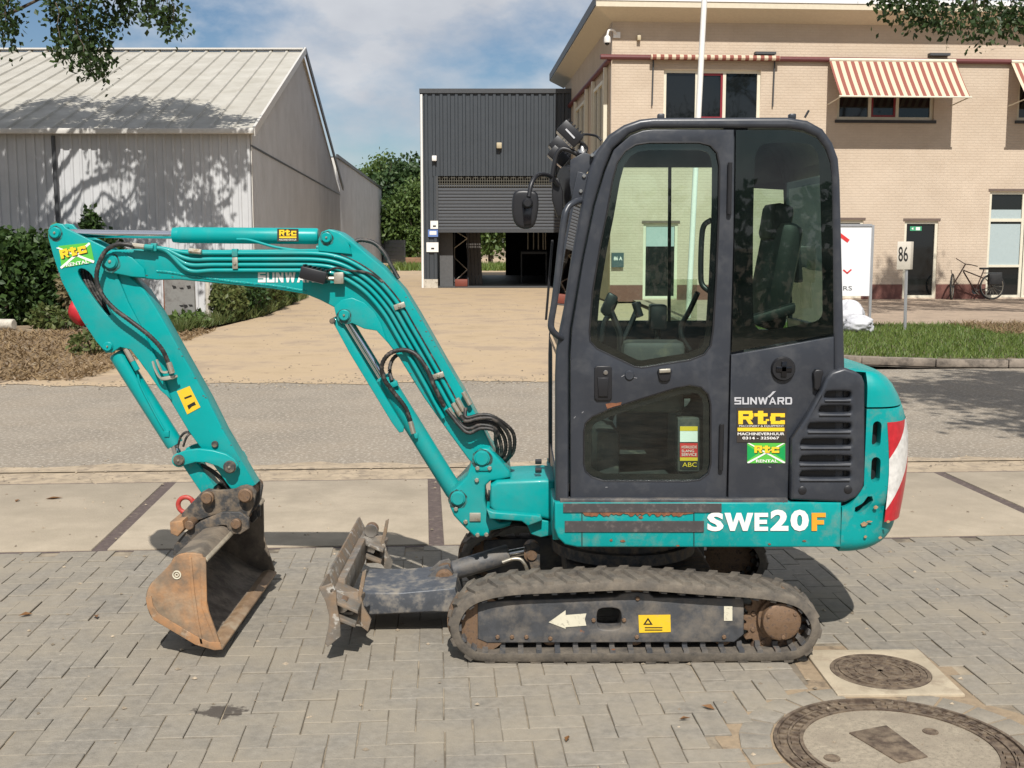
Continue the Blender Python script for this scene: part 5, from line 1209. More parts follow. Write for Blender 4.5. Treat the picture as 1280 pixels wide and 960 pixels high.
# swing bracket and casting
plate('swing_bracket', [(613, 607), (621, 601.5), (680, 599), (694, 601), (694, 652), (680, 649), (618, 641), (612, 633)], 5.24, 5.60, TEAL, EX, bevel=.018)
br_ = plate('bracket_lip', [(608, 637), (616, 640), (676, 645), (678, 651), (660, 658), (652, 652), (612, 649)], 5.20, 5.64, TEALD, EX, bevel=.008)
plate('bracket_gusset', [(652, 646), (678, 650), (694, 653), (694, 668), (676, 672), (664, 668), (658, 655)], 5.25, 5.59, TEALD, EX, bevel=.006)
cast_px = [(593, 567), (598, 562), (604, 560), (612, 561), (637, 589), (638, 597), (626, 600), (613, 601.5), (607, 607), (606, 625), (610, 644), (625, 654), (640, 652), (637, 658), (628, 661), (613, 664), (610, 671), (593, 671.5), (580, 659), (567, 645), (562, 633), (563.5, 616), (572, 608), (584, 595), (590, 577)]
cast = plate('swing_casting', cast_px, 5.27, 5.57, TEAL, EX, bevel=.012)
for (x, y, r_) in ((602.5, 572.5, .036), (572.5, 622.5, .034)):
    a = P(x, y, 5.27); lathe('pin', (a.x, 5.25, a.z), (a.x, 5.275, a.z), [(0, r_*.55), (0, r_*.8), (.3, r_*.85), (.35, r_), (1, r_)], TEAL, cast, 28)
for (x, y) in ((597, 585), (612, 585), (596, 600), (570, 636), (582, 652), (597, 668.5), (608, 668)):
    a = P(x, y, 5.27); rod('bolt', (a.x, 5.257, a.z), (a.x, 5.272, a.z), .011, ZINC, cast, 6, ch=.25)
a = P(604.5, 585, 5.27); MB().box(a.x-.035, a.x+.035, 5.262, 5.27, a.z-.012, a.z+.012).build('pin_lock', TEAL, cast, bevel=.002)
a = P(594, 646, 5.27); MB().box(a.x-.026, a.x+.026, 5.262, 5.27, a.z-.02, a.z+.02).build('catch_plate', ZINC, cast, bevel=.002)
# ---------------------------------------------------------------- boom
boom_px = [(126, 328), (130, 319), (140, 312.5), (165, 311.5), (250, 312.5), (340, 312), (397, 311), (398, 299), (402, 290), (411, 286.5), (425, 290.5), (439, 300.6), (457, 316), (480, 335), (505, 363), (524, 394), (558, 454), (580, 491), (605, 538), (617, 564), (612, 580), (598, 585), (586, 575), (561, 541), (530, 497.5), (499, 447.5), (484, 428), (470.6, 413.5), (455, 411), (440, 404), (430, 406), (421, 399), (417.5, 384), (400, 375), (383, 368), (340, 361), (290, 356), (225, 349.8), (195, 350), (165, 346.5), (135, 340.5)]
B0, B1 = 5.335, 5.505
def rim(cx, cy, r, n=16): return [(cx + r*math.cos(2*math.pi*k/n), cy + r*math.sin(2*math.pi*k/n)) for k in range(n)]
boom = plate('boom', boom_px, B0, B1, TEAL, EX, bevel=.007, holes=[rim(433.5, 309.5, 3.8)], hsoft=0)
plate('lug_plate', [(417.5, 384), (427, 374.5), (440, 372), (455, 378), (468, 390), (476, 404), (484, 428), (470.6, 413.5), (455, 411), (440, 404), (430, 406), (421, 399)], B0-.014, B0-.001, TEAL, boom, bevel=.004)
plate('lug_plate', [(128, 322), (136, 314), (150, 314.5), (165, 322), (180, 336), (182, 347), (165, 346), (135, 340), (127, 333)], B0-.012, B0-.001, TEAL, boom, bevel=.004)
plate('lug_plate', [(398, 299), (402, 290), (411, 286.5), (422, 290), (430, 297), (436, 306), (440, 318), (398, 314)], B0-.012, B0-.001, TEAL, boom, bevel=.004)
def pinhead(x, y, Y, r_, parent, m=TEAL, name='pin'):
    a = P(x, y, Y); o = lathe(name, (a.x, Y-.016, a.z), (a.x, Y+.004, a.z), [(0, r_*.5), (0, r_*.82), (.35, r_*.9), (.4, r_), (1, r_)], m, parent, 24)
    lathe('grease_nipple', (a.x, Y-.022, a.z), (a.x, Y-.016, a.z), [(0, r_*.12), (.5, r_*.2), (1, r_*.24)], ZINC, None if o.parent is EX else parent, 8) if parent is not EX else None
    return o
GREASE = mat('grease_film', (.03, .05, .045), .35, var=.3, scale=60, c2=(.02, .20, .19), c2amt=.45, c2scale=40)
def grease(x, y, Y, r_, parent):
    a = P(x, y, Y); n_ = 22; rg_ = random.Random(int(x*7+y)); q = [(a.x + r_*(1+.16*rg_.random())*math.cos(2*math.pi*k/n_), a.z + r_*(1+.22*rg_.random())*math.sin(2*math.pi*k/n_)-.15*r_) for k in range(n_)]
    curve_mesh('grease_smear', [q], .0004, 0, lambda x_, y_, z_: (x_, Y-.0008 - z_, y_), GREASE, parent)
grease(138.5, 327, B0-.012, .040, boom); grease(430.5, 394, B0-.014, .032, boom); grease(408.5, 297, B0-.012, .029, boom); grease(602.5, 572.5, 5.27, .044, cast); grease(572.5, 622.5, 5.27, .041, cast)
CHIP = mat('chipped_paint', (.10, .10, .09), .7, var=.5, scale=90); rg_ = random.Random(44)
def chips(pts, Y, n_, parent):
    for k in range(n_):
        i = rg_.randrange(len(pts)-1); t = rg_.random(); x = pts[i][0]+(pts[i+1][0]-pts[i][0])*t + rg_.uniform(-1, 1); y = pts[i][1]+(pts[i+1][1]-pts[i][1])*t + rg_.uniform(-1, 1); s_ = rg_.uniform(.5, 1.7)
        plate('paint_chip', [(x-s_, y), (x-.2*s_, y-.6*s_), (x+s_, y-.1*s_), (x+.3*s_, y+.6*s_)], Y-.0009, Y-.0002, CHIP, parent, bevel=0)
chips([(170, 343), (230, 346), (300, 353), (380, 364)], B0, 14, boom); chips([(500, 445), (532, 495), (560, 536)], B0, 9, boom); chips([(505, 368), (526, 402), (560, 462), (582, 500)], B0, 8, boom)
pinhead(138.5, 327, B0-.012, .034, boom); pinhead(430.5, 394, B0-.014, .026, boom); pinhead(408.5, 297, B0-.012, .024, boom)
# weld bead along the boom's lower edge
WELD = mat('weld_bead', (0.0, .27, .26), .3, var=.5, scale=120, bump=.004, bscale=160)
tube('weld_bead', [P(x, y, B0+.001) for x, y in ((196, 339), (215, 341), (240, 345), (290, 352), (340, 357), (383, 364))], .006, WELD, boom, 6)
# pipes and clamps on the boom: outline of its upper edge, shifted inwards
ue = [Vector((x, y)) for x, y in ((235, 316), (270, 316.5), (340, 316.5), (395, 317), (425, 322), (450, 334), (474, 352), (497, 379), (515, 409), (546, 463), (573, 512))]
def shift(pts, d):
    out_ = []
    for i, p in enumerate(pts):
        t = (pts[min(i+1, len(pts)-1)] - pts[max(i-1, 0)]).normalized(); out_.append(p + Vector((-t.y, t.x)) * d)
    return out_
PIPE_R = .0095
for k, (d, lead) in enumerate(((0, [(184, 309.5), (205, 311)]), (7.5, [(190, 309.5), (208, 312)]), (14.5, [(196, 310), (212, 316)]), (21.5, [(178, 309.5), (206, 312.5)]))):
    q = shift(ue, d); yy = B0-.016-.003*(k % 2)
    lead_ = [P(x, y, yy) for x, y in lead]
    tube('hydraulic_pipe', lead_ + [P(p.x, p.y, yy) for p in q], PIPE_R, TEAL, boom, 10, res=8)
q = shift(ue, -8); tube('hydraulic_pipe', [P(p.x, p.y, B0+.04) for p in q[3:]], .009, TEAL, boom, 10)
q = shift(ue, -3.6); tube('lamp_cable', [P(p.x, p.y, B0-.01) for p in q[4:]], .0045, HOSE, boom, 6)
for (x, y, a_) in ((294, 329, 90), (499.5, 382.5, -28), (548, 469.5, -28)):
    c = P(x, y, B0-.03); t = Vector((math.cos(R(a_)), 0, math.sin(R(a_)))); 
    if a_ == 90: t = Vector((0, 0, 1))
    else: t = Vector((math.cos(R(18)), 0, math.sin(R(18))))
    n_ = Vector((-t.z, 0, t.x)); o = MB().obox(c, t*.026, Vector((0, .006, 0)), n_*.0125).build('pipe_clamp', ZINC, boom, bevel=.002)
    rod('bolt', c - Vector((0, .014, 0)), c, .007, ZINC, o, 6)
for (x, y) in ((193, 309), (294, 316)): 
    c = P(x, y, B0-.02); MB().obox(c, (.013, 0, 0), (0, .014, 0), (0, 0, .018)).build('pipe_bracket', TEALD, boom, bevel=.003)
# arm cylinder on top of the boom
YA = YC
def cyl(name, a, b, r_, m, Y=YA, caps=True, parent=EX):
    return lathe(name, P(*a, Y), P(*b, Y), [(0, r_*.85), (.015, r_), (.985, r_), (1, r_*.9)], m, parent, 28)
c1 = cyl('arm_cylinder', (222, 293.8), (398, 295.3), .0375, TEAL)
lathe('cylinder_gland', P(216.5, 293.7, YA), P(224, 293.8, YA), [(0, .026), (0, .034), (.8, .036), (1, .036)], TEAL, c1, 24)
rod('piston_rod', P(78, 291.5, YA), P(222, 293.5, YA), .0195, CHROME, c1, 20); rod('rod_eye', P(411, 297, 5.37), P(411, 297, 5.47), .036, TEAL, c1, 20)
tube('feed_pipe', [P(296, 299, YA-.036), P(312, 300, YA-.042), P(345, 309, YA-.06), P(375, 313, YA-.07), P(392, 313, YA-.07)], .006, TEAL, c1, 8)
st1 = plate('rental_sticker', [(346.5, 285.8), (373, 286.2), (373, 302), (346.5, 301.8)], 5.379, 5.381, BROWNST, c1, bevel=0)
pblock('lettering', 'Rtc', 349, 287.2, 370.5, 294.5, 5.3775, YPRINT, st1, T=.26, TV=.3, gap=.08); plate('print', [(349, 295.5), (370.5, 295.5), (370.5, 297.6), (349, 297.6)], 5.3778, 5.3788, YPRINT, st1, bevel=0); ptext('lettering', 'MACHINEVERHUUR', 349, 298.6, 370.5, 300.8, 5.3775, WHITE, st1)
pblock('maker_lettering', 'SUNWARD', 322.5, 339, 404, 353, B0-.0012, WHITE, boom, wide=SUNW, T=.25, TV=.28)
# work lamp on the boom
def work_lamp(c, w_, h_, d_, ang, parent, name='work_lamp'):
    """finned LED lamp; its back faces the camera side, lens forward"""
    ca_, sa__ = math.cos(ang), math.sin(ang); u = Vector((ca_, 0, sa__)); n_ = Vector((-sa__, 0, ca_)); yv = Vector((0, 1, 0))
    o = MB().obox(c, u*w_/2, yv*d_/2, n_*h_/2).build(name, BLACK, parent, bevel=.006)
    for k in range(6): MB().obox(c + u*(w_*(-.42+.168*k)) + n_*h_*.52, u*w_*.03, yv*d_*.46, n_*h_*.14).build('cooling_fin', BLACK, o)
    MB().obox(c - n_*h_*.505, u*w_*.44, yv*d_*.44, n_*h_*.02).build('lens', mat('lamp_lens', (.5, .5, .5), .1), o)
    return o
wl = work_lamp(P(393, 343.5, 5.27), .12, .055, .09, R(-14), EX)
wl.name = 'work_lamp'; MB().obox(P(424, 347.5, 5.30), (.022, 0, 0), (0, .02, 0), (0, 0, .026)).build('lamp_bracket', ZINC, wl, bevel=.003); rod('lamp_arm', P(408, 348, 5.29), P(424, 348, 5.29), .009, ZINC, wl, 8)
tube('lamp_cable', [P(408, 340, 5.28), P(420, 335, 5.27), P(435, 338, 5.29), P(460, 341, 5.31), P(478, 352, 5.31)], .0055, HOSE, wl, 6)
# boom cylinder below the boom, with its guard
c2 = lathe('boom_cylinder', P(482, 477, YC), P(570, 618, YC), [(0, .034), (.02, .043), (.97, .043), (1, .04)], TEAL, EX, 28)
rod('piston_rod', P(432, 396, YC), P(485, 482, YC), .0215, CHROME, c2, 20)
lathe('cylinder_gland', P(478, 470.5, YC), P(485, 482, YC), [(0, .03), (.2, .041), (1, .041)], TEAL, c2, 24)
plate('rod_guard', [(415, 401), (418, 397), (424, 401), (505, 534), (504, 540), (499, 541), (490, 529), (436, 440)], 5.34, 5.36, TEAL, c2, bevel=.004)
plate('rod_guard', [(415, 401), (418, 397), (424, 401), (505, 534), (504, 540), (499, 541), (490, 529), (436, 440)], 5.48, 5.50, TEAL, c2, bevel=.004, Yref=5.34)
a = P(416, 401, 5.34); rod('bolt', (a.x, 5.32, a.z), (a.x, 5.5, a.z), .014, COUPL, c2, 8)
MB().obox(P(493, 480, YC-.04), (.016, 0, .006), (0, .012, 0), (-.004, 0, .012)).build('port', TEAL, c2, bevel=.003); MB().obox(P(519, 544, YC-.045), (.014, 0, 0), (0, .012, 0), (0, 0, .014)).build('port', TEAL, c2, bevel=.003)
# hoses from the boom pipes to the boom cylinder
hose('hose', [P(555, 508, 5.30), P(545, 488, 5.28), P(535, 464, 5.28), P(521, 444, 5.29), P(505, 437.5, 5.30), P(487, 442, 5.31), P(477.5, 456, 5.32), P(480, 473, 5.33), P(492, 490, 5.35), P(507, 510, 5.36), P(515, 532, 5.37)], .0115, HOSE, EX)
hose('hose', [P(490, 476, 5.37), P(487, 462, 5.40), P(491, 449, 5.42), P(500, 443, 5.43), P(510, 450, 5.45)], .010, HOSE, EX)
for (a, b) in (((553, 505), (558, 513)), ((513, 527), (517, 542)), ((561, 510), (571, 528)), ((566, 504), (576, 520)), ((579, 490), (588, 506)), ((571, 498), (580, 514))):
    rod('hose_fitting', P(*a, 5.31), P(*b, 5.31), .012, ZINC if a[0] != 553 else TEAL, EX, 10)
# bundle of hoses from the boom to the body
rr = random.Random(11)
for k in range(5):
    o_ = (k-2)*1.25; s0 = [(558, 512), (565, 520), (570, 525), (576, 520), (582, 510), (588, 505)][k]
    mid = [(583, 531-o_*3.6), (601, 527-o_*3.4), (618, 530-o_*(4.2 if k % 2 else 3.4)), (630+o_*4.2, 546-o_*2.6), (632+o_*4.0, 563+(k % 2)*3), (625+o_*2.6, 577), (617+o_*1.6, 590)]
    Yk = 5.32 + .032*(k % 3) + .01*k
    hose('hose', [P(*s0, 5.30)] + [P(x, y, 5.272 + .011*(k % 3) + .035*max(0, i-2)) for i, (x, y) in enumerate(mid)], .0098, HOSE, EX)
for k in range(3): hose('hose', [P(615, 668-3*k, 5.40+.04*k), P(630, 660-2*k, 5.36+.04*k), P(645, 655-2*k, 5.36+.04*k), P(660, 656-2*k, 5.4+.04*k), P(672, 660, 5.45)], .012, PINM if k == 1 else HOSE, EX)
hose('hose', [P(441, 303, 5.46), P(452, 300, 5.47), P(468, 304, 5.47), P(480, 316, 5.46), P(490, 334, 5.45), P(498, 348, 5.44)], .011, HOSE, EX)
# ---------------------------------------------------------------- arm
A0, A1 = 5.365, 5.475
arm = plate('arm', [(134, 312), (150, 325), (163, 347), (180, 362), (198, 390), (215, 420), (260, 500), (280, 540), (319, 606), (302, 618), (288, 611), (236, 540), (212, 500), (180, 460), (160, 432), (140, 400), (120, 350), (120, 318)], A0, A1, TEAL, EX, bevel=.006)
slot = [(97, 337), (103, 335), (113, 341), (119, 352), (125, 365), (133, 378), (139.5, 390), (138, 395), (133, 393), (122, 380), (108, 360), (98, 345)]
for i, (y0, y1) in enumerate(((A0-.016, A0+.004), (A1-.004, A1+.016))):
    plate('lug_plate', [(60, 297), (60, 288), (63, 281.5), (70, 279), (78, 280), (82, 285), (133, 310), (145, 320), (147, 346), (160, 378), (178, 412), (198, 455), (214, 500), (200, 488), (180, 459), (163, 437), (150, 434), (140, 441), (132, 441), (120, 427), (102, 400), (77, 352), (67, 322)], y0, y1, TEAL, arm, bevel=.004, holes=[slot], hsoft=1, Yref=A0-.016)
plate('back_plate', [(61, 297), (62, 288), (68, 281), (74, 284), (76, 297), (82, 322), (92, 352), (117, 398), (134, 425), (133, 440), (120, 426), (103, 400), (78, 352), (68, 322)], A0+.004, A1-.004, TEAL, arm, bevel=.002, Yref=A0-.016)
for (x, y, r_) in ((69.5, 291, .026), (135.5, 433, .022)): pinhead(x, y, A0-.016, r_, arm)
plate('warning_sticker', [(221, 489), (237, 482.5), (250.5, 509), (234, 518)], A0-.0025, A0-.001, YELLOW, arm, bevel=0)
plate('print', [(230, 497), (239, 493.5), (240, 495.5), (231, 499)], A0-.0035, A0-.0027, DKPRINT, arm, bevel=0); plate('print', [(234, 507), (243, 502), (245, 506), (240, 508), (236, 512)], A0-.0035, A0-.0027, DKPRINT, arm, bevel=0)
stk = plate('rental_sticker', [(73, 307.5), (113, 303), (118, 328), (77, 335)], A0-.0185, A0-.0165, GREENST, arm, bevel=0)
plate('cross_stripe', [(70, 310), (73, 309), (118, 326), (117, 329)], A0-.0195, A0-.0187, WHITE, stk, bevel=0); plate('cross_stripe', [(75, 334), (77, 336), (113, 305), (111, 303)], A0-.0195, A0-.0187, WHITE, stk, bevel=0)
pa = P(77, 323.5, A0-.0205); pb = P(109, 315.5, A0-.0205); up_ = Vector((-(pb-pa).z, 0, (pb-pa).x)).normalized()
block_text('lettering', spread('Rtc', .06), DKPRINT, stk, pa + Vector((.0035, .0006, -.0035)), (pb-pa).normalized(), up_, (pb-pa).length, .040, T=.3, TV=.34); block_text('lettering', spread('Rtc', .06), YPRINT, stk, pa, (pb-pa).normalized(), up_, (pb-pa).length, .040, T=.28, TV=.32, lift=.0014)
pa = P(83, 333.5, A0-.0205); pb = P(111, 329, A0-.0205); up_ = Vector((-(pb-pa).z, 0, (pb-pa).x)).normalized(); text_mesh('lettering', 'RENTAL', WHITE, stk, pa, (pb-pa).normalized(), up_, (pb-pa).length, .016, bold=.02)
chips([(64, 320), (80, 355), (104, 400), (128, 438)], A0-.016, 8, arm); chips([(200, 396), (235, 458), (282, 545), (312, 598)], A0, 10, arm); grease(69.5, 291, A0-.016, .031, arm)
# arm hoses
hose('hose', [P(170, 308, 5.30), P(158, 305.5, 5.29), P(145, 306, 5.29), P(132, 314, 5.29), P(123, 332, 5.29), P(121, 350, 5.29), P(128, 369, 5.29), P(143, 386, 5.29), P(163, 401, 5.29), P(185, 418, 5.29), P(202, 436, 5.30), P(211, 455, 5.32), P(214.5, 465, 5.33)], .0115, HOSE, EX)
for k in range(3): hose('hose', [P(103+4*k, 338, 5.42), P(107+4*k, 352, 5.40), P(115+4*k, 368, 5.40), P(127+4*k, 386, 5.40), P(140+3*k, 400, 5.43)], .010, HOSE, EX)
for (a, b, m) in (((164, 306.5), (181, 308.5), ZINC), ((181, 308.5), (192, 309.5), TEAL), ((211, 453), (215.5, 467), ZINC), ((157, 436), (166, 452), ZINC), ((166, 452), (172, 463), TEAL), ((236, 313), (252, 315), ZINC)): rod('hose_fitting', P(*a, 5.30 if a[1] < 320 or a[0] > 200 else 5.36), P(*b, 5.30 if a[1] < 320 or a[0] > 200 else 5.36), .013, m, EX, 10)
tube('hose_bracket', [P(191, 452, 5.34), P(194, 462, 5.32), P(200, 472, 5.31), P(208, 474, 5.31), P(222, 470, 5.32)], .006, ZINC, arm, 6); tube('hose_bracket', [P(196, 450, 5.34), P(199, 458, 5.32), P(203, 465, 5.31), P(210, 465, 5.31)], .006, ZINC, arm, 6)
MB().obox(P(211, 472, 5.335), (.03, 0, .004), (0, .025, 0), (0, 0, .008)).build('bracket_foot', ZINC, arm, bevel=.002)
# bucket cylinder
c3 = lathe('bucket_cylinder', P(146, 441, YC-.01), P(219, 556, YC-.01), [(0, .032), (.015, .041), (.97, .041), (1, .039)], TEAL, EX, 28)
rod('piston_rod', P(217, 553, YC-.01), P(224, 575, YC-.01), .02, CHROME, c3, 18); rod('rod_eye', P(224, 575, 5.38), P(224, 575, 5.46), .034, TEALD, c3, 18)
tube('feed_pipe', [P(168, 458, YC-.045), P(172, 468, YC-.05), P(176, 482, YC-.052), P(190, 510, YC-.052), P(204, 535, YC-.052), P(209, 541, YC-.045)], .0055, TEAL, c3, 8)
MB().obox(P(209, 542, YC-.045), (.012, 0, 0), (0, .012, 0), (0, 0, .015)).build('port', TEALD, c3, bevel=.003)
tube('cable_loop', [P(222, 560, 5.38), P(226, 546, 5.37), P(234, 540, 5.37), P(243, 545, 5.39), P(250, 556, 5.41)], .006, HOSE, c3, 6); tube('cable_loop', [P(229, 558, 5.38), P(233, 547, 5.37), P(239, 542, 5.38), P(247, 549, 5.39)], .006, HOSE, c3, 6)
# links
lk_px = [(216, 575), (219, 569), (225, 565.5), (234, 562.5), (249, 561), (266, 563), (282, 567.5), (293, 574), (297.5, 582), (294, 590), (286, 592.5), (280, 588), (272, 583), (258, 578.5), (244, 578), (230, 582), (222, 584), (217, 580)]
for i, (y0, y1) in enumerate(((5.318, 5.345), (5.495, 5.522))):
    l_ = plate('tipping_link', lk_px, y0, y1, TEAL, EX, bevel=.005, Yref=5.318)
    if i == 0:
        pinhead(224, 575, 5.318, .026, l_, COUPL); pinhead(287.5, 583.5, 5.318, .030, l_, COUPL)
dl = plate('drop_link', [(228, 582), (246, 578), (268, 608), (262, 622), (251, 616)], 5.37, 5.47, TEALD, EX, bevel=.006)
a = P(269, 555, A0); rod('arm_bolt', (a.x, A0-.012, a.z), (a.x, A0, a.z), .016, COUPL, arm, 16)
for k in range(2): tube('cable', [P(248+4*k, 580, 5.40), P(262+4*k, 588, 5.39), P(276+4*k, 600, 5.39), P(285+3*k, 612, 5.40)], .006, HOSE, EX, 6)
# ---------------------------------------------------------------- coupler
cp_px = [(226, 651), (227, 642), (242, 626), (251, 616), (259, 611.5), (273, 613), (293, 611.5), (300, 608), (307, 606.5), (315, 608.5), (320, 616), (317.5, 630), (311, 646), (300, 652), (287.5, 645), (270, 643), (244, 652), (234, 658)]
for i, (y0, y1) in enumerate(((5.335, 5.36), (5.48, 5.505))):
    cpl = plate('quick_coupler', cp_px, y0, y1, COUPL, EX, bevel=.004, Yref=5.335)
    if i == 0: cp0 = cpl
plate('coupler_body', [(228, 652), (240, 636), (262, 634), (300, 640), (309, 646), (298, 660), (262, 655), (236, 662)], 5.36, 5.48, COUPL, cp0, bevel=.01, Yref=5.335)
for (x, y, r_, m) in ((259, 622.5, .030, PINM), (306.5, 619.5, .034, PINM)):
    a = P(x, y, 5.30); lathe('pin', (a.x, 5.285, a.z), (a.x, 5.56, a.z), [(0, r_*.6), (0, r_*.75), (.04, r_*.78), (.05, r_), (.1, r_), (.11, r_*.85), (1, r_*.85)], m, cp0, 22)
a = P(322, 625, 5.50); 
plate('coupler_hook', [(312, 606), (320, 604), (327, 612), (325, 625), (319, 640), (321, 648), (316, 654), (308, 650), (310, 636), (316, 618)], 5.50, 5.54, BLACK, cp0, bevel=.006, Yref=5.5)
ringc = P(232.5, 631, 5.42); pts = [ringc + Vector((math.cos(R(a_))*.037, 0.0, math.sin(R(a_))*.037)) for a_ in range(20, 331, 20)]
pts = [P(247, 625, 5.42)] + pts + [P(242, 640, 5.42)]
pts = pts[:1] + [p for p in pts[1:-1]] + pts[-1:]
tube('lifting_shackle', pts, .0115, RED, cp0, 10, res=4)
# ---------------------------------------------------------------- bucket
Q0, Q1 = 4.84, 6.0
side_px = [(219, 694), (237, 690.5), (257, 694), (258, 730), (258.5, 759), (268, 785), (277.5, 812), (268, 813), (244, 806), (210, 786), (191, 774.5), (184, 760), (182, 745), (187, 731), (198, 720), (212, 706)]
bk_ = None
shell_px = [(259, 699), (248, 690.5), (238, 690), (219, 694), (212, 706), (198, 720), (187, 731), (182, 745), (184, 760), (191, 774.5), (210, 786), (244, 806), (268, 813), (277.5, 812)]
sp = crom([P(x, y, Q0) for x, y in shell_px], 4); v = []; f = []; th = .012; n = len(sp)
cx = sum((p.x for p in sp), 0)/n; cz = sum((p.z for p in sp), 0)/n
for i, p in enumerate(sp):
    t = (sp[min(i+1, n-1)] - sp[max(i-1, 0)]).normalized(); nn = Vector((t.z, 0, -t.x))
    if nn.dot(Vector((P(262, 740, Q0).x - p.x, 0, P(262, 740, Q0).z - p.z))) < 0: nn = -nn
    for yy in (Q0+.004, Q1-.004): v.append(Vector((p.x, yy, p.z)))
    for yy in (Q0+.004, Q1-.004): v.append(Vector((p.x, yy, p.z)) + nn*th)
for i in range(n-1):
    a = 4*i; b = 4*i+4; f += [(a, a+1, b+1, b), (a+2, b+2, b+3, a+3), (a, b, b+2, a+2), (a+1, a+3, b+3, b+1)]
f += [(0, 2, 3, 1), (4*n-4, 4*n-3, 4*n-1, 4*n-2)]
mb = MB(); mb.add(v, f); bucket = mb.build('bucket', BUCKET_IN, EX, smooth=35)
plate('side_plate', side_px, Q0-.012, Q0+.003, RUSTY, bucket, bevel=.004, soft=1); plate('side_plate', side_px, Q1-.003, Q1+.012, BUCKET_IN, bucket, bevel=.004, soft=1, Yref=Q0)
plate('side_rib', [(236, 697), (239, 697), (243, 740), (248, 775), (254, 806), (250, 805), (244, 775), (239, 740)], Q0-.018, Q0-.0115, RUSTY, bucket, bevel=.002)
plate('wear_strip', [(182, 747), (184, 760), (191, 774.5), (210, 786), (244, 806), (268, 813), (277.5, 812), (275, 803), (262, 803), (246, 796), (214, 777), (198, 767), (191, 757), (189, 745)], Q0-.018, Q0-.0115, mat('worn_orange_rust', (.26, .165, .095), .75, var=.35, scale=18, c2=(.34, .18, .085), c2amt=.55, c2scale=9, c3=(.42, .34, .25), c3amt=.15, c3scale=16, c3soft=.08), bucket, bevel=.002)
plate('front_strip', [(257, 697), (258, 730), (258.5, 759), (268, 785), (277, 811), (270, 806), (262, 784), (252, 760), (251, 730), (250, 697)], Q0-.017, Q0-.0115, RUSTY, bucket, bevel=.002)
a, b = P(262, 809, Q0), P(278, 812.5, Q0)
lip = MB().prism([P(255, 809, Q0) + Vector((0, 0, .002)), P(278.5, 813, Q0) + Vector((0, 0, .002)), P(278.5, 813, Q0) + Vector((0, 0, .014)), P(268, 806.5, Q0) + Vector((0, 0, .004))], (0, Q1-Q0, 0)).build('cutting_edge', mat('worn_cutting_edge', (.26, .17, .10), .6, .2, var=.3, scale=14, c2=(.34, .27, .19), c2amt=.4, c2scale=8), bucket, bevel=.003)
MB().prism([P(257, 696, Q0), P(260, 700, Q0), P(259, 703, Q0), P(255, 699, Q0)], (0, Q1-Q0, 0)).build('top_lip', mat('worn_lip', (.42, .36, .27), .5, .3, var=.2, scale=30), bucket, bevel=.003)
a = P(221, 718.5, Q0-.013); 
for r0_, r1_ in ((.014, .019), (.005, .009)):
    pr = [(a.x + r1_*math.cos(2*math.pi*k/20), a.z + r1_*math.sin(2*math.pi*k/20)) for k in range(20)]; hr = [(a.x + r0_*math.cos(2*math.pi*k/20), a.z + r0_*math.sin(2*math.pi*k/20)) for k in range(20)]
    curve_mesh('cast_mark', [pr, hr], .002, 0, lambda x, y, z: (x, Q0-.0135 - z, y), CREAM, bucket)
ear_px = [(216, 694), (217, 682), (231, 666), (250, 652), (278, 640), (300, 640), (311, 648), (311, 661), (300, 668), (286, 667), (283, 657), (276, 656.5), (256, 664), (240, 677), (234, 692)]
for i, y0 in enumerate((5.285, 5.53)):
    e_ = plate('bucket_ear', ear_px, y0, y0+.025, COUPL, bucket, bevel=.004, Yref=5.285)
a = P(295, 655, 5.27); rod('bucket_pin', (a.x, 5.262, a.z), (a.x, 5.58, a.z), .024, PINM, bucket, 20); a = P(237, 656, 5.27); rod('bucket_pin', (a.x, 5.255, a.z), (a.x, 5.58, a.z), .022, PINM, bucket, 20)
plate('ear_stop', [(212, 653), (228, 651), (230, 661), (222, 671), (213, 667)], 5.25, 5.58, RUSTY, bucket, bevel=.005)
# ---------------------------------------------------------------- dozer blade
D0_, D1_ = 4.785, 6.045
BLD = mat('worn_blade_steel', (.19, .17, .145), .5, .3, var=.3, scale=12, c2=(.27, .185, .115), c2amt=.38, c2scale=10, c2soft=.12, c3=(.46, .43, .38), c3amt=.24, c3scale=14, bump=.0015, bscale=60)
bl_px = [(398.5, 735), (403, 744), (408.5, 756), (411.5, 771), (411, 784), (408, 797), (405.5, 805)]
bp = crom([P(x, y, D0_) for x, y in bl_px], 3); mb = MB(); v = []; f = []; n = len(bp)
for i, p in enumerate(bp):
    t = (bp[min(i+1, n-1)] - bp[max(i-1, 0)]).normalized(); nn = Vector((-t.z, 0, t.x)); nn = nn if nn.x > 0 else -nn
    v += [Vector((p.x, D0_, p.z)), Vector((p.x, D1_, p.z)), Vector((p.x, D0_, p.z)) + nn*.012, Vector((p.x, D1_, p.z)) + nn*.012]
for i in range(n-1):
    a = 4*i; b = a+4; f += [(a, a+1, b+1, b), (a+2, b+2, b+3, a+3), (a, b, b+2, a+2), (a+1, a+3, b+3, b+1)]
f += [(0, 2, 3, 1), (4*n-4, 4*n-3, 4*n-1, 4*n-2)]
blade = mb.add(v, f).build('dozer_blade', BLD, EX, smooth=40)
plate('blade_end', [(399, 735), (415, 729), (420, 741), (421, 757), (425, 779), (425.5, 796), (409.5, 809), (406, 803), (410, 789), (411.5, 771), (407, 753)], D0_-.004, D0_+.012, BLD, blade, bevel=.003, holes=[rim(415.5, 738.5, 3.6, 12)], hsoft=0)
ev = [(449, 735), (453, 715), (458, 712), (455, 732), (451.5, 746), (455, 760), (464, 775), (460, 790), (452, 784), (445, 776), (444, 757)]
for y0 in (4.93, 5.86): plate('blade_gusset', ev, y0, y0+.016, BLD, blade, bevel=.003, Yref=4.93)
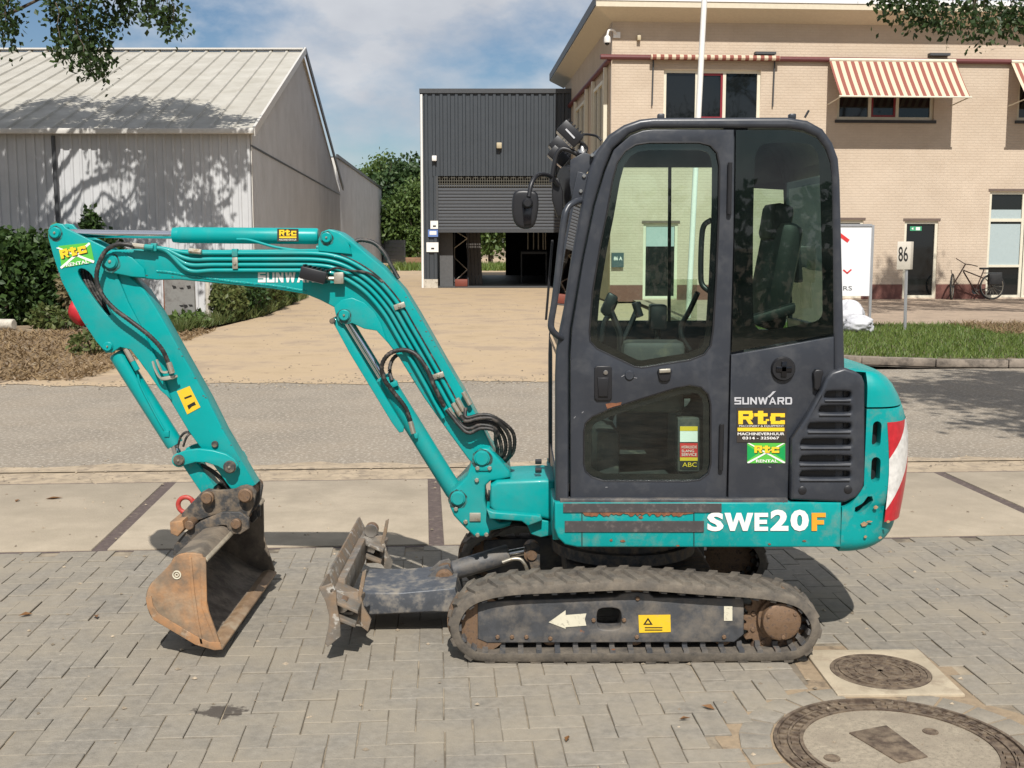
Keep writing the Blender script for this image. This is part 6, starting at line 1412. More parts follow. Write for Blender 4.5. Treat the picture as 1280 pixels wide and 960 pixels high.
t0_ = P(404, 738, D0_); t1_ = P(452, 746, 4.93); m0 = P(413, 771, D0_); m1 = P(449, 768, 4.93)
for (y0, y1) in ((4.80, 5.06), (5.78, 6.03)):
    MB().prism([Vector((t0_.x+.02, y0, t0_.z-.04)), Vector((t1_.x, y0, t1_.z-.02)), Vector((t1_.x, y0, t1_.z-.035)), Vector((t0_.x+.02, y0, t0_.z-.055))], (0, y1-y0, 0)).build('blade_rib', BLD, blade, bevel=.002)
    MB().prism([Vector((m0.x+.01, y0, m0.z+.0)), Vector((m1.x, y0, m1.z+.0)), Vector((m1.x, y0, m1.z-.016)), Vector((m0.x+.01, y0, m0.z-.016))], (0, y1-y0, 0)).build('blade_rib', BLD, blade, bevel=.002)
    MB().box(m0.x+.012, m1.x, (y0+y1)/2-.008, (y0+y1)/2+.008, m0.z-.08, t0_.z-.05).build('blade_rib', BLD, blade, bevel=.002)
ed = MB().box(t0_.x+.02, t0_.x+.055, 5.06, 5.78, m0.z-.03, t0_.z-.03).build('blade_rib', BLD, blade, bevel=.004)
for (yy, z_, r_) in ((4.88, .235, .03), (4.97, .225, .024), (5.93, .30, .035), (5.88, .215, .028)):
    rod('blade_pin', (t1_.x-.075, yy-.03, z_), (t1_.x-.075, yy+.03, z_), r_, PINM, blade, 16)
    lathe('pin_washer', (t1_.x-.075, yy-.036, z_), (t1_.x-.075, yy-.03, z_), [(0, r_*.6), (0, r_*.95), (1, r_)], STEEL, blade, 16)
MB().box(t1_.x-.13, t1_.x-.03, 4.86, 5.02, .19, .205).build('hinge_block', BLD, blade, bevel=.003)
arm_px = [(449, 741), (500, 741), (569, 735), (575, 766), (540, 765), (462, 769), (450, 762)]
plate('blade_arm', arm_px, 5.14, 5.54, mat('scratched_blue_black_steel', (.085, .092, .105), .45, .2, var=.25, scale=12, c2=(.25, .225, .19), c2amt=.36, c2scale=12, c2soft=.08, bump=.001, bscale=60), blade, bevel=.008, Yref=5.14)
plate('cylinder_lug', [(515, 738), (540, 716), (548, 709), (560, 706), (566, 716), (562, 728), (560, 740)], YC-.06, YC-.045, FRAME, blade, bevel=.003); plate('cylinder_lug', [(515, 738), (540, 716), (548, 709), (560, 706), (566, 716), (562, 728), (560, 740)], YC+.045, YC+.06, FRAME, blade, bevel=.003, Yref=YC-.06)
bc = lathe('blade_cylinder', P(566, 713.5, YC), P(637, 692, YC), [(0, .04), (.03, .047), (.97, .047), (1, .042)], FRAME, EX, 26)
rod('piston_rod', P(634, 693, YC), P(660, 688, YC), .02, STEEL, bc, 18)
for (x, y, r_) in ((556.5, 717, .042), (664.5, 688.5, .038)):
    a = P(x, y, YC); lathe('pin', (a.x, YC-.085, a.z), (a.x, YC+.085, a.z), [(0, r_*.5), (0, r_*.62), (.06, r_*.65), (.08, r_), (.92, r_), (1, r_*.7)], PINM, bc, 22)
plate('cylinder_bracket', [(655, 682), (668, 678), (675, 682), (675, 712), (664, 712)], YC-.075, YC-.06, COUPL, bc, bevel=.003); plate('cylinder_bracket', [(655, 682), (668, 678), (675, 682), (675, 712), (664, 712)], YC+.06, YC+.075, COUPL, bc, bevel=.003)
tube('feed_pipe', [P(628, 703, YC-.05), P(640, 699, YC-.05), P(650, 699, YC-.05), P(656, 705, YC-.05), P(659, 713, YC-.04)], .009, ZINC, bc, 8)
# ---------------------------------------------------------------- cab shell
out_px = [(694, 640), (694, 470), (695, 440), (699, 415), (705, 385), (714, 324), (727, 255), (736, 213), (745.6, 190), (761, 168.5), (780, 156), (800, 149), (817, 147), (985, 146.5), (1010, 150.5), (1029, 161), (1041, 178), (1048.5, 198), (1050.6, 224), (1053, 320), (1056.5, 460), (1056.5, 640)]
in_px = [(711, 627), (711, 470), (711, 440), (713, 411), (728, 324), (742, 257), (755, 213), (766, 186), (787, 167), (803, 161), (817, 159.5), (985, 160), (1005, 163), (1021, 170.5), (1032, 184), (1038.5, 202), (1041, 224), (1042, 320), (1043, 460), (1043, 627)]
cabf = plate('cab_frame', out_px, YN_, YN_+.055, GREY, EX, bevel=.016, holes=[in_px], hsoft=0, bres=3)
far_w1 = [(768, 209), (905, 209), (905, 401), (742, 401)]; far_w2 = [(925, 236), (1031, 222), (1034, 412), (925, 412)]
YFi = YF-.05
def toref(lp, Yt, Yr):      # same world outline, told at another depth
    o_ = []
    for x, y in lp:
        p = P(x, y, Yt); d = p.z-H; zc = Yr*CP-d*SP; o_.append((640+F*p.x/zc, 480-F*(Yr*SP+d*CP)/zc))
    return o_
farf = plate('cab_far_side', out_px, YFi, YF, GREY, EX, bevel=.012, holes=[toref(far_w1, YFi, YN_), toref(far_w2, YFi, YN_)], hsoft=0, Yref=YN_)
for lp in (far_w1, far_w2): plate('side_glass', toref([(x+(-6 if x < 850 or 920 < x < 940 else 6), y+(-5 if y < 300 else 5)) for x, y in lp], YFi, YN_), YFi+.02, YFi+.02, GLASS, farf, bevel=0, Yref=YN_)
plate('window_bar', toref([(835, 208), (839, 208), (838, 402), (834, 402)], YFi, YN_), YFi-.012, YFi-.001, BLACK, farf, bevel=0, Yref=YN_)
stx = plate('label_sheet', toref([(838, 349), (871, 349), (871, 401), (838, 401)], YFi+.02, YN_), YFi+.012, YFi+.016, glass_mat('clear_label_film', (.90, .93, .86), .0, 1.0, .35, (.6, .6, .5)), farf, bevel=0, Yref=YN_)
# roof, rear, front
def strip(name, pxs, y0, y1, th, m, parent, smooth=40):
    p = crom([P(x, y, YN_) for x, y in pxs], 4); n = len(p); v = []; f = []
    for i, q in enumerate(p):
        t = (p[min(i+1, n-1)] - p[max(i-1, 0)]).normalized(); nn = Vector((t.z, 0, -t.x))
        v += [Vector((q.x, y0, q.z)), Vector((q.x, y1, q.z)), Vector((q.x, y0, q.z)) + nn*th, Vector((q.x, y1, q.z)) + nn*th]
    for i in range(n-1):
        a = 4*i; b = a+4; f += [(a, a+1, b+1, b), (a+2, b+2, b+3, a+3), (a, b, b+2, a+2), (a+1, a+3, b+3, b+1)]
    f += [(0, 2, 3, 1), (4*n-4, 4*n-3, 4*n-1, 4*n-2)]
    return MB().add(v, f).build(name, m, parent, smooth=smooth)
strip('roof', [(748, 190), (762, 170), (781, 158), (800, 151), (817, 149), (985, 148.5), (1009, 152.5), (1027, 162.5), (1039, 179), (1046, 198)], YN_+.05, YFi+.005, .02, GREY, EX)
def glass_strip(name, pxs, y0, y1):
    p = crom([P(x, y, YN_) for x, y in pxs], 4); v = []; f = []
    for i, q in enumerate(p):
        v += [(q.x, y0, q.z), (q.x, y1, q.z)]
        if i: f.append((2*i-2, 2*i-1, 2*i+1, 2*i))
    return mesh_obj(name, v, f, GLASS, EX, 40)
strip('rear_header', [(1046, 196), (1049.5, 214)], YN_+.05, YFi+.005, .02, GREY, EX)
strip('rear_panel', [(1054, 415), (1055, 460), (1055, 628)], YN_+.05, YFi+.005, .015, GREY, EX)
glass_strip('rear_glass', [(1049, 214), (1051, 280), (1054, 415)], YN_+.05, YFi+.005)
glass_strip('windscreen', [(696, 440), (707, 385), (716, 324), (729, 255), (738, 213), (748, 190)], YN_+.05, YFi+.005)
glass_strip('lower_windscreen', [(697, 600), (697, 442)], YN_+.05, YFi+.005)
strip('front_rail', [(695.5, 446), (698, 428)], YN_+.05, YFi+.005, .02, GREY, EX); strip('front_rail', [(696, 628), (696, 600)], YN_+.05, YFi+.005, .02, GREY, EX)
strip('front_header', [(736, 222), (746, 191)], YN_+.05, YFi+.005, .03, GREY, EX)
for x in (826, 990):
    a = P(x, 146, YN_+.08); MB().obox(a, (.014, 0, 0), (0, .02, 0), (0, 0, .012)).build('roof_eye', GREY, EX, bevel=.005)
# door
door_px = [(713, 626), (713, 470), (713, 441), (715, 411), (729.5, 324), (743.5, 257), (756.5, 213.5), (767.5, 187), (788, 169), (803.5, 163), (817, 161.5), (917.5, 162), (917, 300), (912.5, 440), (908, 626)]
win_px = [(737, 415), (741, 365), (750, 310), (758, 271), (766, 225), (772, 203), (782, 189), (795, 181), (812, 178.5), (874, 178.5), (888, 182), (896, 191), (899, 206), (898.5, 260), (895, 350), (891, 413), (888, 432), (880, 443), (862, 450), (830, 455), (803, 459.5), (793, 458), (770, 447), (746, 435.5), (738, 427)]
low_px = [(730, 580), (730, 540), (732, 529), (740, 521), (760, 512), (800, 499), (845, 485), (862, 481.5), (876, 484), (885, 493), (888, 506), (888, 580), (885, 592), (875, 599.5), (860, 601.5), (755, 601), (740, 596), (732, 589)]
door_ = plate('door', door_px, YN_+.006, YN_+.036, GREY, EX, bevel=.005, holes=[win_px, low_px], hsoft=0)
def inset(lp, d):
    cx_ = sum(p[0] for p in lp)/len(lp); cy_ = sum(p[1] for p in lp)/len(lp); n = len(lp); o_ = []
    for i in range(n):
        a, b = Vector(lp[i-1]), Vector(lp[(i+1) % n]); t = (b-a).normalized(); nn = Vector((-t.y, t.x)); 
        if nn.dot(Vector((cx_, cy_)) - Vector(lp[i])) < 0: nn = -nn
        o_.append(tuple(Vector(lp[i]) + nn*d))
    return o_
for (lp, dd_, nm) in ((win_px, 9, 'door_glass'), (low_px, 9, 'lower_glass')):
    plate(nm, inset(lp, -1.5), YN_+.018, YN_+.018, GLASS, door_, bevel=0)
    plate('glass_border', inset(lp, -1.2), YN_+.0215, YN_+.024, FRIT, door_, bevel=0, holes=[inset(lp, dd_)], hsoft=0)
    lp3 = [P(x, y, YN_+.009) for x, y in inset(lp, -.6)]
    v, f = tube_geo(lp3 + lp3[:1], .0045, 6, False); mesh_obj('rubber_seal', v, f, BLACK, door_, 60)
# rear side glass and panel
rg_px = [(920, 162.5), (985, 162.5), (1005, 166), (1021, 173), (1031.5, 187), (1037.5, 204), (1040, 225), (1041.5, 320), (1042, 417), (914.5, 440), (917, 350), (919, 260)]
rg_hole = [(941, 400), (941, 300), (943, 200), (947, 186), (956, 178.5), (1006, 178.5), (1017, 183), (1023.5, 196), (1025, 220), (1029, 388), (1026, 398), (1017, 403), (957, 414), (946, 411)]
rp_px = [(914, 443.5), (1042.5, 421), (1043, 463), (1037, 467), (1025, 486), (1007, 518), (987, 548), (985, 626), (910, 626)]
rpan = plate('rear_side_panel', rp_px, YN_+.006, YN_+.036, GREY, EX, bevel=.005)
plate('rear_side_glass', rg_px, YN_+.012, YN_+.012, DARKGLASS, EX, bevel=0)
plate('glass_border', rg_px, YN_+.0155, YN_+.018, FRIT, EX, bevel=0, holes=[rg_hole], hsoft=1)
plate('pillar', [(905, 161), (935, 161), (930, 440), (925, 626), (898, 626), (900, 440)], YN_+.037, YN_+.075, GREY, EX, bevel=.004)
# engine cover with louvres
ec_px = [(1056, 460), (1069, 464), (1078, 470), (1081.5, 479), (1082, 600), (1079, 613), (1071, 622), (1057, 628.5), (989, 625), (990, 549), (1009, 520), (1027, 488), (1033, 473), (1040, 465)]
lou = []
for (xa_, xb_, yt) in ((1034, 1064, 489.5), (1027, 1064, 507.5), (1013, 1064, 529), (1004, 1064, 549), (1003, 1064, 570), (1003, 1063, 589)):
    lou.append([(xa_+1, yt), (xb_-2, yt), (xb_, yt+2), (xb_, yt+7), (xb_-2, yt+9), (xa_-2, yt+9), (xa_-3, yt+6), (xa_-1, yt+2)])
ecov = plate('engine_cover', ec_px, 4.895, 4.975, GREY, EX, bevel=.014, holes=lou, hsoft=1, bres=3)
mb = plate('louvre_mesh', inset(ec_px, 8), 4.935, 4.94, BLACK, ecov, bevel=0, Yref=4.895)
for lp in lou:
    a, b = lp[4], lp[5]; tube('louvre_lip', [P(b[0]-1, b[1]+2.5, 4.893), P(a[0]+1, a[1]+2.5, 4.893)], .005, GREY, ecov, 8, res=1)
for (x, y) in ((1003, 613), (1060, 612)): a = P(x, y, 4.895); rod('fastener', (a.x, 4.891, a.z), (a.x, 4.897, a.z), .018, BLACK, ecov, 16)
# fuel cap, latch
a = P(979, 461, YN_); cap = lathe('filler_cap', (a.x, YN_-.012, a.z), (a.x, YN_+.01, a.z), [(0, .035), (0, .047), (.5, .052), (1, .053)], BLACK, rpan, 28)
for (w_, h_) in ((.034, .012), (.012, .034)): MB().box(a.x-w_, a.x+w_, YN_-.018, YN_-.010, a.z-h_, a.z+h_).build('cap_cross', FRIT, cap, bevel=.003)
lt = plate('cover_latch', [(1017, 466), (1020, 462), (1028, 462), (1030, 466), (1028, 472), (1026, 484), (1022, 489), (1018, 486), (1018, 474)], YN_-.02, YN_+.006, BLACK, rpan, bevel=.006)
# decals on the rear panel
Yd = YN_+.0045
pblock('maker_lettering', 'SUNWARD', 918, 496.5, 990, 505.5, Yd-.0006, SILVER, rpan, wide=SUNW)
plate('maker_flash', [(959, 496), (963, 493), (966, 489.5), (970, 488.8), (966, 493), (962, 497)], Yd-.002, Yd-.001, SILVER, rpan, bevel=0)
s1 = plate('hire_sticker', [(921, 510), (983, 510), (983, 553), (921, 553)], Yd-.0012, Yd-.0004, BROWNST, rpan, bevel=0)
pblock('lettering', 'Rtc', 923, 513.5, 981, 530.2, Yd-.0012, YPRINT, s1, T=.24, TV=.3, gap=.06)
for (x, s_) in ((934, 'R'),): pass
ptext('lettering', 'MACHINERY & EQUIPMENT', 924, 531.3, 980, 534, Yd-.0018, WHITE, s1)
plate('print', [(922, 534.6), (980.5, 534.6), (980.5, 539), (922, 539)], Yd-.0022, Yd-.0014, YPRINT, s1, bevel=0)
ptext('lettering', 'MACHINEVERHUUR', 922, 540.6, 980.5, 544, Yd-.0018, WHITE, s1, bold=.02); ptext('lettering', '0314 - 325067', 928, 545.8, 974, 549.2, Yd-.0018, WHITE, s1, bold=.02)
s2_ = plate('rental_sticker', [(934, 553.8), (981.5, 553.8), (981.5, 579), (934, 579)], Yd-.0012, Yd-.0004, GREENST, rpan, bevel=0)
plate('print', [(934.2, 556), (948, 566), (934.2, 576)], Yd-.0018, Yd-.0013, GREEND, s2_, bevel=0); plate('print', [(981.3, 556), (967, 566), (981.3, 576)], Yd-.0018, Yd-.0013, GREEND, s2_, bevel=0)
plate('cross_stripe', [(934.2, 553.9), (937, 553.9), (981.4, 577.5), (981.4, 578.9), (979, 578.9)], Yd-.0024, Yd-.0019, WHITE, s2_, bevel=0); plate('cross_stripe', [(981.4, 554), (978.5, 554), (934.2, 577.5), (934.2, 578.9), (936.5, 578.9)], Yd-.0029, Yd-.0025, WHITE, s2_, bevel=0)
pblock('lettering', 'Rtc', 943.6, 557.6, 974.6, 566.6, Yd-.0026, DKPRINT, s2_, T=.28, TV=.34, gap=.05); pblock('lettering', 'Rtc', 943, 557, 974, 566, Yd-.0032, YPRINT, s2_, T=.26, TV=.32, gap=.06); ptext('lettering', 'RENTAL', 945, 574.4, 972, 578, Yd-.0033, WHITE, s2_, bold=.02)
# door furniture
hp = plate('door_handle', [(743, 460), (746, 457.5), (762, 457.5), (765, 460), (765, 498), (762, 501), (746, 501), (743, 498)], YN_-.004, YN_+.008, BLACK, door_, bevel=.004)
plate('handle_grip', [(747, 472), (761, 472), (760, 496), (748, 496)], YN_-.012, YN_-.004, BLACK, door_, bevel=.004); a = P(757, 465.5, YN_); rod('lock', (a.x, YN_-.01, a.z), (a.x, YN_-.002, a.z), .010, STEEL, door_, 14)
a = P(787, 469.5, YN_); lathe('stop_button', (a.x, YN_-.002, a.z), (a.x, YN_+.008, a.z), [(0, .01), (0, .017), (.5, .021), (1, .022)], GREY, door_, 18)
lt2 = plate('catch', [(822, 464), (824, 461), (838, 461), (840, 464), (838, 474), (834, 477), (827, 477), (824, 474)], YN_-.008, YN_+.008, BLACK, door_, bevel=.005); MB().obox(P(831, 463.5, YN_-.012), (.024, 0, .0015), (0, .006, 0), (0, 0, .008)).build('catch_tongue', ZINC, door_, bevel=.003)
for (y0, y1, x) in ((203, 268, 911.5), (530, 588, 901)):
    h_ = rod('hinge', P(x, y1, YN_-.006), P(x+1.2, y0, YN_-.006), .010, BLACK, door_, 12)
rr = random.Random(21); SCRATCH = flat('scratched_primer', (.22, .22, .23), .6)
for k in range(22):
    x = rr.uniform(716, 1040); y = rr.uniform(465, 620)
    if 730 < x < 890 and 480 < y < 602: continue
    if x > 985 - (y < 520)*-30 or (918 < x < 985 and 485 < y < 582): continue
    l_ = rr.uniform(1, 5); a_ = rr.uniform(-.9, .5)
    plate('paint_scratch', [(x, y), (x+l_*math.cos(a_), y+l_*math.sin(a_)), (x+l_*math.cos(a_)+.3, y+l_*math.sin(a_)+.9), (x+.4, y+.8)], Yd-.0008, Yd, SCRATCH, door_ if x < 908 else rpan, bevel=0)
plate('paint_chip', [(757, 505), (764, 503.5), (770, 504), (777, 502.5), (776, 506), (768, 508), (759, 511)], Yd-.0008, Yd, RUSTM, door_, bevel=0)
# grab handle seen inside door glass, handrail outside
tube('handrail', [P(728, 250, YN_+.03), P(718, 253, YN_-.01), P(709, 261, YN_-.03), P(704, 282, YN_-.04), P(694, 370, YN_-.04), P(689, 402, YN_-.04), P(690, 412, YN_-.04), P(696, 419, YN_-.02), P(705, 424, YN_+.02)], .014, GREY, EX, 12)
tube('door_grab_bar', [P(889, 275, YN_+.05), P(880, 282, YN_+.07), P(877, 300, YN_+.075), P(876, 340, YN_+.075), P(878, 356, YN_+.07), P(888, 365, YN_+.05)], .012, BLACK, EX, 10)
tube('inner_bar', [P(872, 366, 5.1), P(862, 388, 5.15), P(853, 405, 5.2), P(852, 420, 5.2), P(862, 438, 5.2)], .012, BLACK, EX, 10)
# mirror
mir = plate('mirror', [(640, 247), (643, 239), (650, 236.5), (668, 237.5), (673, 243), (673.5, 260), (670, 279), (664, 286), (652, 286.5), (643, 280), (639.5, 266)], 4.86, 4.90, BLACK, EX, bevel=.014, soft=1, bres=3)
a = P(659.5, 254, 4.85); lathe('mirror_joint', (a.x, 4.835, a.z), (a.x, 4.87, a.z), [(0, .014), (.3, .022), (1, .024)], BLACK, mir, 18)
plate('mirror_clip', [(653, 258), (665, 258), (664, 280), (655, 281)], 4.852, 4.862, FRIT, mir, bevel=.003)
tube('mirror_arm', [P(661, 246, 4.86), P(664, 231, 4.87), P(670, 220.5, 4.90), P(679, 218, 4.95), P(690, 222, 5.0), P(698, 232, 5.02)], .0095, BLACK, mir, 10)
# front left cluster: lamps, brackets, round mirror back
ga = EX
wl1 = work_lamp(P(712, 168, 5.02), .105, .062, .10, R(-44), ga); ptext('lettering', 'HELLA', 703, 163, 720, 171, 4.966, SILVER, wl1); wl1.children[-1].hide_render = False
for ch in list(wl1.children):
    if ch.name.startswith('lettering'): bpy.data.objects.remove(ch)
work_lamp(P(701, 186, 5.66), .11, .065, .11, R(-44), ga)
work_lamp(P(698, 196, 5.2), .09, .055, .09, R(-40), ga)
plate('lamp_lettering', [(708, 160.5), (719, 172), (717.5, 173.5), (706.5, 162)], 4.9665, 4.968, SILVER, wl1, bevel=0)
tube('lamp_guard', [P(689, 228, 5.0), P(693, 205, 5.0), P(697, 191, 5.0), P(705, 186, 5.0), P(720, 192, 5.0), P(724, 200, 5.0), P(720, 230, 5.0), P(715, 245, 5.0)], .0105, BLACK, ga, 10)
tube('lamp_cable', [P(720, 170, 5.0), P(732, 168, 5.02), P(745, 170, 5.05), P(752, 176, 5.05)], .005, BLACK, ga, 6); tube('lamp_cable', [P(716, 180, 4.99), P(727, 178, 4.98), P(734, 186, 4.98), P(728, 192, 4.98), P(718, 190, 5.0)], .005, BLACK, ga, 6)
a = P(728, 184, 5.0); lathe('lamp_mount', a + Vector((0, 0, -.03)), a + Vector((0, 0, .02)), [(0, .022), (.4, .02), (1, .009)], STEEL, ga, 14)
rm = P(707, 233, 5.08); v = []; f = []
o = lathe('round_mirror', rm + Vector((-.012, -.006, 0)), rm + Vector((.018, .006, 0)), [(0, .05), (.1, .085), (.6, .093), (1, .07)], BLACK, ga, 28)
plate('bracket', [(713, 200), (730, 190), (745, 196), (728, 226), (724, 250), (716, 256), (712, 230)], 4.97, 4.99, GREY, ga, bevel=.003); plate('bracket', [(722, 214), (737, 218), (730, 250), (720, 258), (714, 250)], 4.95, 4.965, GREY, ga, bevel=.003)
for (x, y) in ((740, 194), (730, 220), (726, 239)): a = P(x, y, 4.95); rod('bolt', (a.x, 4.94, a.z), (a.x, 4.975, a.z), .008, STEEL, ga, 8)
plate('bracket', [(690, 225), (698, 222), (704, 240), (704, 268), (697, 272), (690, 250)], 5.03, 5.07, BLACK, ga, bevel=.005)
plate('wiper_arm', [(689, 300), (692, 300), (684, 400), (681, 400)], 5.3, 5.31, BLACK, ga, bevel=.002)
for (x, y) in ((671, 577), (671, 588)): rod('rubber_stop', P(x-2, y, 5.3), P(x+6, y, 5.3), .012, BLACK, ga, 10)
tube('antenna', [P(1006, 147, 5.3), P(1011, 138, 5.3)], .005, BLACK, ga, 6, res=1)
# ---------------------------------------------------------------- interior
MB().box(P(700, 600, YN_).x, P(1050, 600, YN_).x, YN_+.06, YFi-.01, P(800, 618, YN_).z, P(800, 608, YN_).z).build('cab_floor', INTER, EX)
st_ = MB(); sx = P(958, 350, 5.3).x
seat = MB().obox((sx-.22, 5.40, P(950, 470, 5.4).z), (.24, 0, .02), (0, .22, 0), (-.01, 0, .06)).build('seat', SEATM, EX, bevel=.04)
MB().obox(P(967, 345, 5.40), (.055, 0, -.012), (0, .21, 0), (.04, 0, .24)).build('backrest', SEATM, seat, bevel=.04)
MB().obox(P(970, 279, 5.40), (.05, 0, -.01), (0, .13, 0), (.012, 0, .085)).build('headrest', SEATM, seat, bevel=.03)
for yy in (5.30, 5.50): rod('headrest_post', (P(970, 300, 5.4).x, yy, P(970, 312, 5.4).z), (P(970, 300, 5.4).x, yy, P(970, 285, 5.4).z), .008, STEEL, seat, 8)
MB().box(sx-.4, sx+.05, 5.2, 5.6, P(950, 600, 5.4).z, P(950, 490, 5.4).z).build('seat_base', INTER, seat, bevel=.02)
MB().obox(P(965, 393, 5.14), (.10, 0, .03), (0, .03, 0), (0, 0, .025)).build('armrest', SEATM, seat, bevel=.015)
MB().box(P(905, 500, 5.1).x, P(1040, 500, 5.1).x, 5.0, YFi-.02, P(950, 610, 5.1).z, P(950, 440, 5.1).z).build('rear_shelf', INTER, EX, bevel=.02)
for yy in (5.12, 5.66):
    cn = MB().obox(P(815, 470, yy), (.14, 0, 0), (0, .065, 0), (0, 0, .16)).build('console', INTER, EX, bevel=.03)
    q = P(775, 420, yy); tube('joystick', [q + Vector((0, 0, -.1)), q, q + Vector((-.02, 0, .06)), q + Vector((-.05, .0, .13))], [.014]*19, BLACK, cn, 8)
    MB().obox(q + Vector((-.05, 0, .14)), (.022, 0, -.012), (0, .02, 0), (.02, 0, .045)).build('joystick_grip', BLACK, cn, bevel=.012)
tube('travel_lever', [P(752, 470, 5.35), P(753, 420, 5.35), P(758, 398, 5.35), P(768, 393, 5.35)], .013, BLACK, EX, 8); tube('travel_lever', [P(760, 470, 5.47), P(795, 390, 5.5), P(798, 378, 5.5)], .013, BLACK, EX, 8)
rod('lever_knob', P(794, 378, 5.2), P(800, 396, 5.2), .018, BLACK, EX, 12)
MB().obox(P(822, 396, 5.6), (.04, 0, 0), (0, .05, 0), (0, 0, .06)).build('monitor', BLACK, EX, bevel=.01); tube('monitor_post', [P(822, 400, 5.6), P(822, 470, 5.6)], .015, BLACK, EX, 8, res=1)
tube('far_lever', [P(1008, 385, 5.7), P(1006, 330, 5.7)], .03, BLACK, EX, 8, res=1); MB().obox(P(1004, 330, 5.72), (.05, 0, 0), (0, .05, 0), (0, 0, .09)).build('rear_lamp_back', BLACK, EX, bevel=.01)
MB().box(P(745, 560, 5.2).x, P(775, 560, 5.2).x, 5.2, 5.6, P(800, 606, 5.2).z, P(800, 540, 5.2).z).build('pedal_block', INTER, EX, bevel=.02)
hs = plate('service_box', [(847, 522), (880, 522), (880, 590), (847, 590)], 5.02, 5.10, INTER, EX, bevel=.006)
plate('white_label', [(850, 533), (872, 533), (872, 552.5), (850, 552.5)], 5.016, 5.0185, WHITE, hs, bevel=0); plate('yellow_label', [(850, 533), (872, 533), (872, 538.5), (850, 538.5)], 5.0145, 5.0158, YELLOW, hs, bevel=0)
plate('red_label', [(850, 554), (872, 554), (872, 571.5), (850, 571.5)], 5.016, 5.0185, REDL, hs, bevel=0); plate('yellow_label', [(850, 571.8), (872, 571.8), (872, 576), (850, 576)], 5.016, 5.0185, YELLOW, hs, bevel=0); plate('dark_label', [(850, 576.2), (872, 576.2), (872, 586), (850, 586)], 5.016, 5.0185, DKPRINT, hs, bevel=0)
for (s_, y0, y1) in (('HYDRAULISCHE', 557, 560.5), ('SLANG', 562, 565.3), ('SERVICE', 566.5, 570)): ptext('lettering', s_, 852, y0, 852+min(19, 3.1*len(s_)), y1, 5.0135, WHITE, hs)
ptext('lettering', 'ABC', 853, 578, 871, 583.5, 5.0135, YPRINT, hs)
# ---------------------------------------------------------------- counterweight
prof = [(460, 1062), (463, 1078), (467, 1092), (474, 1102), (482, 1109.5), (496, 1118), (507, 1123), (522, 1128), (548, 1132), (589, 1131), (624, 1125.5), (653, 1119.5), (668, 1113), (677, 1104), (684, 1090), (685.5, 1078)]
Yp = 5.20; X0 = P(1055, 560, 4.90).x
XCOV = P(1081.5, 560, 4.90).x; YZ = 4.97
def cw_row(py, pxm):
    z = P(1090, py, YZ).z; d = z-H; return X_at(pxm, Yp, z), z
def X_at(px_, Y, z): return (px_-640)/F*(Y*CP-(z-H)*SP)
def cw_ring(xm, n=72, y0=4.897, behind=False, xcov=None):
    xc = min(xcov or XCOV, xm-.02) if behind else X0; ys = 4.984 if behind else y0
    q = [(X0, ys), (xc, ys)]
    for k in range(n+1):
        a_ = -math.pi/2 + math.pi*k/n; c_, s_ = math.cos(a_), math.sin(a_); xb_ = xc if s_ < 0 else X0
        q.append((xb_ + (xm-xb_)*abs(c_)**.62, YC + (YC-y0)*math.copysign(abs(s_)**.80, s_)))
    return q
def cw_mesh(name, rows, m, parent):
    v = []; f = []; n = 75
    zlo, zhi = P(1090, 685.5, YZ).z, P(1090, 459, YZ).z
    for (py, pxm) in rows:
        xm, z = cw_row(py, pxm)
        ins = .03*(1-min(1, max(0, (z-zlo)/.05)))**2 + .05*(1-min(1, max(0, (zhi-z)/.10)))**2
        for (x, y) in cw_ring(xm, 72, 4.897+ins, 463 < py < 628.5, X0 + (XCOV-X0)*min(1, max(.02, (629-py)/26)**.5)): v.append((x, y, z))
    R_ = len(rows)
    for i in range(R_-1):
        for k in range(n-1): f.append((i*n+k, (i+1)*n+k, (i+1)*n+k+1, i*n+k+1))
        f.append((i*n+n-1, (i+1)*n+n-1, (i+1)*n, i*n))
    f.append(tuple(range(n))); f.append(tuple((R_-1)*n+k for k in range(n))[::-1])
    o = MB().add(v, f).build(name, m, parent)
    bm = bmesh.new(); bm.from_mesh(o.data); bmesh.ops.remove_doubles(bm, verts=bm.verts, dist=1e-5); bmesh.ops.dissolve_degenerate(bm, dist=1e-6, edges=bm.edges); bmesh.ops.recalc_face_normals(bm, faces=bm.faces); bm.to_mesh(o.data); bm.free()
    finish(o.data, 35); return o
def interp(y):
    for (a, b) in zip(prof, prof[1:]):
        if a[0] <= y <= b[0]: return a[1] + (b[1]-a[1])*(y-a[0])/(b[0]-a[0])
    return prof[-1][1]
top_rows = [(y, interp(y)) for y in (460, 462, 464, 467, 470, 474, 478, 482, 488, 496, 502, 506)]
low_rows = [(508.3, interp(508.3)-1.5), (509.5, interp(509.5)), (522, 1128), (535, 1130.5), (548, 1132), (570, 1132), (589, 1131), (603, 1129.3), (610, 1128.2), (616, 1127), (621, 1126), (625, 1125.3), (628, 1124.6), (629.5, 1124.3), (640, 1122), (653, 1119.5), (662, 1116.5), (668, 1113), (673, 1108.5), (677, 1104), (681, 1097), (684, 1090), (685.5, 1078)]
cw_mesh('engine_hood', top_rows, TEAL, EX)
cw = cw_mesh('counterweight', low_rows, TEALD, EX)
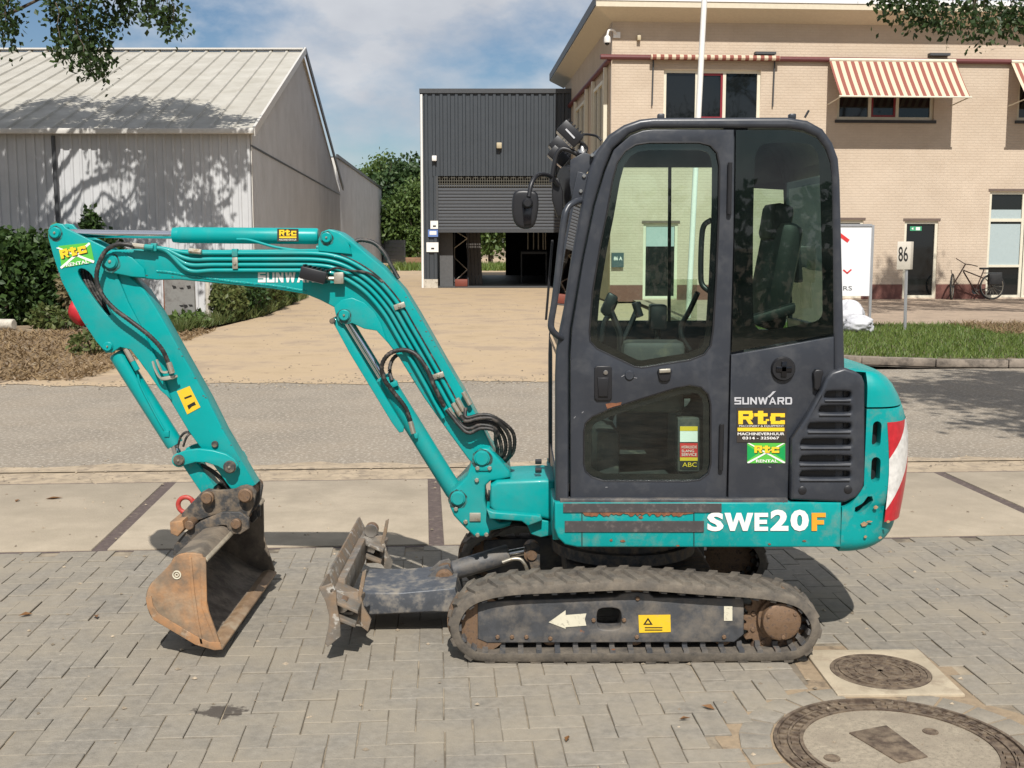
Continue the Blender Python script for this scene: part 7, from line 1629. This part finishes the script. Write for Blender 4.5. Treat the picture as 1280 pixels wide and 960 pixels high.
# slots cut into the side
def slot_px(ax_, ay, bx2, by, w_):
    a, b = Vector((ax_, ay)), Vector((bx2, by)); t = (b-a).normalized(); n_ = Vector((-t.y, t.x)); q = []
    for k in range(9): th_ = math.pi*k/8; q.append(tuple(b + (n_*math.cos(th_) + t*math.sin(th_))*w_))
    for k in range(9): th_ = math.pi + math.pi*k/8; q.append(tuple(a + (n_*math.cos(th_) + t*math.sin(th_))*w_))
    return q
cut_objs = []
for s_ in (slot_px(1096.5, 532, 1095, 553, 5.6), slot_px(1095, 577, 1094, 597, 5.8)): cut_objs.append(plate('cutter', s_, 4.80, 5.12, BLACK, None, bevel=0, Yref=4.90))
arc = crom([(1071, 638, 0), (1081, 632, 0), (1088, 623, 0)], 6); 
tp = [Vector((p[0], p[1])) for p in arc]; L_ = []; R__ = []
for i, p in enumerate(tp):
    t = (tp[min(i+1, len(tp)-1)] - tp[max(i-1, 0)]).normalized(); n_ = Vector((-t.y, t.x)); L_.append(tuple(p + n_*4.5)); R__.append(tuple(p - n_*4.5))
e1 = tp[-1] + (tp[-1]-tp[-2]).normalized()*3.5; e0_ = tp[0] - (tp[1]-tp[0]).normalized()*3.5
cut_objs.append(plate('cutter', L_ + [tuple(e1)] + R__[::-1] + [tuple(e0_)], 4.80, 5.12, BLACK, None, bevel=0, Yref=4.90))
bpy.context.view_layer.update()
for c_ in cut_objs:
    md = cw.modifiers.new('cut', 'BOOLEAN'); md.object = c_; md.operation = 'DIFFERENCE'; md.solver = 'EXACT'
dg = bpy.context.evaluated_depsgraph_get(); me2 = bpy.data.meshes.new_from_object(cw.evaluated_get(dg)); cw.modifiers.clear(); cw.data = me2
me2.materials.clear(); me2.materials.append(TEALD); finish(me2, 35)
for i_, c_ in enumerate(cut_objs):
    vv = [q.co.copy() for q in c_.data.vertices]; cen = sum(vv, Vector())/len(vv)
    for q in c_.data.vertices: q.co.y = 4.955 + (q.co.y-4.80)*.4; q.co.x = cen.x + (q.co.x-cen.x)*.985; q.co.z = cen.z + (q.co.z-cen.z)*.985
    c_.name = 'slot_shade'; link_ = c_; c_.parent = cw  # black fill set into each slot, standing in for the shade inside
# red and white warning band round the rear corner
def hazard():
    m = flat('red_white_warning_tape', (1, 1, 1), .35); t = m.node_tree; b = get(m, 'ShaderNodeBsdfPrincipled')[0]; g = N(t, 'ShaderNodeNewGeometry')
    dt = N(t, 'ShaderNodeVectorMath', operation='DOT_PRODUCT'); dt.inputs[1].default_value = (-.62, -.45, .62); t.links.new(g.outputs['Position'], dt.inputs[0])
    ad = N(t, 'ShaderNodeMath', operation='ADD', i_1=HAZ_OFF); t.links.new(dt.outputs['Value'], ad.inputs[0])
    mo = N(t, 'ShaderNodeMath', operation='PINGPONG', i_1=.135); t.links.new(ad.outputs[0], mo.inputs[0]); gt = N(t, 'ShaderNodeMath', operation='GREATER_THAN', i_1=.0675); t.links.new(mo.outputs[0], gt.inputs[0])
    nz = N(t, 'ShaderNodeTexNoise', i_Scale=40.0, i_Detail=4.0); t.links.new(g.outputs['Position'], nz.inputs['Vector']); mr = N(t, 'ShaderNodeMapRange', i_1=.3, i_2=.75, i_3=.75, i_4=1.05); t.links.new(nz.outputs[0], mr.inputs[0])
    mx_ = N(t, 'ShaderNodeMix', data_type='RGBA'); t.links.new(gt.outputs[0], mx_.inputs[0]); mx_.inputs[6].default_value = (.72, .70, .66, 1); mx_.inputs[7].default_value = (.52, .02, .03, 1)
    ml = N(t, 'ShaderNodeVectorMath', operation='SCALE'); t.links.new(mx_.outputs[2], ml.inputs[0]); t.links.new(mr.outputs[0], ml.inputs['Scale']); t.links.new(ml.outputs[0], b.inputs['Base Color']); return m
HAZ_OFF = 10.03
rows = [(525, interp(525)), (535, 1130.5), (548, 1132), (570, 1132), (589, 1131), (605, 1129), (624, 1125.5), (640, 1122), (648, interp(648))]
v = []; f = []
for (py, pxm) in rows:
    xm, z = cw_row(py, pxm); c0 = [Vector((x, y, z)) for x, y in cw_ring(xm, 400, 4.897, True)[2:]]
    lft = 1104 + 4*math.sin(math.pi*(py-525)/123) + (648-py)*.03
    c0 = [p for p in c0 if 640+F*p.x/(p.y*CP-(p.z-H)*SP) > lft and p.y < YC or (p.y >= YC and p.y < 2*YC-5.05)]
    for k in range(25):
        i = min(len(c0)-2, max(1, int(k*(len(c0)-1)/24))); t = (c0[i+1]-c0[i-1]).normalized(); v.append(c0[i] + Vector((t.y, -t.x, 0))*.003)
nk = 25
for i in range(len(rows)-1):
    for k in range(nk-1): f.append((i*nk+k, (i+1)*nk+k, (i+1)*nk+k+1, i*nk+k+1))
mb = MB().add(v, f); hz = mb.build('warning_band', hazard(), cw)
for (x, y, w, h) in ((1076, 655, 9, 5), (1083, 652, 8, 2), (1080, 671, 4, 3), (1098, 672, 5, 3), (1092, 634, 6, 4), (1108, 652, 5, 3)):
    c = P(x, y, 4.90); plate('paint_chip', [(x, y), (x+w*.5, y-h*.6), (x+w, y-h*.1), (x+w*.7, y+h*.5), (x+w*.2, y+h*.6)], 4.892, 4.8955, mat('bare_primer', (.35, .22, .12), .8, var=.3, scale=90), cw, bevel=0)
